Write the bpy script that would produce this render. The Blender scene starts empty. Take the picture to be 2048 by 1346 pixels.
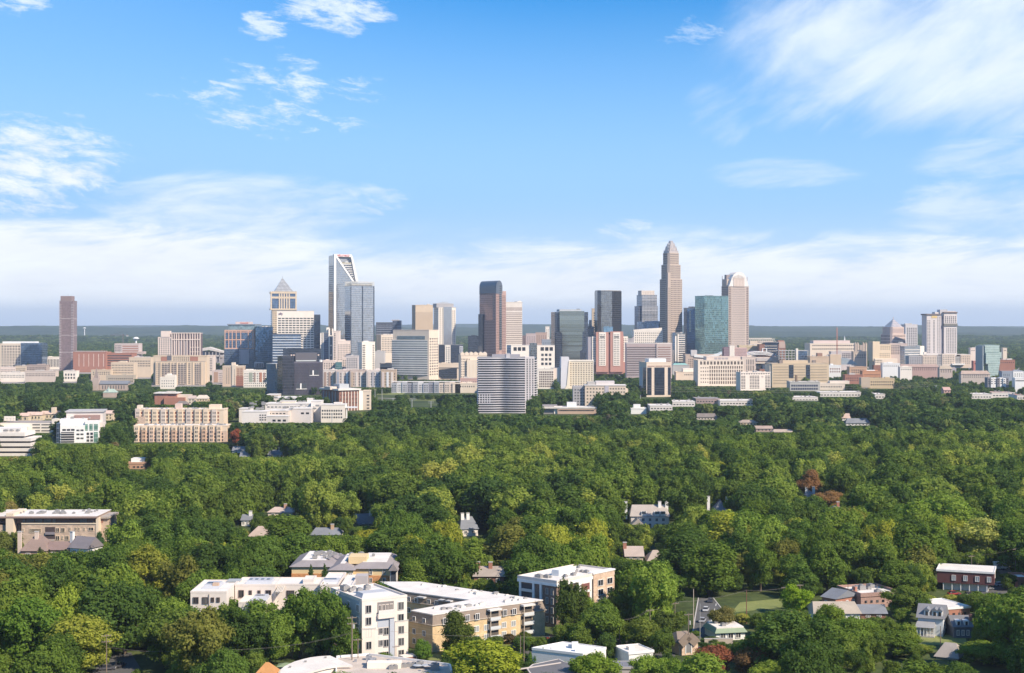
import bpy, bmesh, math, random
import numpy as np
from mathutils import noise as mnoise, Vector
SC = bpy.context.scene
COL = SC.collection
R = math.radians
# ------------------------------------------------------------------ camera
H, F, HY = 95.0, 3000.0, 651.0           # eye height, focal length and horizon row of the 2048 px photo
cam = bpy.data.cameras.new("camera"); camo = bpy.data.objects.new("camera", cam); COL.objects.link(camo)
camo.location = (0, 0, H); camo.rotation_euler = (R(90), 0, 0)
cam.sensor_width = 36; cam.lens = 36*F/2048; cam.shift_y = -22/2048; cam.clip_start = 1; cam.clip_end = 60000
SC.camera = camo
SC.view_settings.view_transform = 'Standard'; SC.view_settings.look = 'None'
SC.view_settings.exposure = 0.55; SC.view_settings.gamma = 1
# ------------------------------------------------------------------ sun and sky
SUN_AZ, SUN_EL = 52.0, 40.0               # degrees to the right of straight behind the camera, elevation
sdir = Vector((math.sin(R(SUN_AZ))*math.cos(R(SUN_EL)), -math.cos(R(SUN_AZ))*math.cos(R(SUN_EL)), math.sin(R(SUN_EL))))
sl = bpy.data.lights.new("sun", 'SUN'); sl.energy = 4.9; sl.angle = R(0.5); sl.color = (1.0, .87, .70)
so = bpy.data.objects.new("sun", sl); COL.objects.link(so); so.location = (0, 0, 500)
so.rotation_euler = (-sdir).to_track_quat('-Z', 'Y').to_euler()
W = bpy.data.worlds.new("World"); SC.world = W; W.use_nodes = True
NT = W.node_tree; N = NT.nodes; L = NT.links; N.clear()
class G:
    """small helper for building node graphs"""
    def __init__(s, nt): s.nt = nt
    def n(s, t, **k):
        o = s.nt.nodes.new(t)
        for a, b in k.items(): setattr(o, a, b)
        return o
    def put(s, sock, v):
        if isinstance(v, bpy.types.NodeSocket): s.nt.links.new(v, sock)
        elif v is not None: sock.default_value = v
    def m(s, op, a, b=None, c=None, clamp=False):
        o = s.n('ShaderNodeMath', operation=op, use_clamp=clamp)
        for i, v in enumerate((a, b, c)):
            if v is not None: s.put(o.inputs[i], v)
        return o.outputs[0]
    def mix(s, f, a, b, mode='MIX'):
        o = s.n('ShaderNodeMix', data_type='RGBA', blend_type=mode)
        s.put(o.inputs[0], f); s.put(o.inputs[6], a if isinstance(a, bpy.types.NodeSocket) else (*a, 1)); s.put(o.inputs[7], b if isinstance(b, bpy.types.NodeSocket) else (*b, 1))
        return o.outputs[2]
    def noise(s, vec, scale, detail=4, rough=.55, dist=0):
        o = s.n('ShaderNodeTexNoise'); s.put(o.inputs['Vector'], vec)
        o.inputs['Scale'].default_value = scale; o.inputs['Detail'].default_value = detail
        o.inputs['Roughness'].default_value = rough; o.inputs['Distortion'].default_value = dist
        return o.outputs['Fac']
    def xyz(s, x, y, z):
        o = s.n('ShaderNodeCombineXYZ')
        for i, v in enumerate((x, y, z)): s.put(o.inputs[i], v)
        return o.outputs[0]
    def ramp(s, v, stops):
        o = s.n('ShaderNodeValToRGB'); s.put(o.inputs[0], v); e = o.color_ramp.elements
        while len(e) < len(stops): e.new(.5)
        for i, (p, c) in enumerate(stops): e[i].position = p; e[i].color = (*c, 1) if len(c) == 3 else c
        return o.outputs[0]
    def mr(s, v, a, b, c=0., d=1., smooth=True):
        o = s.n('ShaderNodeMapRange'); o.interpolation_type = 'SMOOTHSTEP' if smooth else 'LINEAR'
        for i, q in enumerate((v, a, b, c, d)): s.put(o.inputs[i], q)
        return o.outputs[0]
g = G(NT)
sky = g.n('ShaderNodeTexSky', sky_type='NISHITA', sun_disc=False)
sky.sun_elevation = R(SUN_EL)
sky.sun_rotation = R(180-SUN_AZ)          # Nishita: 0 = +Y, clockwise seen from above
sky.altitude = 200; sky.air_density = 1.0; sky.dust_density = 0.3; sky.ozone_density = 2.2
tc = g.n('ShaderNodeTexCoord'); sp = g.n('ShaderNodeSeparateXYZ'); L.new(tc.outputs['Generated'], sp.inputs[0])
dx, dy, dz = sp.outputs
az = g.m('ARCTAN2', dx, dy)                                          # azimuth from straight ahead
el = g.m('ARCTAN2', dz, g.m('SQRT', g.m('ADD', g.m('MULTIPLY', dx, dx), g.m('MULTIPLY', dy, dy))))
def AZ(px): return math.atan((px-1024)/F)
def EL(py): return math.atan((HY-py)/F)
zc = g.m('ADD', g.m('MAXIMUM', dz, 0.0), .045)                       # cloud deck seen in perspective
cx = g.m('DIVIDE', dx, zc); cy = g.m('DIVIDE', dy, zc)
deck = g.xyz(g.m('MULTIPLY', cx, .55), g.m('MULTIPLY', cy, .8), 0)
angv = g.xyz(az, el, 0)
def rotv(angle, sx, sy, off=0.):
    mp = g.n('ShaderNodeMapping'); L.new(angv, mp.inputs[0])
    mp.inputs['Rotation'].default_value = (0, 0, R(angle)); mp.inputs['Location'].default_value = (off, off*.7, 0)
    mp2 = g.n('ShaderNodeMapping'); L.new(mp.outputs[0], mp2.inputs[0]); mp2.inputs['Scale'].default_value = (sx, sy, 1)
    return mp2.outputs[0]
def ell(px, py, rx, ry, soft=1.0):
    a = g.m('DIVIDE', g.m('SUBTRACT', az, AZ(px)), rx/F); b = g.m('DIVIDE', g.m('SUBTRACT', el, EL(py)), ry/F)
    return g.mr(g.m('ADD', g.m('MULTIPLY', a, a), g.m('MULTIPLY', b, b)), 1.0, 0.0, 0.0, soft)
nA = g.noise(rotv(-4, 8, 36), 1.6, 12, .64, .35)        # long flat streaks
nB = g.noise(rotv(-30, 8, 22, 3.1), 1.3, 12, .60, .35)    # slanted cirrus
nB2 = g.noise(rotv(-30, 3, 9, 5.1), 1.3, 3, .5, .4)       # its broad gaps
nC = g.noise(rotv(8, 17, 50, 7.3), 1.9, 10, .68, .25)      # small puffs
def cloud(noise, mask, thr, width, amt):
    t = g.m('SUBTRACT', g.m('ADD', noise, g.m('MULTIPLY', mask, .42)), thr)
    return g.m('MULTIPLY', g.mr(t, 0.0, width), g.m('MULTIPLY', g.m('MINIMUM', g.m('MULTIPLY', mask, 2.5), 1.0), amt))
nBB = g.m('ADD', g.m('MULTIPLY', nB, .6), g.m('MULTIPLY', nB2, .4))
layers = []
layers.append(cloud(nBB, ell(1960, 90, 600, 250), .57, .44, .92))
layers.append(cloud(nB, ell(1640, 190, 330, 140), .74, .36, .5))
layers.append(cloud(nB, ell(1440, 230, 120, 110), .78, .3, .45))
layers.append(cloud(nC, ell(670, 18, 190, 90), .78, .25, .85))
layers.append(cloud(nC, ell(20, 22, 120, 60), .76, .25, .85))
layers.append(cloud(nC, ell(530, 60, 100, 60), .84, .2, .8))
layers.append(cloud(nC, ell(560, 200, 380, 160), .88, .22, .8))
layers.append(cloud(nC, ell(1410, 72, 140, 60), .86, .25, .55))
layers.append(cloud(nC, ell(30, 345, 330, 150), .75, .3, .92))
layers.append(cloud(nA, ell(470, 430, 400, 110), .62, .5, .75))
layers.append(cloud(nC, ell(740, 400, 120, 60), .80, .35, .6))
layers.append(cloud(nA, ell(1560, 350, 230, 50), .74, .35, .35))
layers.append(cloud(nA, ell(2000, 330, 240, 60), .68, .35, .4))
layers.append(cloud(nA, ell(1990, 430, 300, 80), .66, .35, .5))
layers.append(cloud(nC, ell(1250, 462, 100, 40), .78, .3, .7))
bankL = g.m('MULTIPLY', g.mr(el, EL(400), EL(530)), g.mr(az, AZ(1000), AZ(200)))
bankR = g.m('MULTIPLY', g.mr(el, EL(420), EL(560)), g.mr(az, AZ(700), AZ(1200), .35, 1.))
bank = g.mr(el, EL(470), EL(575))
fade = g.mr(el, EL(662), EL(590), .25, 1.0)
layers.append(g.m('MULTIPLY', cloud(nA, bankL, .47, .36, .97), fade))
layers.append(g.m('MULTIPLY', cloud(nA, bankR, .56, .36, .92), fade))
layers.append(g.m('MULTIPLY', cloud(nA, bank, .50, .40, .9), fade))
cf = layers[0]
for l in layers[1:]: cf = g.m('MAXIMUM', cf, l)
cf = g.m('MAXIMUM', cf, 0.0, clamp=True)
skyc = g.n('ShaderNodeHueSaturation'); L.new(sky.outputs[0], skyc.inputs['Color']); skyc.inputs['Saturation'].default_value = 1.62; skyc.inputs['Value'].default_value = 1.32
base = g.mix(1., skyc.outputs[0], (1.0, .93, 1.06), 'MULTIPLY')
mid = g.mr(el, EL(-50), EL(430), .0, .9, False)
mid = g.m('ADD', mid, g.m('MULTIPLY', g.mr(az, AZ(1200), AZ(-200), 0., .45), g.mr(el, EL(-100), EL(200), 1., .5)), clamp=True)
base = g.mix(mid, base, (3.2, 5.75, 9.4))                              # thin high veil
base = g.mix(g.mr(el, EL(380), EL(600), 0., .7), base, (6.6, 7.9, 9.7))
base = g.mix(g.mr(el, EL(655), EL(600), .6, 0.), base, (5.6, 6.5, 8.3))
lum = g.mr(nA, .3, .75, .92, 1.03)
cc = g.mix(1.0, (9.0, 9.45, 10.0), g.xyz(lum, lum, g.m('ADD', g.m('MULTIPLY', lum, .8), .2)), 'MULTIPLY')
cc = g.mix(g.mr(el, EL(655), EL(585), .8, 0.), cc, (5.6, 6.5, 8.3))
hi = g.mr(el, EL(380), EL(100), 0., .55)
cc = g.mix(hi, cc, (7.4, 8.6, 10.0))
final = g.mix(cf, base, cc)
bg = g.n('ShaderNodeBackground'); bg.inputs['Strength'].default_value = 0.079
L.new(final, bg.inputs[0]); wo = g.n('ShaderNodeOutputWorld'); L.new(bg.outputs[0], wo.inputs[0])
# ------------------------------------------------------------------ tagging and object helpers
def tag(o, label=None, cat=None, group=None, kind=None):
    if label: o['label'] = label
    if cat: o['category'] = cat
    if group: o['group'] = group
    if kind: o['kind'] = kind
    return o
def empty(name, loc, rz=0.):
    o = bpy.data.objects.new(name, None); o.location = loc; o.rotation_euler = (0, 0, rz); o.empty_display_size = 1
    COL.objects.link(o); return o
class MB:
    def __init__(s): s.v = []; s.f = []; s.mi = []; s.cur = 0
    def add(s, vs, fs):
        b = len(s.v); s.v += [tuple(p) for p in vs]; s.f += [tuple(b+i for i in q) for q in fs]; s.mi += [s.cur]*len(fs); return s
    def box(s, x0, x1, y0, y1, z0, z1):
        return s.add([(x0,y0,z0),(x1,y0,z0),(x1,y1,z0),(x0,y1,z0),(x0,y0,z1),(x1,y0,z1),(x1,y1,z1),(x0,y1,z1)],
              [(0,3,2,1),(4,5,6,7),(0,1,5,4),(1,2,6,5),(2,3,7,6),(3,0,4,7)])
    def prism(s, pts, z0, z1, top=None):
        n = len(pts); t = top or pts
        vs = [(x,y,z0) for x,y in pts]+[(x,y,z1) for x,y in t]
        return s.add(vs, [tuple(range(n-1,-1,-1)), tuple(range(n,2*n))]+[(i,(i+1)%n,n+(i+1)%n,n+i) for i in range(n)])
    def frust(s, x0,x1,y0,y1,z0, X0,X1,Y0,Y1,z1):
        return s.prism([(x0,y0),(x1,y0),(x1,y1),(x0,y1)], z0, z1, [(X0,Y0),(X1,Y0),(X1,Y1),(X0,Y1)])
    def cyl(s, x, y, z0, z1, r, n=12, r2=None):
        r2 = r if r2 is None else r2
        return s.prism([(x+r*math.cos(6.2832*i/n), y+r*math.sin(6.2832*i/n)) for i in range(n)], z0, z1,
                       [(x+r2*math.cos(6.2832*i/n), y+r2*math.sin(6.2832*i/n)) for i in range(n)])
    def gable(s, x0,x1,y0,y1,z0,z1, axis='x', hip=0., ov=0.):
        x0-=ov; x1+=ov; y0-=ov; y1+=ov
        if axis == 'x':
            m=(y0+y1)/2; vs=[(x0,y0,z0),(x1,y0,z0),(x1,y1,z0),(x0,y1,z0),(x0+hip,m,z1),(x1-hip,m,z1)]
            fs=[(0,3,2,1),(0,1,5,4),(2,3,4,5),(0,4,3),(1,2,5)]
        else:
            m=(x0+x1)/2; vs=[(x0,y0,z0),(x1,y0,z0),(x1,y1,z0),(x0,y1,z0),(m,y0+hip,z1),(m,y1-hip,z1)]
            fs=[(0,3,2,1),(1,2,5,4),(3,0,4,5),(0,1,4),(2,3,5)]
        return s.add(vs, fs)
    def bar(s, p, q, w, h=None):
        """square bar between two points"""
        p=Vector(p); q=Vector(q); d=(q-p).normalized(); h=h or w
        a=d.cross(Vector((0,0,1)));
        if a.length<1e-4: a=Vector((1,0,0))
        a.normalize(); b=a.cross(d); a*=w/2; b*=h/2
        vs=[p-a-b,p+a-b,p+a+b,p-a+b,q-a-b,q+a-b,q+a+b,q-a+b]
        return s.add(vs,[(0,1,2,3),(7,6,5,4),(0,4,5,1),(1,5,6,2),(2,6,7,3),(3,7,4,0)])
    def mesh(s, name, mats):
        me = bpy.data.meshes.new(name); me.from_pydata(s.v, [], s.f)
        for m in (mats if isinstance(mats, (list, tuple)) else [mats]): me.materials.append(m)
        if any(s.mi): me.polygons.foreach_set('material_index', s.mi)
        me.update(); return me
    def build(s, name, mats, parent=None, loc=(0,0,0), label=None):
        o = bpy.data.objects.new(name, s.mesh(name, mats)); o.location = loc; COL.objects.link(o)
        if parent: o.parent = parent
        if label: o['label'] = label
        return o
def inst(name, me, parent, loc=(0,0,0), rz=0., scale=None):
    o = bpy.data.objects.new(name, me); o.location = loc; o.rotation_euler = (0,0,rz)
    if scale: o.scale = scale
    COL.objects.link(o)
    if parent: o.parent = parent
    return o
# ------------------------------------------------------------------ materials
MATS = {}
def newmat(name):
    m = bpy.data.materials.new(name); m.use_nodes = True; nt = m.node_tree; nt.nodes.clear()
    gg = G(nt); out = gg.n('ShaderNodeOutputMaterial'); return m, gg, out
def prin(gg, out, col, rough=.8, metal=0., spec=.4, normal=None):
    p = gg.n('ShaderNodeBsdfPrincipled'); gg.put(p.inputs['Base Color'], col if isinstance(col, bpy.types.NodeSocket) else (*col, 1))
    gg.put(p.inputs['Roughness'], rough); gg.put(p.inputs['Metallic'], metal); p.inputs['Specular IOR Level'].default_value = spec
    if normal: gg.put(p.inputs['Normal'], normal)
    gg.nt.links.new(p.outputs[0], out.inputs[0]); return p
def wall(rgb, var=.10, sc=.12, rough=.85, fine=1.3):
    """plain wall: base colour with soft staining and a finer mottling"""
    k = ('w', rgb, var, sc, rough)
    if k in MATS: return MATS[k]
    m, gg, out = newmat('wall_%d' % len(MATS)); t = gg.n('ShaderNodeTexCoord').outputs['Object']
    mp = gg.n('ShaderNodeMapping'); gg.put(mp.inputs[0], t); mp.inputs['Scale'].default_value = (1, 1, .45)
    a = gg.noise(mp.outputs[0], sc, 5, .6); b = gg.noise(t, fine, 3, .6)
    f = gg.m('ADD', gg.m('MULTIPLY', a, .65), gg.m('MULTIPLY', b, .35))
    v = gg.mr(f, .25, .75, 1-var, 1+var, False)
    prin(gg, out, gg.mix(1., rgb, gg.xyz(v, v, v), 'MULTIPLY'), rough, 0, .3)
    MATS[k] = m; return m
def glass(rgb, metal=.75, rough=.1, fh=3.9, bw=1.8, tu=.1, tv=.2, frame=None, var=.35, tilt=.02, span=None, spanh=.0):
    """curtain wall: panes in a mullion grid, every pane slightly off its neighbours"""
    k = ('g', rgb, metal, rough, fh, bw, tu, tv, frame, var, tilt, span, spanh)
    if k in MATS: return MATS[k]
    m, gg, out = newmat('glazing_%d' % len(MATS)); t = gg.n('ShaderNodeTexCoord').outputs['Object']
    s = gg.n('ShaderNodeSeparateXYZ'); gg.put(s.inputs[0], t)
    u = gg.m('DIVIDE', gg.m('ADD', s.outputs[0], gg.m('ADD', s.outputs[1], .013)), bw); v = gg.m('DIVIDE', gg.m('ADD', s.outputs[2], .017), fh)
    wn = gg.n('ShaderNodeTexWhiteNoise', noise_dimensions='3D'); gg.put(wn.inputs['Vector'], gg.xyz(gg.m('FLOOR', u), gg.m('FLOOR', v), 0))
    big = gg.noise(gg.xyz(gg.m('MULTIPLY', u, .5), gg.m('MULTIPLY', v, 1.6), 0), .5, 3, .6)
    br = gg.mr(gg.m('ADD', gg.m('MULTIPLY', wn.outputs['Value'], .6), gg.m('MULTIPLY', big, .4)), .15, .85, 1-var, 1+var, False)
    col = gg.mix(1., rgb, gg.xyz(br, br, br), 'MULTIPLY')
    fu = gg.m('LESS_THAN', gg.m('FRACT', u), tu); fv = gg.m('LESS_THAN', gg.m('FRACT', v), tv)
    fr = gg.m('MAXIMUM', fu, fv); fc = frame or (.25, .27, .3)
    if span:
        col = gg.mix(gg.m('LESS_THAN', gg.m('FRACT', v), spanh), col, span)
        fr = fu; fr2 = gg.m('MAXIMUM', fu, gg.m('LESS_THAN', gg.m('FRACT', v), spanh))
    else: fr2 = fr
    col = gg.mix(fr, col, fc)
    ge = gg.n('ShaderNodeNewGeometry'); vm = gg.n('ShaderNodeVectorMath', operation='SUBTRACT'); gg.put(vm.inputs[0], wn.outputs['Color']); vm.inputs[1].default_value = (.5, .5, .5)
    vs = gg.n('ShaderNodeVectorMath', operation='SCALE'); gg.put(vs.inputs[0], vm.outputs[0]); vs.inputs['Scale'].default_value = tilt
    va = gg.n('ShaderNodeVectorMath', operation='ADD'); gg.put(va.inputs[0], ge.outputs['Normal']); gg.put(va.inputs[1], vs.outputs[0])
    vn = gg.n('ShaderNodeVectorMath', operation='NORMALIZE'); gg.put(vn.inputs[0], va.outputs[0])
    inv = gg.m('SUBTRACT', 1., fr2)
    prin(gg, out, col, gg.m('ADD', gg.m('MULTIPLY', fr2, .45), rough), gg.m('MULTIPLY', inv, metal), .5, vn.outputs[0])
    MATS[k] = m; return m
def plain(rgb, rough=.6, metal=0., spec=.4):
    k = ('p', rgb, rough, metal)
    if k in MATS: return MATS[k]
    m, gg, out = newmat('plain_%d' % len(MATS)); t = gg.n('ShaderNodeTexCoord').outputs['Object']
    a = gg.noise(t, .8, 4, .6); v = gg.mr(a, .3, .7, .93, 1.07, False)
    prin(gg, out, gg.mix(1., rgb, gg.xyz(v, v, v), 'MULTIPLY'), rough, metal, spec); MATS[k] = m; return m
def brick(rgb, mortar=(.42, .38, .34), bw=.5, bh=.17, var=.18):
    k = ('b', rgb, mortar, bw)
    if k in MATS: return MATS[k]
    m, gg, out = newmat('brick_%d' % len(MATS)); t = gg.n('ShaderNodeTexCoord').outputs['Object']
    s = gg.n('ShaderNodeSeparateXYZ'); gg.put(s.inputs[0], t)
    bt = gg.n('ShaderNodeTexBrick'); gg.put(bt.inputs['Vector'], gg.xyz(gg.m('ADD', s.outputs[0], s.outputs[1]), s.outputs[2], 0))
    bt.inputs['Color1'].default_value = (*[c*(1+var) for c in rgb], 1); bt.inputs['Color2'].default_value = (*[c*(1-var) for c in rgb], 1)
    bt.inputs['Mortar'].default_value = (*mortar, 1); bt.inputs['Scale'].default_value = 1; bt.inputs['Brick Width'].default_value = bw
    bt.inputs['Row Height'].default_value = bh; bt.inputs['Mortar Size'].default_value = .012
    a = gg.noise(t, .35, 5, .6); v = gg.mr(a, .3, .7, .84, 1.14, False)
    prin(gg, out, gg.mix(1., bt.outputs[0], gg.xyz(v, v, v), 'MULTIPLY'), .9, 0, .25); MATS[k] = m; return m
def roofm(rgb, var=.2):
    """flat roof membrane with stains and ponding marks, or shingles seen from afar"""
    k = ('r', rgb, var)
    if k in MATS: return MATS[k]
    m, gg, out = newmat('roofing_%d' % len(MATS)); t = gg.n('ShaderNodeTexCoord').outputs['Object']
    a = gg.noise(t, .18, 6, .65, .6); b = gg.noise(t, 2.2, 3, .6)
    f = gg.m('ADD', gg.m('MULTIPLY', a, .7), gg.m('MULTIPLY', b, .3)); v = gg.mr(f, .32, .68, 1-var, 1+var*.5, False)
    prin(gg, out, gg.mix(1., rgb, gg.xyz(v, v, v), 'MULTIPLY'), .85, 0, .3); MATS[k] = m; return m
def win(rgb=(.022, .024, .030), hl=.4):
    """window glass: dark panes, some with blinds drawn or catching light"""
    k = ('win', rgb, hl)
    if k in MATS: return MATS[k]
    m, gg, out = newmat('window_glass_%d' % len(MATS))
    t = gg.n('ShaderNodeTexCoord').outputs['Object']; s = gg.n('ShaderNodeSeparateXYZ'); gg.put(s.inputs[0], t)
    oi = gg.n('ShaderNodeObjectInfo')
    wn = gg.n('ShaderNodeTexWhiteNoise', noise_dimensions='3D')
    gg.put(wn.inputs['Vector'], gg.xyz(gg.m('FLOOR', gg.m('DIVIDE', gg.m('ADD', s.outputs[0], s.outputs[1]), 2.1)), gg.m('MULTIPLY', oi.outputs['Random'], 97.), 0))
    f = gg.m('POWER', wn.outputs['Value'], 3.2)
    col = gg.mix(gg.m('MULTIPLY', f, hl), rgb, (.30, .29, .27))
    prin(gg, out, col, .2, .0, .28); MATS[k] = m; return m
# palette
CREAM = wall((.68, .57, .45)); WHITE = wall((.80, .72, .62)); PINKW = wall((.74, .61, .52)); TAN = wall((.56, .45, .33))
BEIGE = wall((.61, .49, .36)); GREYW = wall((.36, .36, .37)); DKGREY = wall((.13, .13, .15)); CONC = wall((.45, .43, .40))
BRICKF = wall((.36, .17, .12), .16); BRICKD = wall((.24, .12, .09), .16); ORANGE = wall((.52, .28, .17)); ROSE = wall((.47, .25, .20))
ROOFW = roofm((.72, .67, .61)); ROOFG = roofm((.30, .29, .28)); ROOFT = roofm((.42, .36, .30)); SHING = roofm((.21, .18, .16)); SHINGG = roofm((.20, .21, .23))
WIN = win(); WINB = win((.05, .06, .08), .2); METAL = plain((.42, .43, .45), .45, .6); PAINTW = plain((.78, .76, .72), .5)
DARKM = plain((.05, .05, .055), .5); WOOD = wall((.16, .12, .09), .2, 1.5); EQUIP = plain((.30, .29, .28), .6, .2)
# ------------------------------------------------------------------ building framework
KO = []      # (xl, xr, yt, yb, D): what the photo shows unobstructed
FP = []      # footprints (world polygons) no tree may stand in
def gdist(y): return H*F/(y-HY)
class Bd:
    """one building: an Empty at its front-left ground corner, local x along the front, local y going away"""
    def __init__(s, name, label, cat, xl, xc, xr, yt, D=None, yb=None, phi=22., d=None, vis=None, group=None, ko=True):
        D = D or gdist(yb)
        if ko and vis and D < 2600 and vis > HY+H*F/D+1: D = gdist(vis)     # feet where the photo shows them
        s.D = D; a = R(abs(phi)); s.k = D/F; s.s = s.k
        t = lambda px: (px-1024)/F
        if phi >= 0:
            C = (t(xc)*D, D); X = (math.cos(a), math.sin(a)); Y = (-math.sin(a), math.cos(a))
            w = (t(xr)*C[1]-C[0])/(X[0]-t(xr)*X[1])
            if d is None: d = (t(xl)*C[1]-C[0])/(Y[0]-t(xl)*Y[1]) if xl < xc-.4 and phi > 3 else min(w, 28)
            O = C
        else:
            C = (t(xc)*D, D); X = (math.cos(a), -math.sin(a)); Y = (math.sin(a), math.cos(a))
            w = (C[0]-t(xl)*C[1])/(X[0]-t(xl)*X[1])
            if d is None: d = (t(xr)*C[1]-C[0])/(Y[0]-t(xr)*Y[1]) if xr > xc+.4 and phi < -3 else min(w, 28)
            O = (C[0]-w*X[0], C[1]-w*X[1])
        s.O, s.X, s.Y, s.w, s.d = O, X, Y, w, abs(d); s.h = s.z(yt); s.phi = phi
        s.root = empty(name, (O[0], O[1], 0), a if phi >= 0 else -a)
        tag(s.root, label, cat, group); s.n = 0
        if ko: KO.append((xl, xr, yt, vis or yb or (HY+H*F/D), D))
        P = lambda u, v: (O[0]+u*X[0]+v*Y[0], O[1]+u*X[1]+v*Y[1])
        FP.append([P(0,0), P(s.w,0), P(s.w,s.d), P(0,s.d)])
    def z(s, py): return H-(py-HY)*s.k
    def x(s, px, y=0.):
        t = (px-1024)/F; ox = s.O[0]+y*s.Y[0]; oy = s.O[1]+y*s.Y[1]
        return (t*oy-ox)/(s.X[0]-t*s.X[1])
    def y(s, px, x=0.):
        t = (px-1024)/F; ox = s.O[0]+x*s.X[0]; oy = s.O[1]+x*s.X[1]
        return (t*oy-ox)/(s.Y[0]-t*s.Y[1])
    def part(s, name, mb, mat, parent=None, label=None): return mb.build(name, mat, parent or s.root, label=label)
    def body(s, mat, z1=None, z0=-.5, x0=0, x1=None, y0=0, y1=None, name='wall'):
        return s.part(name, MB().box(x0, s.w if x1 is None else x1, y0, s.d if y1 is None else y1, z0, z1 or s.h), mat)
    def roof(s, mat=None, z=None, x0=0, x1=None, y0=0, y1=None, ov=.25, th=.5, par=0., pm=None):
        z = z or s.h; x1 = s.w if x1 is None else x1; y1 = s.d if y1 is None else y1
        r = s.part('roof', MB().box(x0-ov, x1+ov, y0-ov, y1+ov, z+.003, z+th), mat or ROOFG)
        if par:
            m = MB(); t = .35; a, b, c, e = x0-ov-.02, x1+ov+.02, y0-ov-.02, y1+ov+.02
            m.box(a, b, c, c+t, z, z+th+par); m.box(a, b, e-t, e, z, z+th+par); m.box(a, a+t, c+t, e-t, z, z+th+par); m.box(b-t, b, c+t, e-t, z, z+th+par)
            s.part('parapet', m, pm or mat or ROOFG, r)
        return r
    def bx(s, name, px0, px1, pt, pb, mat, y0=-.4, y1=None, label=None):
        """box on or behind the front face given by photo columns and rows"""
        y1 = (s.d if y1 is None else y1); yy = y0 if y0 > 1 else 0
        return s.part(name, MB().box(s.x(px0, yy), s.x(px1, yy), y0, y1, max(-.5, s.z(pb)), s.z(pt)), mat, label=label)
    def bm(s, name, x0, x1, y0, y1, z0, z1, mat): return s.part(name, MB().box(x0, x1, y0, y1, z0, z1), mat)
    def poly(s, name, pts, mat, y0=-.3, y1=None, label=None):
        y1 = s.d if y1 is None else y1; P = [(s.x(a), s.z(b)) for a, b in pts]; n = len(P)
        if sum(P[i][0]*P[(i+1)%n][1]-P[(i+1)%n][0]*P[i][1] for i in range(n)) < 0: P = P[::-1]
        m = MB(); m.add([(a, y0, b) for a, b in P]+[(a, y1, b) for a, b in P],
            [tuple(range(n)), tuple(range(2*n-1, n-1, -1))]+[(i, n+i, n+(i+1)%n, (i+1)%n) for i in range(n)])
        return s.part(name, m, mat, label=label)
    def grid(s, face, a0, a1, z0, z1, nx, ny, fw=.6, fh=.6, mat=None, mode='row', name=None, prot=.12, off=0., frame=None):
        """window openings in a face; local metres. mode row: one part per storey; col: one per bay; one: one per window"""
        mat = mat or WIN; cw = (a1-a0)/nx; ch = (z1-z0)/ny; hw = cw*fw/2; hh = ch*fh/2
        def pane(m, a, z):
            if face == 'F': m.box(a-hw, a+hw, off-prot, off+.05, z-hh, z+hh)
            elif face == 'L': m.box(off-prot, off+.05, a-hw, a+hw, z-hh, z+hh)
            else: m.box(s.w+off-.05, s.w+off+prot, a-hw, a+hw, z-hh, z+hh)
        if mode == 'row' and nx > 1 and nx*ny <= 100 and not name: mode = 'one'
        if mode == 'row':
            m = MB(); [pane(m, a0+cw*(i+.5), 0) for i in range(nx)]
            me = m.mesh(name or 'window_row', mat)
            for j in range(ny): inst(name or 'window_row', me, s.root, (0, 0, z0+ch*(j+.5)))
        elif mode == 'col':
            m = MB(); [pane(m, 0, z0+ch*(j+.5)) for j in range(ny)]
            me = m.mesh(name or 'window_column', mat)
            for i in range(nx):
                q = a0+cw*(i+.5); inst(name or 'window_column', me, s.root, (q, 0, 0) if face == 'F' else (0, q, 0))
        else:
            m = MB(); pane(m, 0, 0); me = m.mesh(name or 'window', mat); fme = None
            if frame:
                f = MB(); t = .12; w2 = prot+.1
                def fb(a_, b_, c_, e_):
                    if face == 'F': f.box(a_, b_, off-w2, off+.03, c_, e_)
                    elif face == 'L': f.box(off-w2, off+.03, a_, b_, c_, e_)
                    else: f.box(s.w+off-.03, s.w+off+w2, a_, b_, c_, e_)
                fb(-hw-t, hw+t, hh, hh+t); fb(-hw-t, hw+t, -hh-t, -hh); fb(-hw-t, -hw, -hh, hh); fb(hw, hw+t, -hh, hh); fb(-.05, .05, -hh, hh)
                fme = f.mesh('frame', frame)
            for j in range(ny):
                for i in range(nx):
                    q = a0+cw*(i+.5); zz = z0+ch*(j+.5)
                    o = inst(name or 'window', me, s.root, (q, 0, zz) if face == 'F' else (0, q, zz))
                    if fme: inst('frame', fme, o)
    def g(s, px0, px1, pt, pb, nx, ny, fw=.6, fh=.6, mat=None, mode='row', face='F', **k):
        if face == 'F': a0, a1 = s.x(px0, k.get('off', 0)), s.x(px1, k.get('off', 0))
        elif face == 'L': a0, a1 = s.y(px1), s.y(px0)
        else: a0, a1 = s.y(px0, s.w), s.y(px1, s.w)
        s.grid(face, a0, a1, max(.3, s.z(pb)), s.z(pt), nx, ny, fw, fh, mat, mode, **k)
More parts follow.
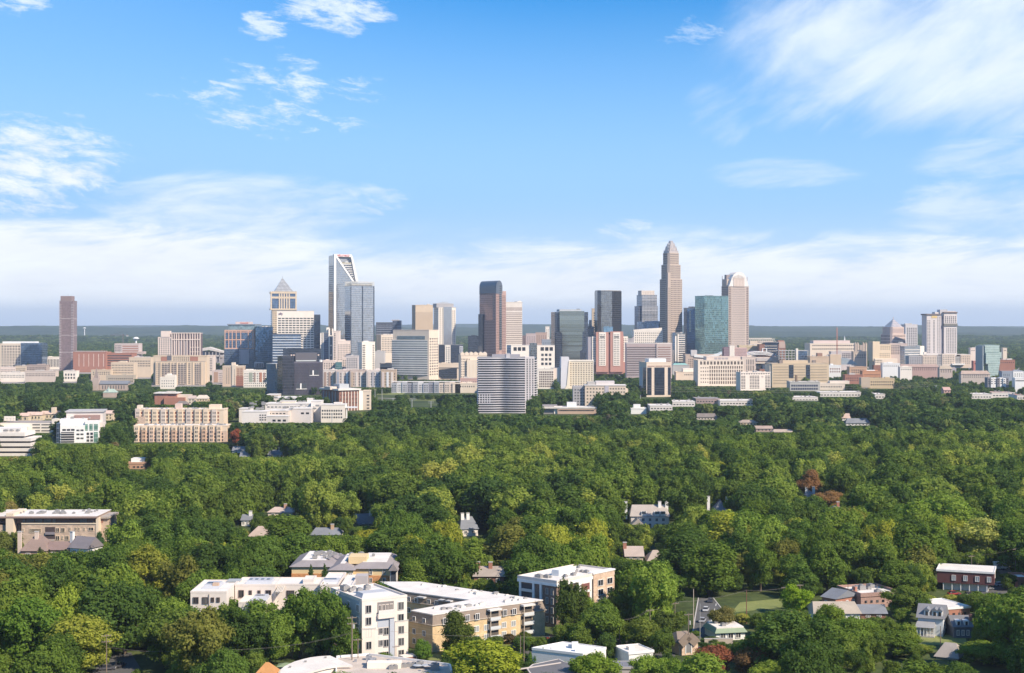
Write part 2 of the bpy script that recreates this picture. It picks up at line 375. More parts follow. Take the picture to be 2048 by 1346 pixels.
    def units(s, n, seed=1, x0=0, x1=None, y0=0, y1=None, z=None, size=2.2, mat=None):
        rn = random.Random(seed); x1 = x1 or s.w; y1 = y1 or s.d; z = (z or s.h)+.5
        me = MB().box(-.5, .5, -.5, .5, 0, .72).box(-.42, .42, -.42, .42, .72, .8).cyl(0, 0, .8, .95, .3, 10).mesh('roof_unit', mat or EQUIP)
        for i in range(n):
            k = size*rn.uniform(.55, 1.15)
            inst('roof_unit', me, s.root, (rn.uniform(x0+2, x1-2), rn.uniform(y0+1.5, max(y0+2, y1-1.5)), z), rn.choice((0, 1.57)), (k*rn.uniform(.8, 1.6), k, k*.8))
    def sign(s, text, px, py, hgt, mat, y=-.6, label=None):
        cu = bpy.data.curves.new('sign', 'FONT'); cu.body = text; cu.size = hgt; cu.extrude = .12; cu.align_x = 'CENTER'; cu.align_y = 'CENTER'
        t = bpy.data.objects.new('sign', cu); me = bpy.data.meshes.new_from_object(t); bpy.data.objects.remove(t); me.materials.clear(); me.materials.append(mat)
        o = bpy.data.objects.new('sign', me); COL.objects.link(o); o.parent = s.root
        o.location = (s.x(px), y, s.z(py)); o.rotation_euler = (R(90), 0, 0); tag(o, label); return o
def T(label, xl, xc, xr, yt, D=None, wallm=None, F_=None, L_=None, roof=None, name='office_building', cat='office building', fh=3.9, bw=3.6, **k):
    """box-shaped building; F_ / L_ give window ranges for the front and the receding side:
       (nx, ny, fw, fh, mat, mode) or a list of (px0, px1, pt, pb, nx, ny, fw, fh, mat, mode)"""
    par = k.pop('par', .8); pm = k.pop('pm', None); nu = k.pop('units', 0)
    b = Bd(name, label, cat, xl, xc, xr, yt, D, **k)
    b.body(wallm or CREAM); b.roof(roof or ROOFW, par=par, pm=pm or wallm)
    side = 'L' if b.phi >= 0 else 'R'
    for face, sp, full in (('F', F_, b.w), (side, L_, b.d)):
        if not sp: continue
        if isinstance(sp, tuple): sp = [sp]
        for q in sp:
            if len(q) <= 6:
                q = list(q)+[None]*(6-len(q)); nx, ny, fw, fhh, mat, mode = q
                nx = nx or max(1, int(full/bw)); ny = ny or max(1, int(b.h/fh)); m = min(1., full*.04)
                b.grid(face, m, full-m, .5, b.h-1.0, nx, ny, fw or .55, fhh or .55, mat, mode or 'row')
            else:
                q = list(q)+[None]*(10-len(q)); p0, p1, pt, pb, nx, ny, fw, fhh, mat, mode = q
                b.g(p0, p1, pt, pb, nx, ny, fw or .55, fhh or .55, mat, mode or 'row', face=face)
    if nu: b.units(nu, seed=int(xl))
    if not nu and b.w > 14 and b.d > 10 and b.D > 1500:      # stair heads and plant rooms on the roof
        rn = random.Random(int(xl*7+yt)); pm_ = wall((.50,.46,.42)) if rn.random() < .5 else (wallm or CREAM)
        for i in range(rn.choice((1,2,2,3))):
            wv = rn.uniform(3, min(11, b.w*.4)); x = rn.uniform(1.5, b.w-wv-1.5); y = rn.uniform(2, max(2.2, b.d*.5)); b.bm('penthouse', x, x+wv, y, y+rn.uniform(3, 6), b.h+.3, b.h+rn.uniform(1.8, 3.6), pm_)
        b.units(rn.choice((2,3,4)), seed=int(xl), size=1.8)
    return b
# ================================================================== UPTOWN TOWERS
GL_BLUE = glass((.16,.24,.36), .8, .12, 3.9, 1.6, .08, .16, (.12,.15,.2)); GL_DARK = glass((.10,.12,.16), .75, .12, 3.9, 1.8, .08, .18, (.05,.06,.08))
GL_SILV = glass((.50,.52,.54), .85, .14, 4.0, 1.5, .10, .14, (.34,.34,.36), .16); GL_GREEN = glass((.20,.34,.34), .8, .12, 3.9, 1.7, .10, .2, (.14,.2,.2), .45, .05)
GL_GREY = glass((.30,.31,.31), .8, .12, 3.9, 1.7, .06, .15, (.16,.16,.17), .3); GL_RIB = glass((.24,.30,.32), .7, .12, 4.0, 1.6, .05, .0, (.2,.22,.23), .3)
CONDO = glass((.22,.26,.32), .7, .15, 3.3, 3.2, .25, .30, (.40,.40,.42), .4); CONDOD = glass((.10,.13,.19), .7, .15, 3.3, 3.0, .15, .25, (.16,.18,.23), .4)
BLK = plain((.04,.04,.05), .4); RED = plain((.62,.02,.015), .5); TEAL = plain((.22,.48,.46), .6)
# -- left edge
b = T('beige and blue glass office block at the far left edge of the skyline', 0, 0, 42, 688, 3200, CREAM, [(2,41,690,734,7,8,.55,.6)], phi=0, d=40)
b.bx('glass_wall', 42, 84, 686, 736, GL_BLUE, -.8, 38); b.bx('penthouse', 5, 70, 683, 688, PAINTW, 4, 30)
b = T('low white colonnaded office block just left of the brown tower', 82, 82, 120, 715, 3250, WHITE, [(84,119,717,735,12,1,.5,.85,WIN,'col')], phi=0, d=24)
b = Bd('residential_tower', 'slender purple brown residential tower standing alone at the far left', 'residential tower', 118.5, 119, 146.5, 602, 3100, phi=0, d=27, vis=738)
BRN = glass((.24,.17,.17), .35, .3, 3.2, 1.5, .22, .32, (.26,.19,.18), .3)
b.body(BRN); b.roof(ROOFG); b.bx('crown', 121, 143, 592, 602, wall((.26,.19,.18)), 2, 24)
for a0, a1 in ((118.2,122.5),(142.5,146.8)):
    m = MB(); n = 40; z0, z1 = b.z(735), b.z(606)
    [m.box(b.x(a0), b.x(a1), -1.1, 1, z0+(z1-z0)*i/n, z0+(z1-z0)*(i+.35)/n) for i in range(n)]
    b.part('balcony_stack', m, wall((.55,.48,.47)))
for py in (670, 704, 637): b.bx('band', 119, 146.6, py, py+.9, wall((.6,.52,.5)), -.5, 27.3)
b.part('antenna', MB().cyl(14, 12, b.z(592), b.z(588), .25, 6), METAL)
b = T('long low red brick building with white fins right of the brown tower', 146, 146, 212, 705, 3050, BRICKF, [(153,212,708,733,6,1,.07,1.,WHITE,'col')], phi=0, d=40, roof=ROOFG)
b.bx('penthouse', 149, 208, 702, 705, wall((.36,.3,.26)), 4, 30)
b = T('red brick parking deck with dark open levels beside the finned brick building', 212, 212, 264, 707, 3060, BRICKF, [(213,263,709,733,1,5,1.,.45,DARKM)], phi=0, d=40, name='parking_deck', cat='parking deck')
b = T('half finished building under construction with red and white upper floors', 229, 229, 278, 688, 3350, wall((.55,.46,.42)), [(244,277,690,704,1,3,.95,.45,BRICKF),(230,243,690,706,5,5,.5,.6)], phi=0, d=30, vis=706, name='unfinished_building', cat='building site')
b.bx('upper_deck', 255, 288, 703, 708, wall((.5,.4,.35)), -2, 20)
b = T('tan four storey block with rows of small windows behind the church spire', 222, 222, 268, 726, 2620, BEIGE, [(223,267,728,748,15,4,.45,.5)], phi=0, d=24)
b.bx('penthouse', 240, 252, 722, 726, BEIGE, 4, 14)
b = T('tan block with dark windows left of the beige condominium slab', 258, 258, 302, 716, 2750, BEIGE, [(260,301,720,734,13,3,.5,.5)], phi=0, d=24)
b = T('grey green roofed long low hall behind the church', 212, 212, 267, 752, 2500, wall((.42,.36,.28)), [(216,266,755,766,13,2,.5,.5)], phi=0, d=16, roof=roofm((.34,.33,.27)))
b = T('yellow tan small block left of the long low hall', 182, 182, 221, 741, 2600, TAN, [(185,220,743,750,8,2,.5,.5)], phi=0, d=18, roof=roofm((.40,.31,.22)))
for i, (x0, x1, y, mat, lb) in enumerate([(0,31,735,PINKW,'pale pink townhouse row at the far left edge below the office block'),(31,52,733,BEIGE,'tan gabled townhouse row second from the left edge'),(53,93,731,wall((.42,.33,.28)),'brown townhouse row with a pale end wall left of the brown tower'),(0,50,746,WHITE,'white low row building at the left edge just above the trees'),(50,111,743,wall((.56,.47,.4)),'cream flat roofed row below the brown townhouses')]):
    b = T(lb, x0, x0, x1, y, 2760-70*i, mat, [(x0+1,x1-1,y+3,y+10,int((x1-x0)/3),2,.5,.5)], phi=0, d=18, name='townhouse_row', cat='townhouse row', roof=ROOFT, vis=y+18)
b = T('small white block with three columns of dark windows at the foot of the brown tower', 127, 127, 153, 743, yb=763, wallm=WHITE, F_=[(129,151,746,759,4,2,.55,.6)], phi=0, d=16, roof=roofm((.34,.22,.18)))
# church with spire
b = Bd('church', 'long stone church with a tall spired tower among the trees at left', 'church', 185, 185, 256, 765, 2420, phi=0, d=22, vis=781)
ST = wall((.46,.36,.30), .15); b.part('nave', MB().box(b.x(198), b.w, 2, 18, -.5, b.z(768)), ST)
b.part('roof', MB().gable(b.x(198)-1, b.w, 1, 19, b.z(768), b.z(762)), SHINGG)
tw = b.part('tower', MB().box(0, b.x(197), 0, 10, -.5, b.z(756)), ST)
m = MB(); xm = b.x(191); m.frust(xm-3.2, xm+3.2, 1.8, 8.2, b.z(756), xm-.2, xm+.2, 4.8, 5.2, b.z(736)); b.part('spire', m, wall((.30,.24,.21)))
for x0 in (0, b.x(195)):
    for y0 in (0, 8.5): b.part('pinnacle', MB().frust(x0, x0+1.5, y0, y0+1.5, b.z(756), x0+.6, x0+.9, y0+.6, y0+.9, b.z(750)), ST)
b.grid('F', b.x(202), b.x(250), b.z(779), b.z(770), 9, 1, .3, .8, WINB, 'one', name='window', off=2)
b = Bd('chapel', 'small chapel with a pale green pointed roof below the church', 'chapel', 206, 206, 232, 780, 2300, phi=0, d=14, vis=795)
b.part('wall', MB().box(0, b.w, 0, 12, -.5, b.z(785)), ST); b.part('roof', MB().gable(-.5, b.w+.5, -.5, 12.5, b.z(785), b.z(778), 'x', 5), plain((.36,.44,.36)))
b.part('spire', MB().frust(b.x(214), b.x(219), 0, 4, b.z(786), b.x(216.4), b.x(216.6), 1.9, 2.1, b.z(772)), plain((.45,.52,.46)))
# -- hotel with white frames, condominium slab
b = Bd('hotel_tower', 'hotel tower with a square-windowed white wing and tall white-framed strips', 'hotel', 316, 316, 400, 667, 2950, phi=0, d=24, vis=712)
b.bm('wall', 0, b.x(343), 0, 24, -.5, b.z(674), PINKW); b.bm('core', b.x(343), b.w, 1, 24, -.5, b.z(667), wall((.17,.13,.14)))
b.roof(ROOFW, z=b.z(667), x0=b.x(343), par=.6, pm=PINKW); b.bx('lift_tower', 322, 340, 662, 674, PINKW, -1, 12)
b.g(317, 343, 676, 711, 6, 9, .5, .55)
for px in [344,348.5,353,357.6,363,368,374,380,385,390,395,400]: b.bx('pilaster', px-.8, px+.8, 667, 712, PINKW, -.7, 2)
for py in (666, 679): b.bx('cornice', 342, 400.6, py-.8, py+.9, PINKW, -1, 2)
b.g(345, 378, 682, 712, 3, 1, .42, 1., wall((.42,.37,.36)), 'col', name='panel', off=.9); b.g(379, 400, 690, 708, 1, 2, 1., .12, PINKW, name='cornice', off=.6)
b = Bd('apartment_tower', 'broad beige condominium slab with balconies and brick panels near the top', 'apartment tower', 305, 305, 412, 713, 2560, phi=0, d=26, vis=770)
b.bm('rear_block', 0, b.x(412), 6, 30, -.5, b.h, BEIGE); b.bx('wall', 310, 410, 723, 775, BEIGE, 0, 6.1)
b.roof(ROOFT, y0=6, y1=30, par=1, pm=BEIGE); b.roof(ROOFT, z=b.z(723), x0=b.x(310), x1=b.x(410), y0=0, y1=6)
for a0, a1 in ((322,334),(380,396)): b.bx('brick_panel', a0, a1, 713.5, 722, BRICKF, 5.7, 6.4)
b.g(346, 379, 714, 722, 8, 2, .5, .55, off=6); b.bx('dark_panel', 334, 343, 711, 721, DKGREY, 5.6, 6.5)
for a0, a1, n in ((310.5,319,2),(323,340,3),(342,353,2),(355,373,3),(375,382,1),(389,401,3)):
    b.g(a0, a1, 726, 768, n, 11, .55, .5, WINB, off=0.)
for px in (312, 321.5, 341, 354, 374, 386, 403): b.bx('pier', px-.7, px+.7, 724, 770, BEIGE, -1.2, .5)
m = MB(); z0, z1 = b.z(768), b.z(726)
for i in range(11):
    for a0, a1 in ((325,338),(344,352),(358,371),(391,400)): m.box(b.x(a0), b.x(a1), -1.4, 0, z0+(z1-z0)*(i+.1)/11, z0+(z1-z0)*(i+.35)/11)
b.part('balcony_rail', m, wall((.62,.52,.44)))
b = T('beige parking wing with dark slots on the right end of the beige condominium slab', 412, 412, 427, 712, 2620, wall((.66,.55,.47)), [(413,426,716,742,1,8,.7,.35,WIN),], phi=0, d=20, vis=745)
b = T('small white stepped apartment house in front of the beige condominium slab', 320, 320, 350, 756, 2400, WHITE, [(322,349,759,775,6,3,.35,.4)], phi=0, d=12, vis=778)
b.bx('upper_storey', 330, 350, 750, 756, WHITE, 0, 10); b.bx('stair_tower', 334, 342, 747, 750, WHITE, 2, 8)
# stadium at left back
b = Bd('stadium', 'pale stadium stands and ramps far behind the orange framed tower', 'stadium', 400, 400, 448, 700, 3500, phi=0, d=60, vis=721)
m = MB()
for i in range(4): m.box(0, b.w*(1-.02*i), 8*i, 8*i+8.1, -.5+2*i, b.z(716-4.5*i))
b.part('stand', m, wall((.36,.33,.33))); b.poly('canopy', [(401,697),(417,694),(424,696),(447,703),(447,706),(418,700),(402,702)], wall((.60,.55,.50)), -3, 30)
for px in (404,411,418,425,432,439): b.bx('ramp_column', px, px+1.2, 704, 721, wall((.5,.46,.44)), -4, -2)
b.bx('parking_deck', 428, 448, 710, 713, wall((.5,.46,.44)), -4, 2)
# -- orange framed tower
OR = wall((.62,.38,.27))
b = Bd('office_tower', 'office tower with an orange grid frame and a red rooftop sign', 'office tower', 448, 450, 509, 658, 3000, phi=6, d=34, vis=728)
b.body(GL_BLUE, z1=b.z(660)); b.roof(ROOFG, z=b.z(660))
for px in (450,457.5,464.5,472.5,481.5,496.5,505,508): b.bx('pilaster', px-.8, px+.8, 660, 697, OR, -1.1, .3)
for py in (661,664,679.5,697): b.bx('spandrel', 449, 509, py-.9, py+.9, OR, -1.3, .3)
b.bx('penthouse', 456, 509, 650, 659.8, glass((.30,.42,.44), .6, .15, 4, 3, .1, .1), 3, 30); b.bx('roof_slab', 454, 521, 648, 650, wall((.20,.22,.26)), 1, 33)
b.bx('sign_box', 471, 505, 643.5, 648, wall((.62,.50,.46)), 6, 20); b.sign('Honeywell', 488, 645.9, 3.6, RED, 5.7)
b.bx('lower_glass', 448.5, 476, 698, 728, GL_BLUE, -3, 0); b.bx('lower_wall', 478, 498, 699, 728, wall((.50,.46,.46)), -2.5, 0); b.g(478.5, 481, 701, 727, 1, 9, .6, .5, off=-2.5)
b = T('blue mirror glass tower right of the orange framed tower', 508, 511, 546, 655, 2900, glass((.10,.20,.33), .85, .08, 3.9, 1.6, .06, .10, (.1,.14,.2), .25), phi=10, vis=738, name='office_tower', cat='office tower', roof=ROOFG)
b.bx('entrance_frame', 509, 527, 724, 735, wall((.4,.42,.45)), -.6, 1); b.g(510.5, 526, 726, 735, 5, 1, .75, .9, GL_DARK, name='entrance_glass', off=-.6)
# -- small tan tower with penthouse, colour panelled apartments
b = Bd('apartment_tower', 'narrow tan apartment tower with red brick lower right part above the trees', 'apartment tower', 445, 445, 487, 732, 2480, phi=0, d=18, vis=773)
b.bx('wall', 445, 465, 733, 776, wall((.58,.44,.33)), 0, 18); b.bx('stair_tower', 464, 472, 730, 776, CREAM, -1.2, 18); b.bx('side_wall', 472, 487, 733, 752, wall((.56,.42,.30)), -.3, 17)
b.bx('brick_wall', 472, 487, 752, 776, BRICKF, -.3, 17); b.bx('penthouse', 463, 470, 725, 731, CREAM, 3, 10); b.roof(ROOFW, z=b.z(733), par=.5, pm=CREAM)
b.g(451, 460, 736, 768, 2, 8, .35, .45); b.g(467.5, 470.5, 738, 770, 1, 8, .5, .4, off=-1.2); b.g(473, 486, 736, 773, 2, 9, .8, .5, wall((.3,.14,.1)), name='balcony_row', off=-.3)
b = T('brown and white low apartment wing left of the narrow tan tower', 424, 424, 445, 742, 2500, wall((.6,.5,.45)), [(437,445,745,764,3,5,.4,.5)], phi=0, d=18, vis=766, name='apartment_building', cat='apartment building')
b.bx('brown_panel', 428, 436, 744, 764, wall((.42,.27,.19)), -.4, .5)
b = T('colour panelled apartment block right of the narrow tan tower', 487, 487, 533, 742, 2490, WHITE, [(488,533,745,774,11,6,.4,.5)], phi=0, d=18, vis=775, name='apartment_building', cat='apartment building')
for a0, a1, c in ((498,505,(.33,.35,.28)),(519,524,(.45,.2,.12)),(508,511,(.35,.25,.2)),(527,530,(.4,.25,.2))): b.bx('colour_panel', a0, a1, 745, 764, wall(c), -.3, .4)
# -- pyramid tower
b = Bd('office_tower', 'cream tower with a glass pyramid roof rising behind the white grid tower', 'office tower', 540.5, 545, 593, 583, 3050, phi=12, d=40, vis=700)
CR2 = wall((.62,.50,.36)); b.body(CR2, z1=b.z(618)); b.bx('upper_shaft', 542, 592, 586, 618, GL_BLUE, 1, 34)
b.bx('cornice', 540.8, 593.5, 583, 587, CR2, -1, 37); b.roof(ROOFG, z=b.z(583)); b.bx('ledge', 540.5, 593.8, 617, 620, CR2, -1.4, 38)
for px in (542.5,559,563.5,568.5,573.5,578.5,592): b.bx('pilaster', px-1.3, px+1.3, 587, 618, CR2, -.5, 2)
for a0, a1 in ((543,592),): b.bx('spandrel', a0, a1, 593, 597, CR2, -.2, 2)
m = MB(); xa, xb = b.x(549), b.x(587); xm = b.x(566); m.frust(xa, xb, 2, 2+(xb-xa), b.z(583), xm-.2, xm+.2, 2+(xb-xa)/2-.2, 2+(xb-xa)/2+.2, b.z(555)); 
b.part('pyramid_roof', m, glass((.55,.54,.50), .55, .3, 7.0, 3.2, .12, .08, (.2,.2,.2), .15)); b.part('finial', MB().cyl(xm, 2+(xb-xa)/2, b.z(556), b.z(551), .3, 6), METAL)
b.g(546, 592, 622, 700, 12, 20, .5, .5); b.g(541, 545, 622, 700, 4, 20, .5, .5, face='L')
# -- white grid tower with ally sign
b = Bd('office_tower', 'white grid tower with a dark sign on its blank top band', 'office tower', 546, 554, 628, 622, 2850, phi=8, d=36, vis=715)
b.body(WHITE); b.roof(ROOFW); b.sign('ally', 561.5, 627.5, 6.5, plain((.10,.04,.12)), -.5)
b.g(555.5, 628, 634.5, 700, 10, 14, .8, .55, win((.07,.075,.08), .3))
b.bm('dark_wing', b.w+.02, b.w+12, 3, 30, -.5, b.z(629), GL_DARK)
b = Bd('office_building', 'glass office block with white horizontal bands in front of the white grid tower', 'office building', 542, 545, 602, 669, 2650, phi=8, d=30, vis=724)
b.body(GL_BLUE); b.roof(ROOFG, par=.5, pm=DKGREY)
for i in range(10): b.bx('floor_band', 545.3, 602, 673.5+5.2*i, 675+5.2*i, wall((.58,.60,.62)), -.7, .4)
b = T('dark glass slab behind the ribbed charcoal building', 563, 566, 642, 699, 2450, GL_DARK, phi=8, d=20, vis=715, roof=ROOFG)
b = Bd('office_building', 'glass block with cream right corner and vertical ribs left of the charcoal building', 'office building', 533, 552, 564, 728, 2280, phi=38, vis=786)
b.body(GL_SILV); b.bx('cream_top', 552, 564.3, 728, 741, CREAM, -.4, 14); b.roof(ROOFW)
b.grid('L', 1, b.d-1, 1, b.h-1, 9, 1, .18, 1., wall((.40,.38,.38)), 'col', name='fin', prot=.6); b.g(552.5, 564, 741, 785, 5, 1, .45, 1., CREAM, 'col', name='fin', prot=.6)
# -- charcoal ribbed building
PUR = wall((.125,.115,.145)); DK2 = glass((.08,.09,.12), .7, .12, 3.9, 1.5, .1, .1, (.07,.07,.09))
b = Bd('office_building', 'charcoal ribbed office building with two cut-out balconies and a dark penthouse', 'office building', 563, 588, 646, 726, 2170, phi=24, vis=790)
b.body(DK2); b.roof(ROOFG, par=.8, pm=PUR)
b.grid('F', .4, b.w-.4, 0, b.h, 26, 1, .45, 1., PUR, 'col', name='rib', prot=.8); b.grid('L', .4, b.d-.4, 0, b.z(712), 10, 1, .35, 1., PUR, 'col', name='rib', prot=.6)
b.bx('corner_block', 565, 588, 712, 790, DK2, .01, 26); b.bx('penthouse', 591, 634, 706, 724, plain((.10,.095,.11), .6), 5, 22); b.bx('penthouse_glass', 592, 632, 721, 722.5, wall((.55,.6,.58)), 4.7, 6)
for a0, a1, p0, p1, c0, c1 in ((619,637,741,751,624.6,627),(592,613,767,778,600,602.5)):
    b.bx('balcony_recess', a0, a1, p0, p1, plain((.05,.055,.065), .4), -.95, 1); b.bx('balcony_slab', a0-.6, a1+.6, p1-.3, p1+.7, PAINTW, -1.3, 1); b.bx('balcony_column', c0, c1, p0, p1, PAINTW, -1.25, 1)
m = MB(); m.cyl(b.x(642), 1.5, b.h+1, b.h+4, 2.3, 20); b.part('satellite_dish', m, PAINTW)
for px in (583, 588, 637): b.bx('vent', px-1.5, px+1.5, 709, 712, wall((.5,.4,.35)), 6, 9)
# -- the tall tower with the diagonal frame
b = Bd('skyscraper', 'tall glass skyscraper with a white diagonal beam and a red sign at its slanted top', 'skyscraper', 662, 668, 716, 508, 2900, phi=24, d=38, vis=690, ko=True)
GD = glass((.44,.46,.48), .85, .10, 4.0, 1.5, .08, .12, (.30,.31,.33), .12)
b.poly('glass_wall', [(668,780),(716,780),(714.5,562),(707,562),(671,515),(669,510)], GD, 0)
b.poly('atrium', [(671.5,513),(702.5,513),(714,562),(707,562)], wall((.42,.44,.47)), 6)
WB = PAINTW
b.poly('frame_edge', [(667.6,700),(672,700),(672,515),(668,508.5)], WB, -.8, 3); b.poly('frame_top', [(668,508.3),(703,508.3),(705,513.4),(671,513.4),(668.6,512)], WB, -.9, 8)
b.poly('frame_diagonal', [(670.5,513),(675,513),(708.3,562),(704,562)], WB, -1, 2); b.poly('frame_right', [(701.5,512),(705,513),(716,562),(711.5,562)], WB, -1, 5)
for i, py in enumerate((527,531.5,536,540.5,545,549.5,554,558.5)): b.bx('floor_slab', 677+(py-514)*.72, 703.5+(py-514)*.19, py, py+1.8, wall((.66,.65,.63)), 1.5, 8)
b.poly('rear_screen', [(677,515.5),(697.5,515.5),(691,523.5),(682,523.5)], plain((.26,.28,.31)), 3, 6.2); b.bx('roof_terrace', 683, 706, 524.6, 527, wall((.45,.42,.33)), 1, 8)
sg = b.sign('WELLS FARGO', 686.5, 511, 5.4, RED, -1.25); sg.scale = (.70, 1, 1)
b.grid('L', 4, b.d-3, b.z(690), b.z(530), 1, 40, .9, .4, GL_DARK)
b = Bd('office_tower', 'pale silver glass tower with a lattice crown right of the diagonal beamed skyscraper', 'office tower', 694.5, 701, 748.5, 572, 2780, phi=24, d=34, vis=700)
b.body(GL_SILV); b.roof(ROOFG); b.bx('corner_strip', 701, 702.5, 573, 780, GL_DARK, -.4, .5); b.bx('centre_strip', 724, 726, 572, 780, GL_DARK, -.5, .5); b.bx('right_strip', 747, 748.8, 572, 780, GL_DARK, -.4, .5)
m = MB(); n = 17
for i in range(n+1):
    x = b.w*i/n; m.box(x-.25, x+.25, 0, .5, b.h, b.z(563)); m.box(x-.2, x+.2, b.d-.5, b.d, b.h, b.z(563))
for py in (563,567.5,571.5): m.box(-.3, b.w+.3, -.05, .55, b.z(py+.7), b.z(py)); m.box(-.3, b.w+.3, b.d-.55, b.d+.05, b.z(py+.7), b.z(py))
for i in range(9):
    y = b.d*i/8; m.box(-.2, .3, y, y+.5, b.h, b.z(563)); m.box(b.w-.3, b.w+.2, y, y+.5, b.h, b.z(563))
b.part('lattice_crown', m, wall((.58,.56,.50))); b.bm('mechanical_floor', 3, b.w-3, 3, b.d-3, b.h, b.z(566), wall((.42,.42,.40)))
# -- cluster between the charcoal block and the silver tower
b = Bd('apartment_tower', 'slim white and dark glass apartment tower left of the tall skyscraper base', 'apartment tower', 640, 642, 664, 664, 2700, phi=12, d=20, vis=722)
b.body(CONDOD, z1=b.z(666)); b.roof(ROOFG, z=b.z(666))
for a0, a1, p in ((640.5,643,666),(645,647,665),(657,660,657),(664,666.5,657)): b.bx('white_fin', a0, a1, p, 724, WHITE, -1, 3)
b.bx('lift_tower', 653, 659, 655, 666, WHITE, 4, 12); b.g(659.5, 664, 662, 720, 1, 3, 1., .12, WHITE, name='white_band')
b = T('thin cream residential slab with one window column beside the tall skyscraper base', 666, 666, 679, 663, 2680, PINKW, [(667,672,666,720,1,16,.6,.5)], phi=0, d=16, vis=722, name='apartment_tower', cat='apartment tower')
b = T('cream apartment block with small square windows in front of the tall skyscraper', 672, 675, 701, 683, 2600, PINKW, [(675.5,700.5,688,721,8,9,.45,.55)], phi=8, d=18, vis=723, name='apartment_tower', cat='apartment tower')
b.bx('penthouse', 682, 694, 681.5, 683, PINKW, 4, 12)
b = T('white slab tower with dark window bands in front of the silver glass tower', 715, 724, 750, 685, 2560, WHITE, [(724.5,731,689,740,1,14,.85,.5),(744,749.5,689,740,1,14,.6,.5)], [(None,None,.3,.2,wall((.4,.38,.38)))], phi=22, vis=741, name='apartment_tower', cat='apartment tower')
b = T('grid of pale cream mid rise with a grey left side behind the white slab tower', 753, 762, 791, 671, 2800, CREAM, [(763,791,674,706,9,9,.55,.5)], phi=18, vis=708, name='office_building')
b = T('grey teal roofed low hall beside the white slab tower', 750, 750, 768, 704, 2650, wall((.50,.48,.46)), None, phi=0, d=30, roof=roofm((.34,.4,.4)), vis=741)
b = T('round ended tan hall with dark ribbon below the pale cream mid rise', 760, 760, 790, 728, 2600, wall((.50,.43,.36)), [(761,789,733,740,1,1,1.,.6,DARKM)], phi=0, d=24, vis=742)
b = Bd('apartment_building', 'dark blue glass condominium with a stepped top behind the cream stepped office', 'apartment building', 752, 752, 802, 645, 3100, phi=0, d=26, vis=672)
b.body(CONDOD, x1=b.x(785)); b.bm('taller_wing', b.x(785), b.w, 1, 26, -.5, b.z(641), CONDOD); b.roof(ROOFG, x1=b.x(785)); b.bx('penthouse', 783, 798, 639.5, 641.5, wall((.5,.46,.45)), 3, 20)
b.g(753, 784, 648, 670, 1, 5, 1., .18, wall((.36,.36,.38)), name='balcony_row')
mids = [(602,646,745,2400,WHITE,'row of cream apartments right behind the charcoal building',7),(646,671,722,2550,PINKW,'low white block with a dark green glass front left of the small grey tower',5),(671,684,726,2540,glass((.12,.34,.32),.6,.15),'teal glass cube between two pale apartment blocks',0),
 (684,697,716,2500,PINKW,'narrow pink block left of the stepped grey apartment house',3),(692,716,713,2470,wall((.56,.5,.47)),'stepped grey and pink apartment house below the silver glass tower',6)]
for x0, x1, y, D, mt, lb, nx in mids:
    b = T(lb, x0, x0, x1, y, D, mt, [(x0+1,x1-1,y+3,y+24,nx,6,.5,.5)] if nx else None, phi=0, d=16, vis=y+26, name='apartment_building', cat='apartment building')
pal = [(.5,.38,.28),(.66,.58,.52),(.32,.34,.4),(.6,.5,.45),(.66,.66,.66),(.55,.44,.38),(.36,.25,.2),(.68,.6,.55),(.4,.38,.4)]
for i, (x0, x1, lb) in enumerate([(646,672,'brown gridded apartment house with a pale right edge in the row below the towers'),(672,700,'white and blue grey apartment house in the row below the towers'),(700,733,'grey and brown apartment house with white bays in the row below the towers'),(733,762,'brown framed apartment house in the row below the towers'),(762,792,'cream brick apartment house at the right end of the row below the towers')]):
    b = T(lb, x0, x0, x1, 741+(i%2), 2330-8*i, wall(pal[(i*2+1)%9]), [(x0+1,x1-1,745,772,8,5,.42,.55)], phi=0, d=18, vis=772, name='apartment_house', cat='apartment house', group='apartment houses in a row')
    rn = random.Random(i)
    for q in range(3):
        a = x0+2+q*9; b.bx('bay', a, a+4.5, 744, 774, wall(pal[rn.randrange(9)]), -.5-.1*q, .5)
# -- brick block with white fins
b = Bd('office_building', 'dark brick block with white fins and an overhanging white flat roof', 'office building', 643, 678, 718, 781, 1960, phi=35, vis=822)
b.body(brick((.24,.12,.09), (.3,.22,.18), .9, .3)); b.roof(ROOFW, ov=1.8, th=1.6, par=.2)
b.grid('F', 2, b.w-.6, 0, b.h-1.5, 6, 1, .16, 1., WHITE, 'col', name='fin', prot=.9); b.grid('L', 4, b.d-2, 0, b.h-1.5, 5, 1, .07, 1., wall((.5,.48,.48)), 'col', name='fin', prot=.9)
b.grid('F', 1, b.w-1, 2, b.h-3, 14, 4, .3, .3, WIN)
b.bx('penthouse', 679, 698, 769, 780.2, wall((.40,.42,.43)), 8, 22); b.bx('roof_plant', 660, 674, 774, 780, wall((.55,.47,.4)), 12, 26)
b.bm('white_bay', b.w, b.w+9, 2, 20, -.5, b.h-1.2, WHITE)
b = T('narrow cream stair block with banded windows at the right end of the finned brick block', 726, 726, 740, 783, 1990, CREAM, [(733,739,788,820,1,5,.8,.4)], phi=0, d=14, vis=820)
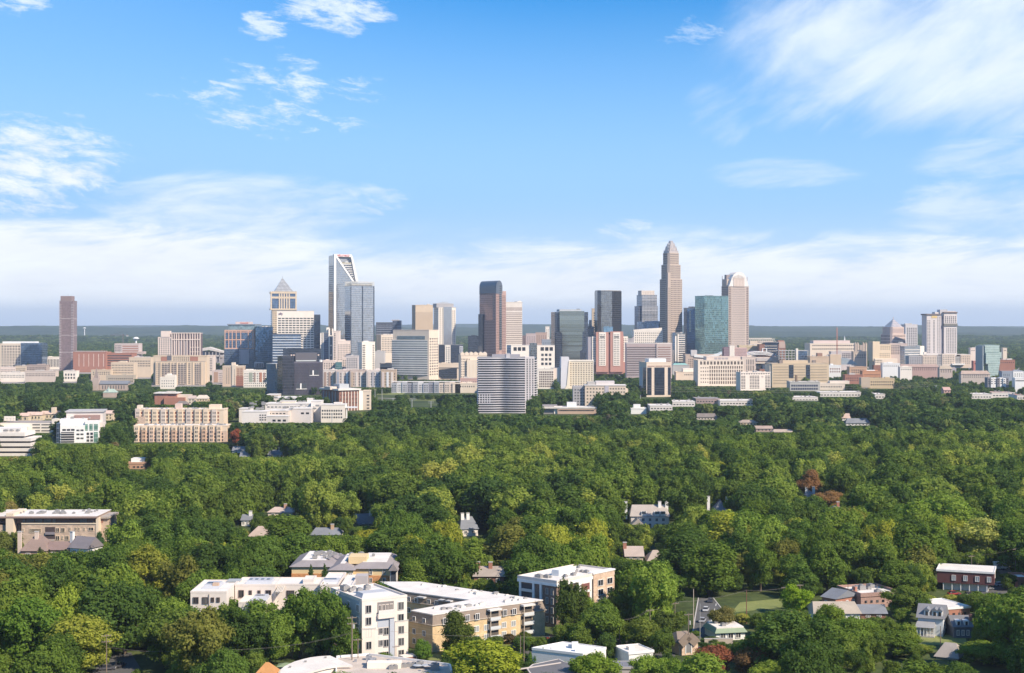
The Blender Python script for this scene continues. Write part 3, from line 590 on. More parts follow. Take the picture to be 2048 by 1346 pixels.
# -- park side long apartment row
b = Bd('apartment_building', 'long low grey and white apartment building above the green park slope', 'apartment building', 783, 783, 920, 766, 2230, phi=0, d=20, vis=786)
for i in range(13):
    a0 = 783+i*10.6; c = [(.34,.35,.38),(.6,.58,.58),(.42,.42,.45),(.28,.28,.32)][i%4] if i < 9 else (.62,.52,.44)
    b.bm('bay', b.x(a0), b.x(a0+10.4), (i%2)*1.2, 20, -.5, b.z(766-(i%3)), wall(c))
    b.grid('F', b.x(a0+1), b.x(a0+9.4), 1.5, b.z(769), 3, 4, .5, .55, off=(i%2)*1.2)
b.roof(ROOFW, z=b.z(764), y0=4)
b = T('low pink brick building behind the right end of the long apartment building', 920, 920, 958, 758, 2380, wall((.50,.33,.28)), [(922,956,761,767,9,1,.3,.6)], phi=0, d=18, vis=770)
b = T('cream flat building right of the long apartment building beside the balcony tower', 905, 905, 957, 768, 2260, CREAM, [(915,950,770,776,8,1,.4,.5)], phi=0, d=18, vis=786)
# -- tan fluted tower, spiky crown tower
b = T('tan tower with vertical flutes and a blank top band', 824, 831, 866, 611, 3050, TAN, [(831.5,865.5,624,662,16,1,.35,1.,wall((.34,.26,.2)),'col')], [(None,1,.3,1.,wall((.26,.2,.16)),'col')], phi=18, vis=662, name='office_tower', cat='office tower', roof=ROOFT)
b = Bd('office_tower', 'tower with white windowed corners, a glass middle and a spiky crown', 'office tower', 866, 877, 911.5, 615, 2960, phi=18, d=36, vis=692)
b.body(WHITE); b.roof(ROOFG); b.bx('glass_middle', 887, 903.5, 614, 692, GL_SILV, -.7, 2)
b.g(878, 887, 616, 690, 2, 18, .5, .5); b.g(904, 911, 620, 690, 2, 17, .5, .5); b.grid('L', 1, b.d-1, 5, b.h-2, 4, 34, .5, .5, WIN)
b.bx('crown', 873, 907, 607, 615, wall((.40,.39,.40)), 3, 30); m = MB()
for i in range(12): x = b.x(875+2.7*i); z1 = b.z(603.5 if 3 < i < 9 else 606); m.box(x-.3, x+.3, 2.6, 3.4, b.z(612), z1); m.box(x-.3, x+.3, 29, 30, b.z(612), z1)
b.part('crown_spikes', m, wall((.5,.47,.44)))
b = Bd('office_building', 'broad cream office building with a curved ribbon-windowed front', 'office building', 786, 858, 877, 661, 2520, phi=-22, vis=756)
# curved ribbons: front made of a bowed wall
b.body(CREAM); b.roof(ROOFT, par=.6, pm=CREAM)
nb = 16; z0, z1 = b.z(752), b.z(680)
for i in range(nb):
    m = MB(); pts = [(b.w*(-.02+.98*t/10), -2.2*math.sin(math.pi*(.25+.75*t/10))) for t in range(11)]
    zz0 = z0+(z1-z0)*i/nb
    m.prism(pts+[(b.w*.96, .5), (-b.w*.02, .5)], zz0, zz0+(z1-z0)/nb*.42)
    b.part('window_ribbon', m, GL_RIB)
    m = MB(); pts2 = [(x, y-.35) for x, y in pts]; m.prism(pts2+[(b.w*.96, .5), (-b.w*.02, .5)], zz0+(z1-z0)/nb*.425, zz0+(z1-z0)/nb*.995); b.part('floor_band', m, wall((.58,.56,.52)))
b.bx('top_glass', 795, 850, 672, 679, GL_RIB, -.7, 1)
b.g(858.5, 876.5, 675, 752, 4, 14, .5, .5, face='R')
b = Bd('office_building', 'mid rise with dark glass left half and white windowed bays below the spiky crowned tower', 'office building', 876, 876, 925, 690, 2780, phi=0, d=26, vis=728)
b.body(GL_DARK); b.roof(ROOFG); b.bx('white_bay', 890, 901, 690, 728, WHITE, -1, 2); b.g(891, 900, 693, 727, 2, 8, .5, .5, off=-1)
b.bx('white_bay', 919, 926, 692, 706, wall((.5,.5,.52)), -1, 2); b.g(919.5, 925.5, 694, 705, 2, 4, .5, .5, off=-1)
b = T('low cream arcade building with a sloping ramp behind the park apartments', 872, 872, 925, 728, 2600, CREAM, [(874,923,735,737,1,1,1.,.9,DARKM)], phi=0, d=28, vis=756)
b.poly('glass_front', [(865,740),(914,736),(914,757),(884,757)], GL_DARK, -1, 1)
b = T('dark blue windowless glass box between the tower with spiky crown and the brown arched tower', 936, 936, 957, 673, 3000, GL_DARK, phi=0, d=20, vis=704, roof=ROOFG)
b = Bd('apartment_building', 'cream postmodern apartment house with gables and bay windows left of the balcony tower', 'apartment building', 915, 922, 974, 706, 2450, phi=12, d=22, vis=758)
b.body(CREAM, z1=b.z(710)); b.roof(ROOFT, z=b.z(710)); b.g(922, 940, 716, 756, 6, 8, .4, .5)
b.bx('front_block', 933, 958, 720, 758, wall((.62,.53,.42)), -4, .5); 
for px in (925,934,943,952,962,970): b.poly('gable', [(px-4,711),(px+4,711),(px+4,706.5),(px,703.5),(px-4,706.5)], CREAM, -.5, 8)
b.g(936, 956, 728, 757, 3, 1, .08, 1., BEIGE, 'col', name='pilaster', off=-4); b.g(958, 973, 722, 740, 4, 4, .45, .5)
# -- brown tower with barrel roof
GR = (.42,.28,.24); GRN = wall(GR, .08)
b = Bd('skyscraper', 'brown granite skyscraper with a dark barrel vaulted roof and arched end', 'skyscraper', 959, 992, 1012, 586, 2900, phi=35, vis=700)
rz = b.z(586); b.body(GRN); 
# stepped shoulders and barrel vault running along local y (left face is the long side)
vw = b.w*.62; m = MB(); n = 14; zt = b.z(561); zs = b.z(574)
pts = [(vw*.5-vw*.5*math.cos(math.pi*i/n), zs+(zt-zs)*math.sin(math.pi*i/n)) for i in range(n+1)]; P = [(0, rz-1)]+pts+[(vw, rz-1)]; k = len(P)
m.add([(x, -.8, z) for x, z in P]+[(x, b.d+.5, z) for x, z in P], [tuple(range(k)), tuple(range(2*k-1, k-1, -1))]+[(i, k+i, k+(i+1)%k, (i+1)%k) for i in range(k)])
b.part('barrel_roof', m, plain((.13,.15,.18), .35, .3)); 
b.part('shoulder', MB().box(vw-.1, b.w, 0, b.d, rz-.5, b.z(582)).box(b.w*.8, b.w+.2, 2, b.d-2, rz-1, b.z(586)), GRN)
b.grid('F', b.w*.33, b.w*.55, b.z(700), b.z(571), 1, 1, 1., 1., glass((.10,.12,.14), .7, .12, 3.9, 1.2, .1, .15), name='glass_strip', mode='row', prot=1.0)
GWB = win((.05,.04,.045), .15)
b.grid('F', .5, b.w*.31, 4, rz-2, 3, 50, .6, .5, GWB); b.grid('F', b.w*.57, b.w-.5, 4, rz-4, 4, 50, .6, .5, GWB); b.grid('L', 1, b.d-1, 4, rz-1, 22, 50, .5, .5, GWB)
b.grid('L', b.d*.18, b.d-3, b.z(640), rz-3, 1, 1, 1., 1., glass((.36,.25,.23), .6, .15, 3.8, 1.6, .15, .2, (.30,.20,.18)), name='reflective_panel', prot=.3)
b.bm('rear_wing', -3.5, 0, b.d*.72, b.d-1, -.5, b.z(628), GL_DARK)
b = T('white striped office tower just right of the brown arched tower', 1010, 1010, 1044.5, 605, 3050, WHITE, [(1011,1044,624,688,1,17,1.,.42,wall((.30,.22,.19))),(1011,1044,614,622,15,1,.5,.9,wall((.30,.22,.19)))], phi=0, d=30, vis=690, name='office_tower', cat='office tower', roof=ROOFW)
b.bx('roof_plant', 1029, 1034, 603, 605, DARKM, 4, 12)
for x0, x1, y, D, mt, lb in [(1041,1052,672,3250,wall((.2,.15,.15)),'small dark brown block right of the white striped tower'),(1052,1072,668,3300,wall((.52,.42,.40)),'pink mid rise with a few square windows behind the postmodern block'),(1071,1094,666,3350,wall((.46,.33,.27)),'brown mid rise with penthouses on its roof behind the postmodern block'),(1091,1099,654,3400,WHITE,'thin white slab left of the dark chamfered glass tower'),(1084,1108,680,3150,wall((.28,.32,.38)),'low blue grey block left of the dark chamfered tower')]:
    b = T(lb, x0, x0, x1, y, D, mt, [(x0+1,x1-1,y+4,y+20,max(2,int((x1-x0)/4)),4,.4,.4)], phi=0, d=20, vis=y+22, name='office_building', units=1)
# -- postmodern white complex
b = Bd('office_building', 'white postmodern office building with grouped windows around a grey glass bay', 'office building', 1014, 1021, 1109.5, 690, 2480, phi=4, d=30, vis=748)
b.body(WHITE, z1=b.z(691)); b.roof(ROOFW, z=b.z(691)); b.bx('grey_bay', 1060, 1074, 686, 748, GL_GREY, -1.5, 6)
b.bx('blue_corner', 1014, 1022, 690, 712, GL_BLUE, -.5, 4); b.g(1026, 1052, 694, 702, 3, 1, .75, .9, WIN, 'one'); b.g(1080, 1107, 694, 702, 3, 1, .75, .9, WIN, 'one')
for py in (707, 716, 725): b.g(1081, 1104, py, py+5.5, 3, 1, .65, .9, WIN, 'one')
b.g(1026, 1056, 712, 745, 6, 4, .5, .5)
b = T('brown gridded block with a blank white right wall behind the trees', 1075, 1075, 1107.5, 738, 2250, WHITE, [(1078,1107,742,775,8,7,.72,.68,win((.14,.09,.075),.1))], phi=0, d=22, vis=776, par=.3)
b.bm('blank_wall', b.w, b.x(1120), 1.5, 22, -.5, b.z(736), PINKW)
# -- balcony tower (nearest tower)
b = Bd('apartment_tower', 'white balconied apartment tower nearest the trees in the middle', 'apartment tower', 956, 956, 1050, 716, 1640, phi=0, d=30, vis=826)
BAND = wall((.60,.58,.60)); w = b.w
def outline(o):      # gently rippling balcony front
    return [(w*t/24, 3.2*math.exp(-((t/24-.50)/.13)**2)-o-.9*math.exp(-((t/24-.86)/.12)**2)) for t in range(25)]
b.part('glass_wall', MB().prism(outline(0)+[(w, 28), (0, 28)], -.5, b.z(718)), glass((.045,.05,.065), .3, .2, 3.1, 2.4, .12, .1, (.05,.05,.06), .6))
nf = 23; z0, z1 = b.z(826), b.z(717); hgt = (z1-z0)/nf
me = MB().prism(outline(1.5)+[(w+.4, 3), (w+.4, 29), (-1.2, 29), (-1.2, 2)], 0, hgt*.36).mesh('balcony', BAND)
for i in range(nf+1): inst('balcony', me, b.root, (0, 0, z0+hgt*i-.2))
b.roof(ROOFG, z=b.z(715), y0=6); b.bx('penthouse', 984, 1040, 709, 717, wall((.30,.29,.31)), 6, 20); b.bx('lift_tower', 1012, 1020, 707, 716, wall((.45,.43,.43)), 5, 12)
for px in (958.5,964,969,974,979): b.bx('open_column', px, px+1.4, 789, 806, wall((.62,.6,.6)), -1.7, 0)
m = MB().box(w, b.x(1069), -1, 26, -.5, b.z(714)); b.part('stair_wing', m, wall((.66,.60,.58)))
b.g(1051.5, 1068.5, 717, 824, 3, 23, .35, .72, WIN, 'col', off=-1)
me = MB().box(b.x(1069), b.x(1075.5), -.6, 22, 0, hgt*.38).mesh('balcony', wall((.64,.6,.58)))
b.bx('end_glass', 1069, 1073, 716, 826, GL_DARK, .4, 22)
for i in range(nf): inst('balcony', me, b.root, (0, 0, z0+hgt*i))
# -- chamfered dark glass tower
b = Bd('office_tower', 'dark glass tower with a pale reflective trapezoid front and chamfered corners', 'office tower', 1104, 1119, 1168, 620, 2820, phi=10, d=38, vis=722)
GT = glass((.34,.37,.33), .85, .10, 3.9, 60, .0, .14, (.10,.12,.12), .22, .015)
b.poly('glass_front', [(1119,622),(1168.5,622),(1168.5,662),(1165,664),(1164,700),(1160,702),(1160,740),(1125,740),(1124,666),(1119.5,664)], GT, -.2, 6)
b.bm('wall', -8, b.w+9, 5, 40, -.5, b.z(624), GL_DARK); b.poly('front_corner', [(1119,664),(1124.5,666),(1126,740),(1112,740),(1112,664)], GL_DARK, 1, 8); b.poly('front_corner', [(1165,664),(1170,664),(1176,740),(1160,740),(1160,702),(1164,700)], GL_DARK, 1, 8)
b.bx('roof_plant', 1119, 1163, 618.5, 623, wall((.42,.44,.46)), 3, 30); b.bx('roof_cap', 1154, 1160, 617.5, 619, DARKM, 6, 12)
b = T('tan tower with arched top partly hidden left of the dark faceted tower', 1184, 1184, 1197, 618, 3150, TAN, [(1186,1196,624,662,2,8,.4,.6)], phi=0, d=18, vis=660, name='office_tower', cat='office tower', roof=ROOFT)
b = T('dark stepped building between the chamfered tower and the rose brick hotel', 1172, 1172, 1188, 654, 3050, GL_DARK, [(1174,1187,658,690,1,8,1.,.3,wall((.3,.34,.38)))], phi=0, d=20, vis=690)
b.bx('gable_top', 1178, 1183, 640, 654, wall((.35,.33,.33)), 3, 8)
# -- faceted dark tower
b = Bd('office_tower', 'dark faceted glass tower with a paler centre face', 'office tower', 1195, 1202, 1224, 582, 3000, phi=8, d=42, vis=665)
z1 = b.h; P = [(0,0), (b.w,0), (b.x(1243.5, 8), 10), (b.x(1243, 8), 38), (b.w, 46), (0, 46), (b.x(1195, 8), 38), (b.x(1195, 8), 10)]
b.part('glass_wall', MB().prism(P, -.5, z1), glass((.10,.11,.13), .85, .1, 3.9, 1.7, .06, .15, (.07,.07,.08), .3)); b.bx('centre_glass', 1202.5, 1224, 583, 700, GL_GREY, -.3, .5)
b.part('roof', MB().prism([(x*.96+.4, y*.94+1) for x, y in P], z1, z1+1.5), ROOFG); b.bx('roof_plant', 1213, 1224, 580, 582, wall((.6,.5,.45)), 10, 20)
b = T('small light blue glass box above the rose brick hotel', 1207, 1207, 1226, 655, 2850, glass((.2,.42,.6),.5,.15), phi=0, d=14, vis=664)
# -- rose brick hotel
b = Bd('hotel', 'rose brick hotel with twin white windowed towers and lower side wings', 'hotel', 1176, 1192, 1247, 664, 2560, phi=4, d=28, vis=748)
b.bx('wall', 1192, 1247, 668, 748, ROSE, 1, 28); b.bx('left_tower', 1192, 1217, 664, 744, ROSE, -1.5, 26); b.bx('right_tower', 1220.5, 1246, 663, 744, ROSE, -1.5, 26)
for a0, a1 in ((1197.5,1211.5),(1226,1240)):
    b.bx('white_panel', a0, a1, 664.5, 731.5, WHITE, -2.2, -1.4); b.g(a0+1, a1-1, 668, 730, 4, 17, .52, .5, off=-2.2); b.bx('dark_vent', a0+2.5, a1-2.5, 672.5, 675, DARKM, -2.5, -2)
b.bx('left_wing', 1176, 1193, 674, 730, wall((.36,.33,.35)), 4, 26); b.bx('white_panel', 1184, 1193, 673, 724, WHITE, 2.5, 5); b.g(1185, 1192.5, 676, 722, 3, 13, .5, .5, off=2.5)
b.bx('right_wing', 1245, 1256, 673, 724, WHITE, 2.5, 20); b.g(1246, 1255.5, 676, 722, 3, 13, .5, .5, off=2.5); b.bx('right_base', 1245, 1254, 724, 746, ROSE, 3, 20)
b.part('roof', MB().box(0, b.w, 0, 26, b.z(664.5), b.z(664)), ROOFW)
# -- condo tower with cream crown
b = Bd('apartment_tower', 'balconied glass condominium tower with a pale crown left of the tallest skyscraper', 'apartment tower', 1272, 1284, 1314, 590, 3080, phi=14, d=34, vis=652)
b.body(CONDO, z1=b.z(590)); b.bx('crown', 1283, 1309, 581, 591, wall((.62,.54,.47)), 2, 24); b.roof(ROOFG, z=b.z(590)); b.bm('side_wing', -6, 0, 4, 30, -.5, b.z(612), CONDOD); b.bm('right_wing', b.w, b.w+3.5, 5, 30, -.5, b.z(612), CONDO)
b.g(1284, 1314, 592, 640, 1, 17, 1., .15, wall((.5,.5,.5)), name='balcony_row', prot=.9); b.g(1286, 1309, 583, 589, 7, 1, .2, 1., wall((.4,.34,.3)), 'col', name='crown_slot', off=2)
b = T('blue grey glass base slab in front of the balconied glass condominium', 1276, 1276, 1325, 645, 2980, GL_BLUE, phi=0, d=20, vis=658, roof=ROOFG)
b.bx('slanted_deck', 1290, 1330, 642.5, 646, wall((.30,.34,.40)), -1, 12)
b = T('cream grid building with a tapering roof left of the tallest skyscraper', 1266, 1268, 1325, 662, 2850, WHITE, [(1269,1324,664,687,14,5,.55,.55,win((.25,.22,.18),.3))], phi=4, d=24, vis=688)
b.poly('curved_parapet', [(1267,662),(1267,659.5),(1290,657.5),(1324,655.5),(1324,662)], WHITE, -.4, 1.2)
b = T('curved grey roof hall between the rose brick hotel and the cream grid building', 1256, 1256, 1267, 678, 2800, wall((.36,.33,.33)), None, phi=0, d=20, vis=688)
b.poly('curved_roof', [(1254,690),(1258,683),(1263,677),(1268,672),(1268,690)], wall((.40,.36,.35)), -1, 10)
# -- brown and white striped office
b = Bd('office_building', 'brown and white striped office block behind the dark glass fronted block', 'office building', 1253, 1253, 1344, 687, 2420, phi=0, d=28, vis=752)
b.body(wall((.46,.36,.34)), x1=b.x(1313), y0=1.5); b.bm('right_block', b.x(1313), b.w, 0, 28, -.5, b.h, wall((.56,.45,.40))); b.roof(ROOFW, y0=1.5, par=.3)
for i in range(13): b.bx('window_ribbon', 1253.6, 1312.5, 694+4.6*i, 696+4.6*i, wall((.13,.10,.10)), 1.2, 2); b.bx('white_line', 1253.6, 1312.5, 696.1+4.6*i, 697.1+4.6*i, wall((.62,.55,.52)), 1.1, 2); b.bx('window_ribbon', 1316, 1341, 694+4.6*i, 695.9+4.6*i, wall((.30,.17,.14)), -.3, 1); b.bx('white_line', 1315, 1342, 696.1+4.6*i, 697.3+4.6*i, wall((.72,.64,.58)), -.35, 1)
# -- white triangular hotel
b = Bd('hotel', 'white hotel with square windows and a blank flared left wall', 'hotel', 1121, 1135, 1187, 722, 2250, phi=6, d=18, vis=777)
b.body(wall((.72,.62,.48)), z1=b.z(722)); b.roof(ROOFW, z=b.z(722), par=.8, pm=WHITE); b.g(1139, 1186, 725, 773, 9, 13, .55, .42, win((.10,.07,.05),.2))
b.poly('flared_wall', [(1121,777),(1122,713.5),(1137,713.5),(1139,722),(1133,777)], wall((.62,.60,.62)), -2, 12); b.poly('white_flare', [(1137,722),(1139,722),(1139,776),(1128,780),(1133,770)], wall((.76,.66,.52)), -3, 0)
b.bx('parapet', 1137, 1187.3, 720, 722.5, WHITE, -.6, .6); b.bm('end_wall', b.w-.3, b.w+.4, -.5, 18, -.5, b.z(720), WHITE)
# -- cream office front and its neighbours
b = Bd('office_building', 'cream six storey office block with square windows standing above the trees', 'office building', 1144, 1146, 1170, 773, 1850, phi=0, d=20, vis=822)
GF = wall((.40,.38,.38)); b.bx('grey_wing', 1146, 1170.5, 773, 812, GF, 4, 24); b.g(1148, 1170, 777, 812, 4, 6, .6, .5, win((.12,.12,.13),.3), off=4)
b.bx('wall', 1170, 1252, 771, 826, wall((.66,.54,.42)), 0, 24); b.bx('blank_penthouse', 1191, 1229, 762.5, 772, wall((.60,.55,.53)), 4, 18); b.bx('grey_penthouse', 1175, 1192, 764, 772, wall((.42,.40,.38)), 4, 16)
b.bx('roof', 1169, 1253, 770, 771.3, ROOFW, -.6, 24); b.bx('glass_bay', 1209.5, 1217.5, 771.5, 816, wall((.45,.42,.45)), -.4, 1)
WG = win((.16,.15,.12), .25); b.g(1172, 1209, 774, 822, 6, 7, .5, .45, WG); b.g(1218.5, 1251, 774, 822, 6, 7, .5, .45, WG); b.bm('stepped_end', b.x(1252), b.x(1256.5), 1, 22, -.5, b.z(778), wall((.66,.54,.42)))
b = Bd('retail_building', 'long low tan building with a white roof box in front of the cream office block', 'retail building', 1085, 1085, 1194, 816, 1720, phi=0, d=22, vis=828)
b.bx('dark_wing', 1085, 1115, 811, 830, wall((.30,.28,.28)), 3, 22); b.bx('wall', 1115, 1194, 817, 832, wall((.50,.36,.27)), 0, 22); b.bx('roof', 1084, 1194.5, 814, 817, ROOFW, -.5, 22); b.bx('roof_box', 1134, 1153, 805, 815, PAINTW, 4, 14); b.bx('window_ribbon', 1117, 1188, 820, 822, WIN, -.15, 1)
b.bx('white_panel', 1108, 1115, 813, 829, WHITE, 2, 4)
b = T('white roofed small shed with a pale tower box right of the cream office block', 1262, 1262, 1293, 818, 1690, PAINTW, None, phi=0, d=14, vis=828, name='shed', cat='shed')
b.bx('roof_box', 1267, 1281, 809, 818, PAINTW, 3, 9)
# -- dark glass fronted block with cream columns
b = Bd('office_building', 'block with three tall dark glass panels framed by cream columns and a white roof box', 'office building', 1282, 1293, 1342, 726, 2080, phi=14, d=30, vis=794)
CB = wall((.66,.54,.43)); b.body(CB); b.roof(ROOFW, par=.8, pm=CB); b.bx('roof_box', 1298, 1332, 717.5, 726, PAINTW, 5, 22)
GB = glass((.05,.065,.10), .6, .1, 3.8, 1.6, .05, .06, (.04,.05,.07), .3)
for a0, a1 in ((1294.5,1303),(1309,1329),(1336,1341.5)): b.bx('glass_panel', a0, a1, 735, 790, GB, -.4, 1)
b.g(1294, 1342, 731.5, 733.5, 3, 1, .9, .8, BRICKD, name='brown_band'); b.grid('L', 2, b.d*.45, 2, b.z(735), 1, 1, 1., 1., GB, name='glass_panel'); b.grid('L', b.d*.55, b.d-2, 2, b.z(735), 1, 1, 1., 1., wall((.5,.48,.48)), name='panel')
# -- tallest skyscraper
BA = (.44,.36,.30); BAW = wall(BA, .06); WBA = win((.07,.055,.06), .12)
b = Bd('skyscraper', 'tallest skyscraper of tan stone with setbacks and a spiky silver crown', 'skyscraper', 1317.5, 1336, 1366.5, 558, 2948, phi=30, vis=690)
w, d = b.w, b.d; lv = [(-.5, b.z(558), 0), (b.z(558), b.z(529), 2.2), (b.z(529), b.z(505), 4.6)]
for i, (za, zb, q) in enumerate(lv):
    m = MB(); c = 3.5
    m.prism([(q+c,q),(w-q-c,q),(w-q,q+c),(w-q,d-q-c),(w-q-c,d-q),(q+c,d-q),(q,d-q-c),(q,q+c)], za, zb); b.part('wall', m, BAW); 
    n = max(3, int((zb-za)/3.95))
    b.grid('F', q+c, w-q-c, za+1, zb-1, 9, n, .5, .5, WBA, 'col', off=q); b.grid('L', q+c, d-q-c, za+1, zb-1, 9, n, .5, .5, WBA, 'col', off=q)
m = MB().box(-2.2, 6, -2.2, 6, -.5, b.z(573)); b.part('corner_bay', m, BAW); m = MB().box(-1.2, 5, -1.2, 5, -.5, b.z(545)); b.part('corner_bay', m, BAW)
b.grid('F', -1.4, 5.4, 3, b.z(575), 3, 50, .4, .5, WBA, 'col', off=-2.2); b.grid('L', -1.4, 5.4, 3, b.z(575), 3, 50, .4, .5, WBA, 'col', off=-2.2)
SV = plain((.62,.58,.56), .4, .3); zt = b.z(505); zA = b.z(477)
tiers = [(.58, zt, b.z(498)), (.45, b.z(499), b.z(491.5)), (.32, b.z(493), b.z(486)), (.18, b.z(487), b.z(481.5))]
cxx, cyy = w/2, d/2
for q, za, zb in tiers:
    hx, hy = w/2*q, d/2*q; m = MB(); m.box(cxx-hx, cxx+hx, cyy-hy, cyy+hy, za-2, zb-3)
    b.part('crown_tier', m, wall((.46,.40,.37)))
    m = MB(); k = 7
    for i in range(k+1):
        t = -1+2*i/k; zz = zb+2.0*(1-abs(t))
        for (x, y) in ((cxx+t*hx, cyy-hy), (cxx+t*hx, cyy+hy), (cxx-hx, cyy+t*hy), (cxx+hx, cyy+t*hy)): m.frust(x-.55, x+.55, y-.55, y+.55, za-3, x-.15, x+.15, y-.15, y+.15, zz)
    b.part('crown_spires', m, SV)
b.part('mast', MB().cyl(cxx, cyy, b.z(484), zA, .9, 8, .15), SV)
b = T('white and dark glass mid rise at the foot of the tallest skyscraper on its right', 1345, 1348, 1371, 668, 2700, GL_GREY, [(1357,1370,668,724,1,13,1.,.3,WHITE)], phi=8, d=24, vis=728, roof=ROOFG)
b.bx('dark_corner', 1345.5, 1350, 665, 700, GL_BLUE, -.6, 4); b.bx('white_fin', 1350, 1352.5, 672, 727, WHITE, -.8, 2); b.bx('white_fin', 1355, 1357, 668, 727, WHITE, -.8, 2)
b = Bd('apartment_tower', 'narrow dark blue glass tower with a pale window column left of the green glass tower', 'apartment tower', 1372, 1374, 1391, 616, 2950, phi=8, d=26, vis=702)
b.body(glass((.08,.14,.24),.7,.12,3.4,1.8,.1,.2,(.08,.12,.18))); b.roof(ROOFG); b.bx('penthouse', 1381, 1390, 613, 616, GL_DARK, 3, 20); b.g(1377.5, 1382.5, 622, 664, 1, 15, .8, .6, wall((.6,.55,.4)), name='balcony_row')
# -- green glass tower
b = Bd('office_tower', 'green mirror glass tower in front of the white crowned tower', 'office tower', 1390, 1409, 1456.5, 593, 2780, phi=24, vis=706)
b.body(GL_GREEN); b.roof(ROOFG, par=1.0, pm=GL_GREEN); b.bx('roof_plant', 1414, 1427, 590.5, 593, DARKM, 8, 16); b.bx('flat_mirror', 1443, 1456.8, 594, 640, glass((.24,.38,.38),.85,.1,3.9,1.7,.04,.06,(.2,.3,.3),.1), -.3, 1)
# -- white crowned tower
b = Bd('skyscraper', 'tan striped skyscraper with a rounded white crown', 'skyscraper', 1443, 1457, 1497.5, 572, 2880, phi=24, vis=692)
w, d = b.w, b.d; TW = wall((.47,.385,.33), .06); b.body(TW)
DB = wall((.13,.10,.10)); b.grid('F', 7.5, w-7.5, 4, b.h-1, 13, 1, .35, 1., wall((.66,.56,.50)), 'col', name='pilaster', prot=.5); b.grid('F', 7.5, w-7.5, 4, b.h-1, 1, 48, 1., .4, win((.16,.12,.11),.2), prot=.2)
b.grid('F', .8, 5.5, 4, b.h-2, 1, 48, 1., .6, DB, name='balcony_row'); b.grid('F', w-5.5, w-.8, 4, b.h-2, 1, 48, 1., .6, DB, name='balcony_row'); b.grid('L', 1, d-1, 4, b.h-1, 14, 48, .5, .5, win((.06,.05,.06),.1))
cr = [(1457.5,572.5),(1460,566),(1463,556),(1467,549),(1472,545),(1477,543.5),(1482,544),(1487,547),(1491,553),(1494,562),(1497.5,572.5)]
b.poly('crown', cr, wall((.66,.63,.59)), -.8, d*.8); 
m = MB()
for i in range(9): x = b.x(1466+2.7*i); m.box(x-.4, x+.4, -1.5, -.7, b.z(560), b.z(549+abs(i-4)*1.1))
b.part('crown_rib', m, wall((.50,.44,.40))); b.bx('shaft', 1466.5, 1488, 556, 573, TW, -1.3, 2); b.g(1467, 1487.5, 558, 572, 7, 1, .35, 1., wall((.66,.56,.5)), 'col', name='pilaster', off=-1.3)
b.bm('rear_shoulder', -.1, 8, 6, d-4, b.h-1, b.z(558), TW); b.bm('rear_turret', 3, 12, 12, d-6, b.z(558), b.z(549), wall((.28,.24,.24))); b.part('turret_spike', MB().cyl(-.2, d-3, b.h, b.z(551), .6, 6).cyl(w-1, 4, b.h, b.z(553), .6, 6), wall((.35,.28,.27)))
b.roof(ROOFG)
# ================================================================== RIGHT HALF OF TOWN
b = T('low hall with a teal green roof behind the block with three dark glass panels', 1345, 1345, 1379, 731, 2600, CONC, None, phi=0, d=30, roof=roofm((.24,.46,.42)), vis=742)
b.part('green_roof', MB().frust(0, b.w, 0, 30, b.h, 4, b.w-6, 8, 24, b.z(727)), roofm((.24,.46,.42)))
b = T('cream flat civic building with stepped white roofs right of the teal roofed hall', 1352, 1352, 1390, 745, 2450, CREAM, [(1368,1389,748,751,6,1,.6,.6)], phi=0, d=26, vis=757); b.bx('upper_block', 1366, 1390, 737, 745, WHITE, 4, 24)
b = Bd('convention_hall', 'pale convention hall with an upswept curved white roof', 'convention hall', 1371, 1371, 1447, 712, 2650, phi=0, d=40, vis=716)
b.bx('wall', 1371, 1447, 709, 740, wall((.52,.40,.32)), 0, 40); b.bx('tower_box', 1382, 1394, 700, 712, wall((.56,.52,.50)), -1, 12); b.poly('curved_roof', [(1388,709),(1413,712),(1438,708),(1447,704),(1447,707),(1436,712),(1413,716),(1388,714)], PAINTW, -1.5, 38); b.g(1376, 1400, 717, 736, 7, 5, .45, .5)
b = Bd('government_building', 'wide cream block with hundreds of square windows and an attic storey', 'government building', 1390, 1396, 1487, 721, 2340, phi=6, d=32, vis=769)
CW = wall((.78,.66,.54)); b.body(CW); b.roof(ROOFW, par=.4, pm=CW); b.bx('attic', 1413, 1481, 713, 721, wall((.64,.52,.44)), 3, 24); b.g(1428, 1457, 715, 719.5, 4, 1, .8, .9, wall((.36,.32,.32)), 'one', name='attic_panel', off=3)
b.g(1399, 1487, 722, 730, 13, 1, .62, .8, win((.12,.09,.07),.3)); WB2 = win((.13,.09,.07), .3)
b.g(1400, 1418, 732, 768, 4, 5, .4, .38, WB2); b.g(1418, 1486, 731, 769, 15, 5, .55, .72, WB2)
b = T('cream wing with tall slit windows right of the wide cream block', 1484, 1484, 1511, 715, 2420, wall((.66,.54,.45)), [(1492,1509,718,742,5,2,.35,.85)], phi=0, d=24, vis=745)
b = T('white hotel slab with dark window bands in front of the wide cream block', 1472, 1481, 1541, 746, 2160, wall((.76,.66,.58)), [(1481.5,1540,746.5,749,12,1,.6,.7,DARKM),(1482,1491,751,778,2,9,.85,.5),(1499,1519,751,778,4,9,.8,.5),(1530,1540,751,778,2,9,.85,.5)], phi=14, vis=778, name='hotel', cat='hotel')
b.sign('W', 1525, 754, 3.2, wall((.4,.3,.28)), -.3); b.units(6, 3)
b = Bd('arena', 'round arena with a low white domed roof behind the cream block', 'arena', 1489, 1489, 1562, 712, 2620, phi=0, d=70, vis=738)
b.bx('wall', 1491, 1562, 714, 738, wall((.58,.49,.43)), 2, 60)
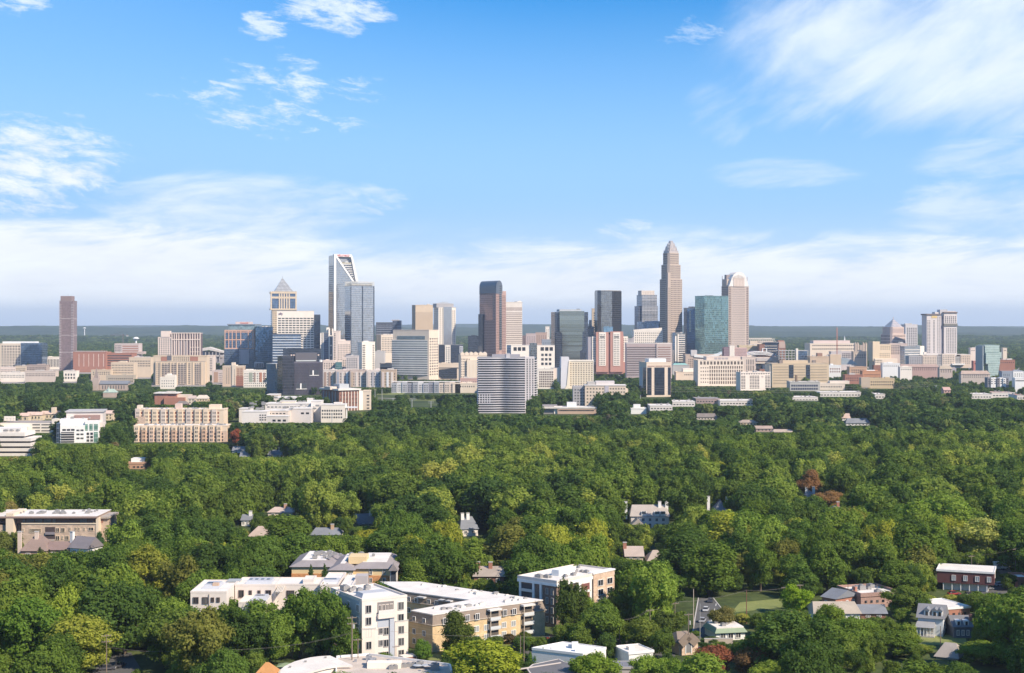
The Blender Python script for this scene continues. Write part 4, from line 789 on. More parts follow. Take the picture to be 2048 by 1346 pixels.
n = 14; top = [(1489+73*i/n, 711.5-8.5*math.sin(math.pi*(.12+.88*i/n))) for i in range(n+1)]
b.poly('arch_roof', [(1489,712)]+top+[(1562,712)], wall((.36,.30,.31)), 8, 60)
for q in range(3): b.poly('roof_rim', [(x, y-.2+q*2.6) for x, y in top]+[(x, y+1.1+q*2.6) for x, y in reversed(top)], PAINTW, 6.5-2.6*q, 14)
b.bx('lower_glass', 1513, 1545, 716, 722, wall((.5,.45,.42)), -.2, 3); b.bx('dark_base', 1513, 1525, 728, 737, DARKM, 1.4, 3); b.bx('base_ledge', 1511, 1562, 724.5, 727, CREAM, -1, 3)
b = T('pink and white banded apartment house in front of the skyscraper with the rounded white crown', 1447, 1447, 1494, 697, 2560, wall((.62,.42,.38)), [(1469,1493,698,712,12,5,.35,.6)], phi=0, d=18, vis=713, name='apartment_building', cat='apartment building')
b.bx('dark_end', 1447, 1459, 694, 713, wall((.22,.14,.16)), -.5, 10); b.bx('white_bay', 1459, 1469, 691, 713, WHITE, -1, 8); b.g(1448,1458,696,711,4,5,.4,.55,win((.4,.35,.35),.3),off=-.5)
b = T('pale yellow hotel block with tiny windows at the foot of the white crowned skyscraper', 1478, 1478, 1520, 692, 2750, wall((.64,.52,.34)), [(1493,1518,694,702,11,4,.45,.5)], phi=0, d=22, vis=703)
b = Bd('ballpark_stand', 'cream ballpark stand with an open truss top behind the arena', 'stand', 1496, 1496, 1548, 681, 3000, phi=0, d=30, vis=690)
b.bx('wall', 1500, 1546, 682, 700, CREAM, 0, 20); m = MB()
for i in range(13): x = b.x(1497+4*i); m.bar((x,2,b.z(683)), (x+3,2,b.z(676.5)), .7); m.bar((x+6,2,b.z(683)), (x+3,2,b.z(676.5)), .7)
m.box(b.x(1497), b.x(1544), 1.6, 2.4, b.z(677.3), b.z(676)); b.part('truss', m, WHITE)
b = T('dark brick and glass modern block with a wide flat roof behind the arena', 1519, 1519, 1571, 690, 2720, wall((.30,.16,.12)), None, phi=0, d=26, vis=710, roof=ROOFG)
b.bx('dark_glass', 1530, 1556, 685, 710, GL_DARK, -.6, 20); b.bx('flat_roof', 1519, 1557, 683.5, 685, wall((.30,.28,.28)), -2, 24); b.bx('cream_end', 1558, 1570, 683, 696, wall((.5,.37,.30)), -.5, 20); b.bx('brick_cap', 1556, 1568, 681, 684.5, BRICKF, 2, 18)
for i in range(3): b.bx('white_band', 1529, 1554, 691.5+5*i, 692.3+5*i, WHITE, -.9, 1)
b.bx('white_frame', 1524, 1526, 697, 712, PAINTW, -1, 1); b.bx('white_frame', 1532, 1534, 697, 712, PAINTW, -1, 1); b.bx('white_frame', 1524, 1534, 696.4, 697.6, PAINTW, -1.02, 1)
b = Bd('parking_deck', 'open concrete parking frame right of the arena', 'parking deck', 1558, 1558, 1616, 698, 2600, phi=0, d=30, vis=721)
m = MB()
for i in range(5): z = b.z(702+5*i); m.box(0, b.w, 0, 28, z, z+1)
for i in range(10): x = b.w*i/9; m.box(x-.5, x+.5, .2, 1.4, -.5, b.z(700)); m.box(x-.5, x+.5, 26, 27, -.5, b.z(700))
b.part('concrete_frame', m, CONC); b.bx('glass_wall', 1594, 1614, 702, 722, GL_BLUE, -.5, 10); b.bx('stair_tower', 1592, 1596, 697, 722, WHITE, -1, 6)
b = Bd('office_building', 'long cream office building with rows of small windows on the right horizon side', 'office building', 1617, 1620, 1710, 686, 3150, phi=5, d=40, vis=703)
b.body(CREAM, z1=b.z(687)); b.bx('upper_storey', 1627, 1700, 681, 687, wall((.60,.48,.43)), 5, 30); b.roof(ROOFW, z=b.z(687)); 
b.g(1624, 1709, 689, 693, 22, 1, .6, .6); b.g(1624, 1709, 696, 700, 22, 1, .6, .6)
b = T('white gridded block below the long cream office building', 1662, 1662, 1706, 704, 2950, wall((.55,.49,.47)), [(1684,1705,706,716,6,3,.65,.65)], phi=0, d=20, vis=716)
b = T('cluttered tan theatre block with a blank tall stage box', 1620, 1620, 1682, 714, 2560, wall((.58,.43,.30)), [(1624,1660,726,731,8,1,.35,.5)], phi=0, d=26, vis=733)
b.bx('stage_box', 1660, 1682, 709, 733, wall((.62,.47,.33)), -1, 22); b.bx('brick_box', 1635, 1645, 706, 716, wall((.34,.20,.15)), 1, 12); b.bx('dark_box', 1625, 1632, 720, 728, wall((.3,.24,.2)), -1, 8); b.units(5, 8)
b = Bd('museum', 'building with a pale curved glass roof sloping down to the right', 'museum', 1681, 1681, 1716, 716, 2650, phi=0, d=20, vis=729)
b.poly('curved_roof', [(1681,729),(1681,715),(1693,716),(1702,719),(1710,724),(1715,729)], glass((.45,.50,.52),.4,.3,4,3,.08,.1,(.4,.42,.43),.1), 0, 20)
b = Bd('jail_block', 'wide tan block with horizontal ribs and two dark vertical window strips', 'government building', 1539, 1544, 1658, 728, 2300, phi=6, d=34, vis=772)
TB = wall((.56,.44,.30)); b.body(TB); b.roof(ROOFT, par=.4, pm=TB); b.bx('upper_block', 1566, 1616, 721, 728, TB, 5, 26); b.bx('dark_tank', 1559, 1566, 720, 728, wall((.25,.2,.17)), 4, 12)
b.bx('dark_strip', 1578, 1587, 730, 756, GL_DARK, -.5, 1); b.bx('dark_strip', 1612, 1620, 730, 762, GL_DARK, -.5, 1)
for i in range(7):
    for a0, a1 in ((1547,1577),(1588,1611),(1621,1654)): b.bx('rib', a0, a1, 733.2+5.4*i, 734.4+5.4*i, wall((.34,.27,.19)), -.35, .5)
b.bx('cream_end', 1539.5, 1544, 730, 772, CREAM, 2, 30)
b = T('tan low garage with two dark towers in front of the ribbed tan block', 1580, 1580, 1640, 765, 2180, CONC, [(1582,1636,768,781,12,2,.85,.6,win((.06,.07,.11),.2))], phi=0, d=26, vis=780, name='parking_deck', cat='parking deck'); b.units(5, 5)
b.bx('dark_tower', 1591.5, 1595, 750, 766, wall((.25,.17,.12)), 1, 6)
b = T('cream low office row right of the tan low garage', 1636, 1636, 1690, 768, 2200, wall((.68,.58,.48)), [(1638,1684,771,776,14,1,.5,.5)], phi=0, d=22, vis=778); b.bx('upper_step', 1660, 1699, 762, 768, wall((.72,.62,.52)), 3, 18)
b = T('white block with tall dark bays right of the ribbed tan block', 1657, 1657, 1682, 732, 2420, PAINTW, [(1659,1681,735,746,5,2,.5,.6,BRICKD)], phi=0, d=16, vis=750)
b = T('tan colonnaded courthouse with arched windows among trees', 1707, 1707, 1733, 704, 2850, wall((.52,.42,.33)), [(1709,1732,708,717,5,2,.4,.6)], phi=0, d=18, vis=722)
b = Bd('silo_group', 'pair of rounded tan silo towers left of the tan tower cluster', 'silos', 1709, 1709, 1738, 686, 2950, phi=0, d=16, vis=702)
for px in (1712, 1716.5, 1728, 1733): b.part('silo', MB().cyl(b.x(px), 6, -.5, b.z(687), 2.6, 16).cyl(b.x(px), 6, b.z(687), b.z(684.5), 1.2, 10), wall((.50,.41,.33)))
b.bx('wall', 1719, 1726, 690, 703, wall((.42,.34,.28)), 4, 12)
b = T('orange brick block with tall windows above the trees left of the brick cluster', 1699, 1699, 1734, 735, 2380, wall((.55,.36,.24)), [(1702,1732,738,747,7,2,.5,.6)], phi=0, d=18, vis=750); b.units(3, 4)
b = T('orange brick church hall with a pale roof box above the brick cluster', 1725, 1725, 1762, 743, 2300, wall((.54,.27,.15)), [(1728,1760,747,757,8,2,.4,.5)], phi=0, d=18, vis=760, roof=ROOFW)
b.bx('roof_box', 1733, 1750, 740, 744, PAINTW, 2, 10)
b = T('red brick hall at the left of the brick cluster', 1690, 1690, 1726, 751, 2280, BRICKF, [(1692,1724,754,763,9,2,.4,.5)], phi=0, d=16, vis=765, roof=ROOFT)
b = T('tan modern low block at the front of the brick cluster', 1725, 1725, 1789, 758, 2180, wall((.58,.44,.27)), [(1728,1787,761,772,14,2,.5,.5)], phi=0, d=22, vis=774, roof=ROOFG); b.bx('red_wing', 1722, 1740, 755, 775, wall((.5,.4,.3)), -1, 10); b.units(4, 2)
b = T('grey side tan tower cluster right of the silo towers', 1738, 1746, 1782, 690, 2620, wall((.62,.50,.36)), [(1760,1781,692,700,5,3,.5,.4),(1748,1780,706,716,9,3,.4,.45)], phi=16, vis=722, name='hospital', cat='hospital')
b.bx('left_tower', 1745, 1759, 683, 722, wall((.62,.50,.36)), -1, 16); b.bx('lower_wing', 1748, 1793, 717, 734, wall((.66,.56,.46)), -3, 1); b.g(1750, 1765, 719, 726, 5, 2, .6, .5, off=-3); b.bx('brick_base', 1745, 1766, 730, 740, BRICKD, -4, 1)
b = Bd('office_tower', 'pink stone tower with a glass pyramid top on the right side of town', 'office tower', 1771, 1782, 1813, 655, 2800, phi=22, d=34, vis=690)
PK = wall((.54,.43,.38)); z1 = b.z(668); m = MB(); w, d = b.w, b.d
m.prism([(3,0),(w-3,0),(w,3),(w,d-3),(w-3,d),(3,d),(0,d-3),(0,3)], -.5, z1); b.part('wall', m, PK)
m = MB(); m.prism([(5,2),(w-5,2),(w-2,5),(w-2,d-5),(w-5,d-2),(5,d-2),(2,d-5),(2,5)], z1, b.z(654)); b.part('upper_drum', m, PK)
m = MB(); m.prism([(6,4),(w-6,4),(w-4,6),(w-4,d-6),(w-6,d-4),(6,d-4),(4,d-6),(4,6)], b.z(654), b.z(638), [(w/2-.3,d/2-.3),(w/2+.3,d/2-.3)]*1+[(w/2+.3,d/2-.3),(w/2+.3,d/2+.3),(w/2+.3,d/2+.3),(w/2-.3,d/2+.3),(w/2-.3,d/2+.3),(w/2-.3,d/2-.3)])
b.part('glass_pyramid', m, glass((.55,.52,.50), .5, .25, 4, 2.5, .1, .15, (.45,.38,.35), .15)); b.part('finial', MB().cyl(w/2, d/2, b.z(640), b.z(634), .5, 8), PK)
b.grid('F', 3, w-3, 3, z1-1, 9, 13, .5, .5, win((.16,.11,.10),.3)); b.grid('L', 3, d-3, 3, z1-1, 7, 13, .5, .5, win((.1,.07,.07),.2)); b.grid('F', 5, w-5, z1+1, b.z(657), 14, 1, .4, .9, wall((.36,.28,.27)), 'col', name='fin', off=2)
b = T('cream square grid office below the pink pyramid topped tower', 1780, 1780, 1815, 688, 2640, wall((.60,.48,.42)), [(1782,1802,690,709,6,6,.6,.55)], phi=0, d=26, vis=712)
b = T('pale condominium slab with dark vertical window strips behind the pink pyramid topped tower', 1809, 1811, 1835, 650, 2950, wall((.56,.53,.52)), [(1813,1834,655,692,5,11,.55,.6)], phi=6, d=24, vis=692, name='apartment_tower', cat='apartment tower')
b = T('blue grey glass clinic with white bands right of the pink tower base', 1800, 1809, 1848, 694, 2560, GL_SILV, [(1810,1847,697,712,1,3,1.,.2,WHITE)], phi=24, vis=722, name='office_building')
b.bx('white_corner', 1840, 1848.2, 692, 712, WHITE, -.5, 3)
b = Bd('apartment_building', 'long pale cream apartment building under the twin crowned tower', 'apartment building', 1815, 1818, 1941, 711, 2470, phi=2, d=22, vis=728)
for i, (a0, a1, y, c) in enumerate([(1818,1845,712,(.40,.38,.38)),(1845,1873,711,(.66,.54,.44)),(1873,1884,711,(.38,.36,.35)),(1884,1910,708,(.68,.57,.47)),(1910,1921,713,(.40,.38,.36)),(1921,1941,710,(.66,.53,.43))]):
    b.bx('wall', a0, a1, y, 736, wall(c), -.8*(i%2), 20); b.g(a0+1, a1-1, y+2, 728, max(3, int((a1-a0)/3.4)), 5, .4, .45, off=-.8*(i%2))
b.roof(ROOFW, z=b.z(709.5), y0=2, par=.3); b.bx('white_deck', 1903, 1928, 727, 730, PAINTW, -4, 1); b.bx('roof_box', 1848, 1853, 704, 710, WHITE, 3, 8)
b = Bd('apartment_tower', 'twin shafted apartment tower with dark cornices and a lift block on top', 'apartment tower', 1853, 1860, 1914, 630, 2750, phi=8, d=26, vis=708)
LV = wall((.62,.56,.53)); b.body(wall((.30,.28,.30)), z1=b.z(632), x0=1, y0=3)
for a0, a1, y in ((1853.5,1881,630),(1888,1914,626)):
    b.bx('shaft', a0, a1, y, 712, LV, 0, 22); b.bx('cornice', a0-1.5, a1+.5, y-2.5, y, wall((.20,.16,.15)), -1.5, 24)
b.bx('yellow_panel', 1863, 1874, 631.5, 636, wall((.65,.48,.22)), -.4, 1); b.bx('lift_block', 1880, 1895, 619, 640, wall((.50,.48,.48)), 3, 16); b.bx('upper_step', 1870, 1885, 624, 630, LV, 5, 18); b.bx('upper_step', 1893, 1912, 622, 626, LV, 5, 18)
WV = win((.08,.08,.09), .3); b.g(1854, 1861, 640, 706, 2, 22, .6, .5, WV); b.g(1866, 1870, 640, 706, 1, 22, .6, .6, WV); b.g(1874, 1880, 633, 706, 2, 23, .35, .75, WV); b.g(1889, 1913, 632, 646, 6, 4, .5, .7, WV); b.g(1892, 1913, 656, 706, 6, 16, .4, .75, WV); b.bx('dark_collar', 1887.5, 1914.5, 647, 652, wall((.20,.19,.17)), -1.5, 20)
b = Bd('office_building', 'pale green glass cube building with shifted storeys at right', 'office building', 1960, 1969, 2000, 690, 2400, phi=16, d=24, vis=732)
GC = glass((.42,.52,.48), .45, .2, 3.6, 2.0, .08, .12, (.45,.55,.5), .15); b.bx('upper_cube', 1970, 1999, 690, 705, GC, 0, 22); b.bx('middle_slab', 1969, 2003, 704.5, 716, GC, 2, 24); b.bx('lower_cube', 1971, 1999, 706, 728, GC, -1.5, 20); b.bm('grey_side', -2, 0.1, 2, 22, -.5, b.z(692), wall((.34,.38,.38))); b.part('sloped_base', MB().frust(b.x(1979), b.x(1992), -1, 8, -.5, b.x(1975), b.x(1999), -1, 8, b.z(728)), GC)
sm = [(1941,1963,697,2900,PINKW,'small cream villa roofs left of the green glass cube on the far slope'),(2006,2014,697,2900,CREAM,'tiny cream gable right of the green glass cube'),(1999,2030,721,2560,BRICKF,'red and cream brick row right of the green glass cube'),(1947,1962,723,2650,wall((.5,.2,.16)),'small red brick hall left of the green glass cube base'),(1765,1800,728,2380,PAINTW,'white roofed sheds in front of the pink tower base'),(1800,1824,735,2320,WHITE,'white trimmed low shed left of the brown roofed row')]
for x0, x1, y, D, mt, lb in sm: b = T(lb, x0, x0, x1, y, D, mt, [(x0+1,x1-1,y+2,y+6,max(2,int((x1-x0)/4)),1,.4,.5)], phi=0, d=12, vis=y+8, name='low_building', cat='low building')
# white modern townhouses far right
b = Bd('townhouse_row', 'row of white boxy modern townhouses with dark windows at the right', 'townhouse row', 1975, 1975, 2019, 756, 2020, phi=0, d=14, vis=770)
for i in range(7): a = 1975+6.2*i; b.bx('house_front', a, a+5.2, 755+(i%2), 775, PAINTW if i%3 else wall((.2,.2,.22)), -1.2*(i%2), 12); b.g(a+1, a+4.4, 757, 769, 1, 3, .7, .45, WIN, 'one', off=-1.2*(i%2))
b.roof(ROOFG, z=b.z(757), y0=1)
b = T('grey and white boxy townhouse row at the right edge behind the boxy white townhouses', 2004, 2004, 2050, 744, 2200, wall((.30,.33,.38)), [(2006,2020,747,753,4,2,.5,.5)], phi=0, d=14, vis=756, name='townhouse_row', cat='townhouse row'); b.bx('white_front', 2026, 2047, 743, 756, PAINTW, -.6, 8); b.g(2028, 2046, 746, 754, 4, 2, .4, .4, off=-.6)
b = T('white banded modern house at the right edge below the grey townhouse row', 2030, 2030, 2050, 757, 2000, PAINTW, [(2031,2050,760,763,1,1,1.,.6,DARKM)], phi=0, d=12, vis=768, name='house', cat='house')
def rowroof(lb, x0, x1, yr, ye, yb, wm, rm, n=3, name='house', cat='house', vis=None, D=None, phi=0, d=11, hip=3., ch=None, chm=None, win_=True, group=None):
    """a house: walls, pitched roof with eaves, optional chimneys at given photo columns"""
    if D and D > 560: vis = (vis or (ye+yb)/2)-3
    b = Bd(name, lb, cat, x0, x0 if phi >= 0 else x1, x1, ye, D, yb=yb, phi=phi, d=d, vis=vis or (ye+yb)/2, group=group)
    b.body(wm); b.part('roof', MB().gable(0, b.w, 0, d, b.h-.15, b.h+(ye-yr)*b.k+.4, 'x', hip, .6), rm)
    if win_: b.grid('F', b.w*.06, b.w*.94, max(.8, b.h-5.8), b.h-.5, max(2, int(b.w/3.4)), 2 if b.h > 5.5 else 1, .35, .55, WIN, 'one', frame=PAINTW if b.D < 900 else None)
    for px in (ch or []):
        x = b.x(px, 3); c = b.part('chimney', MB().box(x-.7, x+.7, d*.35, d*.35+1.2, b.h-2, b.h+(ye-yr)*b.k+1.9), chm or BRICKF); b.part('chimney_cap', MB().box(x-.8, x+.8, d*.35-.1, d*.35+1.3, b.h+(ye-yr)*b.k+1.9, b.h+(ye-yr)*b.k+2.15), CONC, c)
    return b
rowroof('long brown roofed apartment row far right above the tree canopy', 1922, 1980, 742, 748, 760, wall((.5,.42,.36)), roofm((.42,.32,.26)), vis=753, D=2200, name='apartment_building', cat='apartment building')
rowroof('brown roofed lodge right of the white trimmed low shed', 1879, 1905, 732, 738, 748, wall((.5,.4,.34)), roofm((.40,.33,.25)), vis=741, D=2350)
rowroof('reddish roofed row above the tree canopy below the cream apartments', 1800, 1878, 729, 734, 742, wall((.45,.3,.26)), roofm((.36,.26,.22)), vis=735, D=2420)
rowroof('small pink gabled house among trees left of the right edge', 1888, 1901, 775, 780, 790, wall((.55,.34,.28)), roofm((.5,.32,.27)), vis=785, D=1750, hip=0)
# ================================================================== MIDDLE DISTANCE
low = [(1345,1390,804,1660,ROOFW,'white flat roofed warehouse left part behind the houses in the trees',813),(1392,1440,798,1700,ROOFG,'grey roofed flat warehouse with brown lower wall',812),(1440,1508,802,1680,ROOFW,'white flat roofed warehouse with rooftop units right of the grey roofed one',810),
 (1585,1636,795,1900,ROOFW,'white and grey low roof in the trees right of centre',801),(1640,1722,785,2000,ROOFW,'long white low roof in front of the brick cluster',794),(1750,1770,789,1900,ROOFW,'short white roof right of the long white low roof',794),(1942,1984,789,1900,ROOFW,'white flat roof by the power line on the right',795),(1984,2030,786,1930,roofm((.45,.28,.22)),'red brown flat roof by the power line on the right',795),
 (2034,2050,791,1850,wall((.5,.22,.15)),'red brick corner building at the right edge by the power line',800),(1300,1345,812,1600,ROOFW,'small white roof peeking from trees near the cream office block',818)]
for x0, x1, y, D, rm, lb, vis in low:
    b = T(lb, x0, x0, x1, y, D, wall((.68,.62,.56)) if rm is not ROOFG else wall((.36,.27,.24)), [(x0+1,x1-1,y+3,y+7,max(3,int((x1-x0)/6)),1,.6,.5)], roof=rm, phi=0, d=32, vis=y+6, name='low_building', cat='low building', par=.2, units=5)
# left: white garage, clinic, stepped building
b = Bd('parking_deck', 'white parking deck with wide dark slots at the left', 'parking deck', 0, 0, 104, 845, 1330, phi=0, d=30, vis=865)
b.body(WHITE, z1=b.z(846)); b.part('roof', MB().box(0, b.w, 0, 30, b.z(846), b.z(845.4)), roofm((.36,.31,.28))); 
for i in range(4):
    for a0, a1 in ((65,80),(83,102)): b.bx('deck_opening', a0, a1, 848.5+6*i, 850.5+6*i, DARKM, -.15, .5)
b.bx('stair_tower', 104, 117, 838, 872, WHITE, -1, 20); b.bx('lower_wing', 0, 60, 852, 872, WHITE, -6, 0); b.g(1, 58, 859, 864, 6, 1, .8, .7, off=-6); b.bx('roof_sign_box', 8, 28, 834, 843, WHITE, 8, 12)
for i in range(14): x = b.x(4+7*i); b.part('lamp_post', MB().cyl(x, 4, b.z(846), b.z(838), .12, 6).box(x-.8, x+.8, 3.8, 4.2, b.z(838.2), b.z(837.6)), METAL)
carm = [plain(c, .3, .2) for c in ((.7,.7,.7),(.1,.1,.12),(.4,.08,.06),(.3,.32,.35),(.75,.73,.7))]
b = Bd('clinic', 'white office building with a big flat grey hall roof and green glass panels', 'office building', 113, 122, 203, 822, 1225, phi=10, d=36, vis=885)
b.part('hall', MB().box(3, b.x(203), 10, 38, -.5, b.z(826)), wall((.62,.55,.50))); r = b.part('roof', MB().box(2, b.x(203)+1, 9, 42, b.z(826), b.z(824)), roofm((.46,.44,.42)))
b.bx('wall', 122, 171, 850, 890, PAINTW, -6, 9.9); b.bx('upper_wall', 120, 173, 838, 850, PAINTW, -2, 9.8); b.bx('right_wing', 171, 199, 842, 890, PAINTW, -4.5, 9.7); b.bx('brown_glass', 149, 200, 832, 841, wall((.26,.17,.15)), 8.5, 10.2)
GG = glass((.16,.34,.26), .4, .2, 3.5, 1.5, .08, .1, (.4,.45,.42)); 
for a0, a1 in ((171,177),(180,186.5),(189,197)): b.bx('green_glass', a0, a1, 848, 861, GG, -4.7, 0)
b.bx('green_glass', 189, 197, 864, 886, GG, -4.75, 0); b.g(172, 187, 864, 886, 2, 3, .7, .7, off=-4.5); b.bx('dark_bay', 124, 150, 863, 884, DARKM, -6.2, 0)
for i in range(4): b.bx('balcony_slab', 123.5, 150.5, 865+5*i, 866.4+5*i, wall((.5,.48,.46)), -7, 0)
b.g(124, 150, 857, 861, 3, 1, .8, .9, off=-6); b.g(152, 168, 856, 880, 2, 3, .75, .4, off=-6); b.bm('blue_side', -3, 0, -5, 8, -.5, b.z(846), GL_BLUE); b.units(4, 3, z=b.z(838)-.5, y0=0, y1=9)
b.bx('loading_wing', 199, 210, 846, 866, wall((.6,.53,.47)), 0, 10)
b = Bd('office_building', 'white stepped office building with deep dark floor gaps at the left edge', 'office building', 0, 0, 66, 866, 1095, phi=0, d=26, vis=911)
for i in range(5):
    xr = (50, 63, 63, 68, 63)[i]; y = 866+10*i
    b.bx('floor_slab', -20, xr, y, y+6.2, wall((.72,.66,.60)), -1-.5*i, 24); b.bx('window_ribbon', -20, xr-3, y+6.2, y+10, WINB, .6, 23)
b.bx('roof', -20, 49.6, 864.6, 866, ROOFW, -.6, 23); b.bx('penthouse', -20, 42, 857, 865, wall((.7,.66,.62)), 6, 20); b.units(8, 7, x0=0, x1=b.w*.6, z=b.z(866)+.6, y0=0, y1=6)
for i, (x0, x1, y, lb) in enumerate([(36,56,832,'cream gabled house at the left behind the white parking deck'),(53,83,830,'long cream roofed house row behind the white parking deck'),(82,120,828,'cream house with a square tower left of the flat hall roof'),(196,226,827,'yellow cream gabled house right of the flat hall roof')]):
    b = rowroof(lb, x0, x1, y-5, y, y+30, wall((.66,.54,.38)), roofm((.62,.46,.38)), D=1560-20*i, vis=y+14, hip=0)
    if i == 2: b.bx('tower', 102, 110, 815, 830, CREAM, 1, 6)
# U shaped apartments
AP = wall((.70,.56,.42)); AB = brick((.58,.42,.32), (.66,.54,.44), .8, .3)
b = Bd('apartment_building', 'long cream apartment building standing behind the brick trimmed one', 'apartment building', 270, 270, 447, 819, 1420, phi=0, d=22, vis=850)
b.body(AP, z1=b.z(820)); b.roof(ROOFW, z=b.z(820), par=.5, pm=AP)
for i, a in enumerate(range(270, 440, 17)):
    b.bx('bay', a+1, a+10, 817+(i%2), 868, AP if i % 3 else wall((.62,.52,.45)), -1.4, .5); b.g(a+2, a+9, 822, 851, 3, 4, .4, .5, off=-1.4); b.g(a+11, a+16, 822, 851, 1, 4, .6, .6, win((.25,.10,.07),.3))
b.bx('brick_panel', 272, 291, 833, 850, AB, -1.6, -1.3); b.bx('stair_tower', 274, 282, 811, 820, CREAM, 4, 12); b.units(26, 4, size=1.6); b.bx('penthouse', 418, 440, 810, 820, AP, 6, 16); b.bx('gable', 350, 362, 808, 819, wall((.6,.45,.38)), 5, 12)
b = Bd('apartment_building', 'brick trimmed cream apartment building with bays above the trees at left', 'apartment building', 268, 268, 453, 852, 1230, phi=0, d=20, vis=884)
b.body(AB, z1=b.z(863)); b.part('upper_wall', MB().box(0, b.w, -.15, 20, b.z(863), b.z(853)), AP); b.roof(ROOFW, z=b.z(853), par=.5, pm=AP)
for i, a in enumerate(range(268, 446, 15)):
    c = (AP, wall((.60,.40,.28)), wall((.64,.48,.38)), wall((.68,.53,.40)))[i%4]; y = 851+(i%2)-(1.5 if i > 6 else 0)
    b.bx('bay', a+1, a+9, y+8, 905, c, -1.3, .5); b.bx('bay_top', a+.6, a+9.4, y, y+8, AP, -1.5, .5); b.g(a+2, a+8, y+2, 884, 2, 4, .42, .5, off=-1.5); b.g(a+10, a+14, 858, 884, 1, 4, .6, .6, WIN)
b.units(30, 6, size=1.6)
b = Bd('school', 'red brick school with several flat roofed wings among the trees', 'school', 307, 307, 380, 792, 1800, phi=0, d=30, vis=806)
b.bx('upper_wing', 309, 354, 787, 815, BRICKF, 4, 28); b.bx('flat_roof', 307, 355, 785.5, 787.4, ROOFW, 2, 29); b.bx('roof_box', 333, 349, 783, 786, wall((.5,.46,.42)), 8, 16); b.bx('lower_wing', 328, 369, 795, 815, BRICKF, 0, 10); b.g(336, 352, 790, 793, 4, 1, .7, .6, off=4)
b.bx('white_wing', 354, 380, 790, 812, CREAM, 6, 20)
rowroof('grey roofed gym hall with a white post right of the red brick school', 352, 374, 803, 808, 822, BRICKD, SHING, D=1620, vis=810)
rowroof('yellow cream hall with a pale pitched roof right of the school', 392, 416, 791, 797, 812, wall((.66,.52,.34)), roofm((.60,.52,.42)), D=1780, vis=803)
rowroof('small cream shed left of the pale pitched roof hall', 376, 390, 792, 797, 812, CREAM, roofm((.5,.4,.34)), D=1790, vis=803, hip=0)
# white hospital complex
b = Bd('hospital', 'white hospital complex of many joined blocks with cluttered white roofs', 'hospital', 470, 470, 692, 812, 1478, phi=0, d=60, vis=843)
HW = wall((.72,.66,.60)); HD = b.k
def blk(a0, a1, yt, dist, dp, mt=HW, wins=None, name='block'):
    dist *= .89; k = dist/F; t = lambda p: (p-1024)*k-b.O[0]; y0 = dist-b.D; z1 = H-(yt-HY)*k
    o = b.part(name, MB().box(t(a0), t(a1), y0, y0+dp, -.5, z1), mt); b.part('roof', MB().box(t(a0)-.3, t(a1)+.3, y0-.3, y0+dp+.3, z1+.003, z1+.6), ROOFW, o)
    if wins:
        for p0, p1, pa, pb, nx, ny in wins: b.grid('F', t(p0), t(p1), H-(pb-HY)*k, H-(pa-HY)*k, nx, ny, .6, .5, WIN, 'one', off=y0)
    return y0, z1, t
blk(470, 536, 799, 1800, 40, wall((.42,.36,.32))); blk(478, 520, 806, 1760, 20, HW, [(482,516,801,804,6,1)]); blk(533, 556, 790, 1850, 22, CREAM); blk(536, 595, 796, 1790, 30, HW, [(540,590,800,805,8,1)])
blk(530, 634, 808, 1690, 30, HW, [(533,602,812,816,9,1)]); blk(614, 624, 798, 1720, 8); blk(484, 534, 824, 1600, 26, HW, [(518,533,828,842,3,3)]); blk(478, 500, 818, 1650, 20)
blk(534, 576, 822, 1620, 24, wall((.68,.58,.50)), [(536,572,825,829,5,1)]); blk(533, 576, 833, 1580, 12, wall((.62,.56,.50)), [(543,574,837,845,3,1)]); blk(576, 622, 818, 1640, 24, wall((.60,.55,.52)), [(600,620,823,830,2,1)])
blk(622, 642, 803, 1665, 20, HW, [(624,630,812,832,1,4)]); blk(642, 690, 810, 1650, 20, wall((.74,.66,.56)), [(643,685,818,838,9,3)]); blk(668, 682, 806, 1662, 8)
y0, z1, t = blk(560, 590, 803, 1700, 10, CREAM)
m = MB(); k = 1470/F; m.box((688-1024)*k-b.O[0], (713-1024)*k-b.O[0], -8, 6, H-(816-HY)*k, H-(814.5-HY)*k); m.box((692-1024)*k-b.O[0], (694-1024)*k-b.O[0], -7, -5, -.5, H-(816-HY)*k); b.part('canopy', m, PAINTW)
rn = random.Random(4); me = MB().box(-.5,.5,-.5,.5,0,.8).box(-.4,.4,-.4,.4,.8,.9).mesh('roof_unit', EQUIP)
for i in range(50):
    D = rn.uniform(1425, 1585); px = rn.uniform(490, 640); s = rn.uniform(1.3, 3.2)
    inst('roof_unit', me, b.root, ((px-1024)*D/F-b.O[0], D-b.D, H-(812+(1478-D)*.145-HY)*D/F), 0, (s*1.3, s, s*.7))
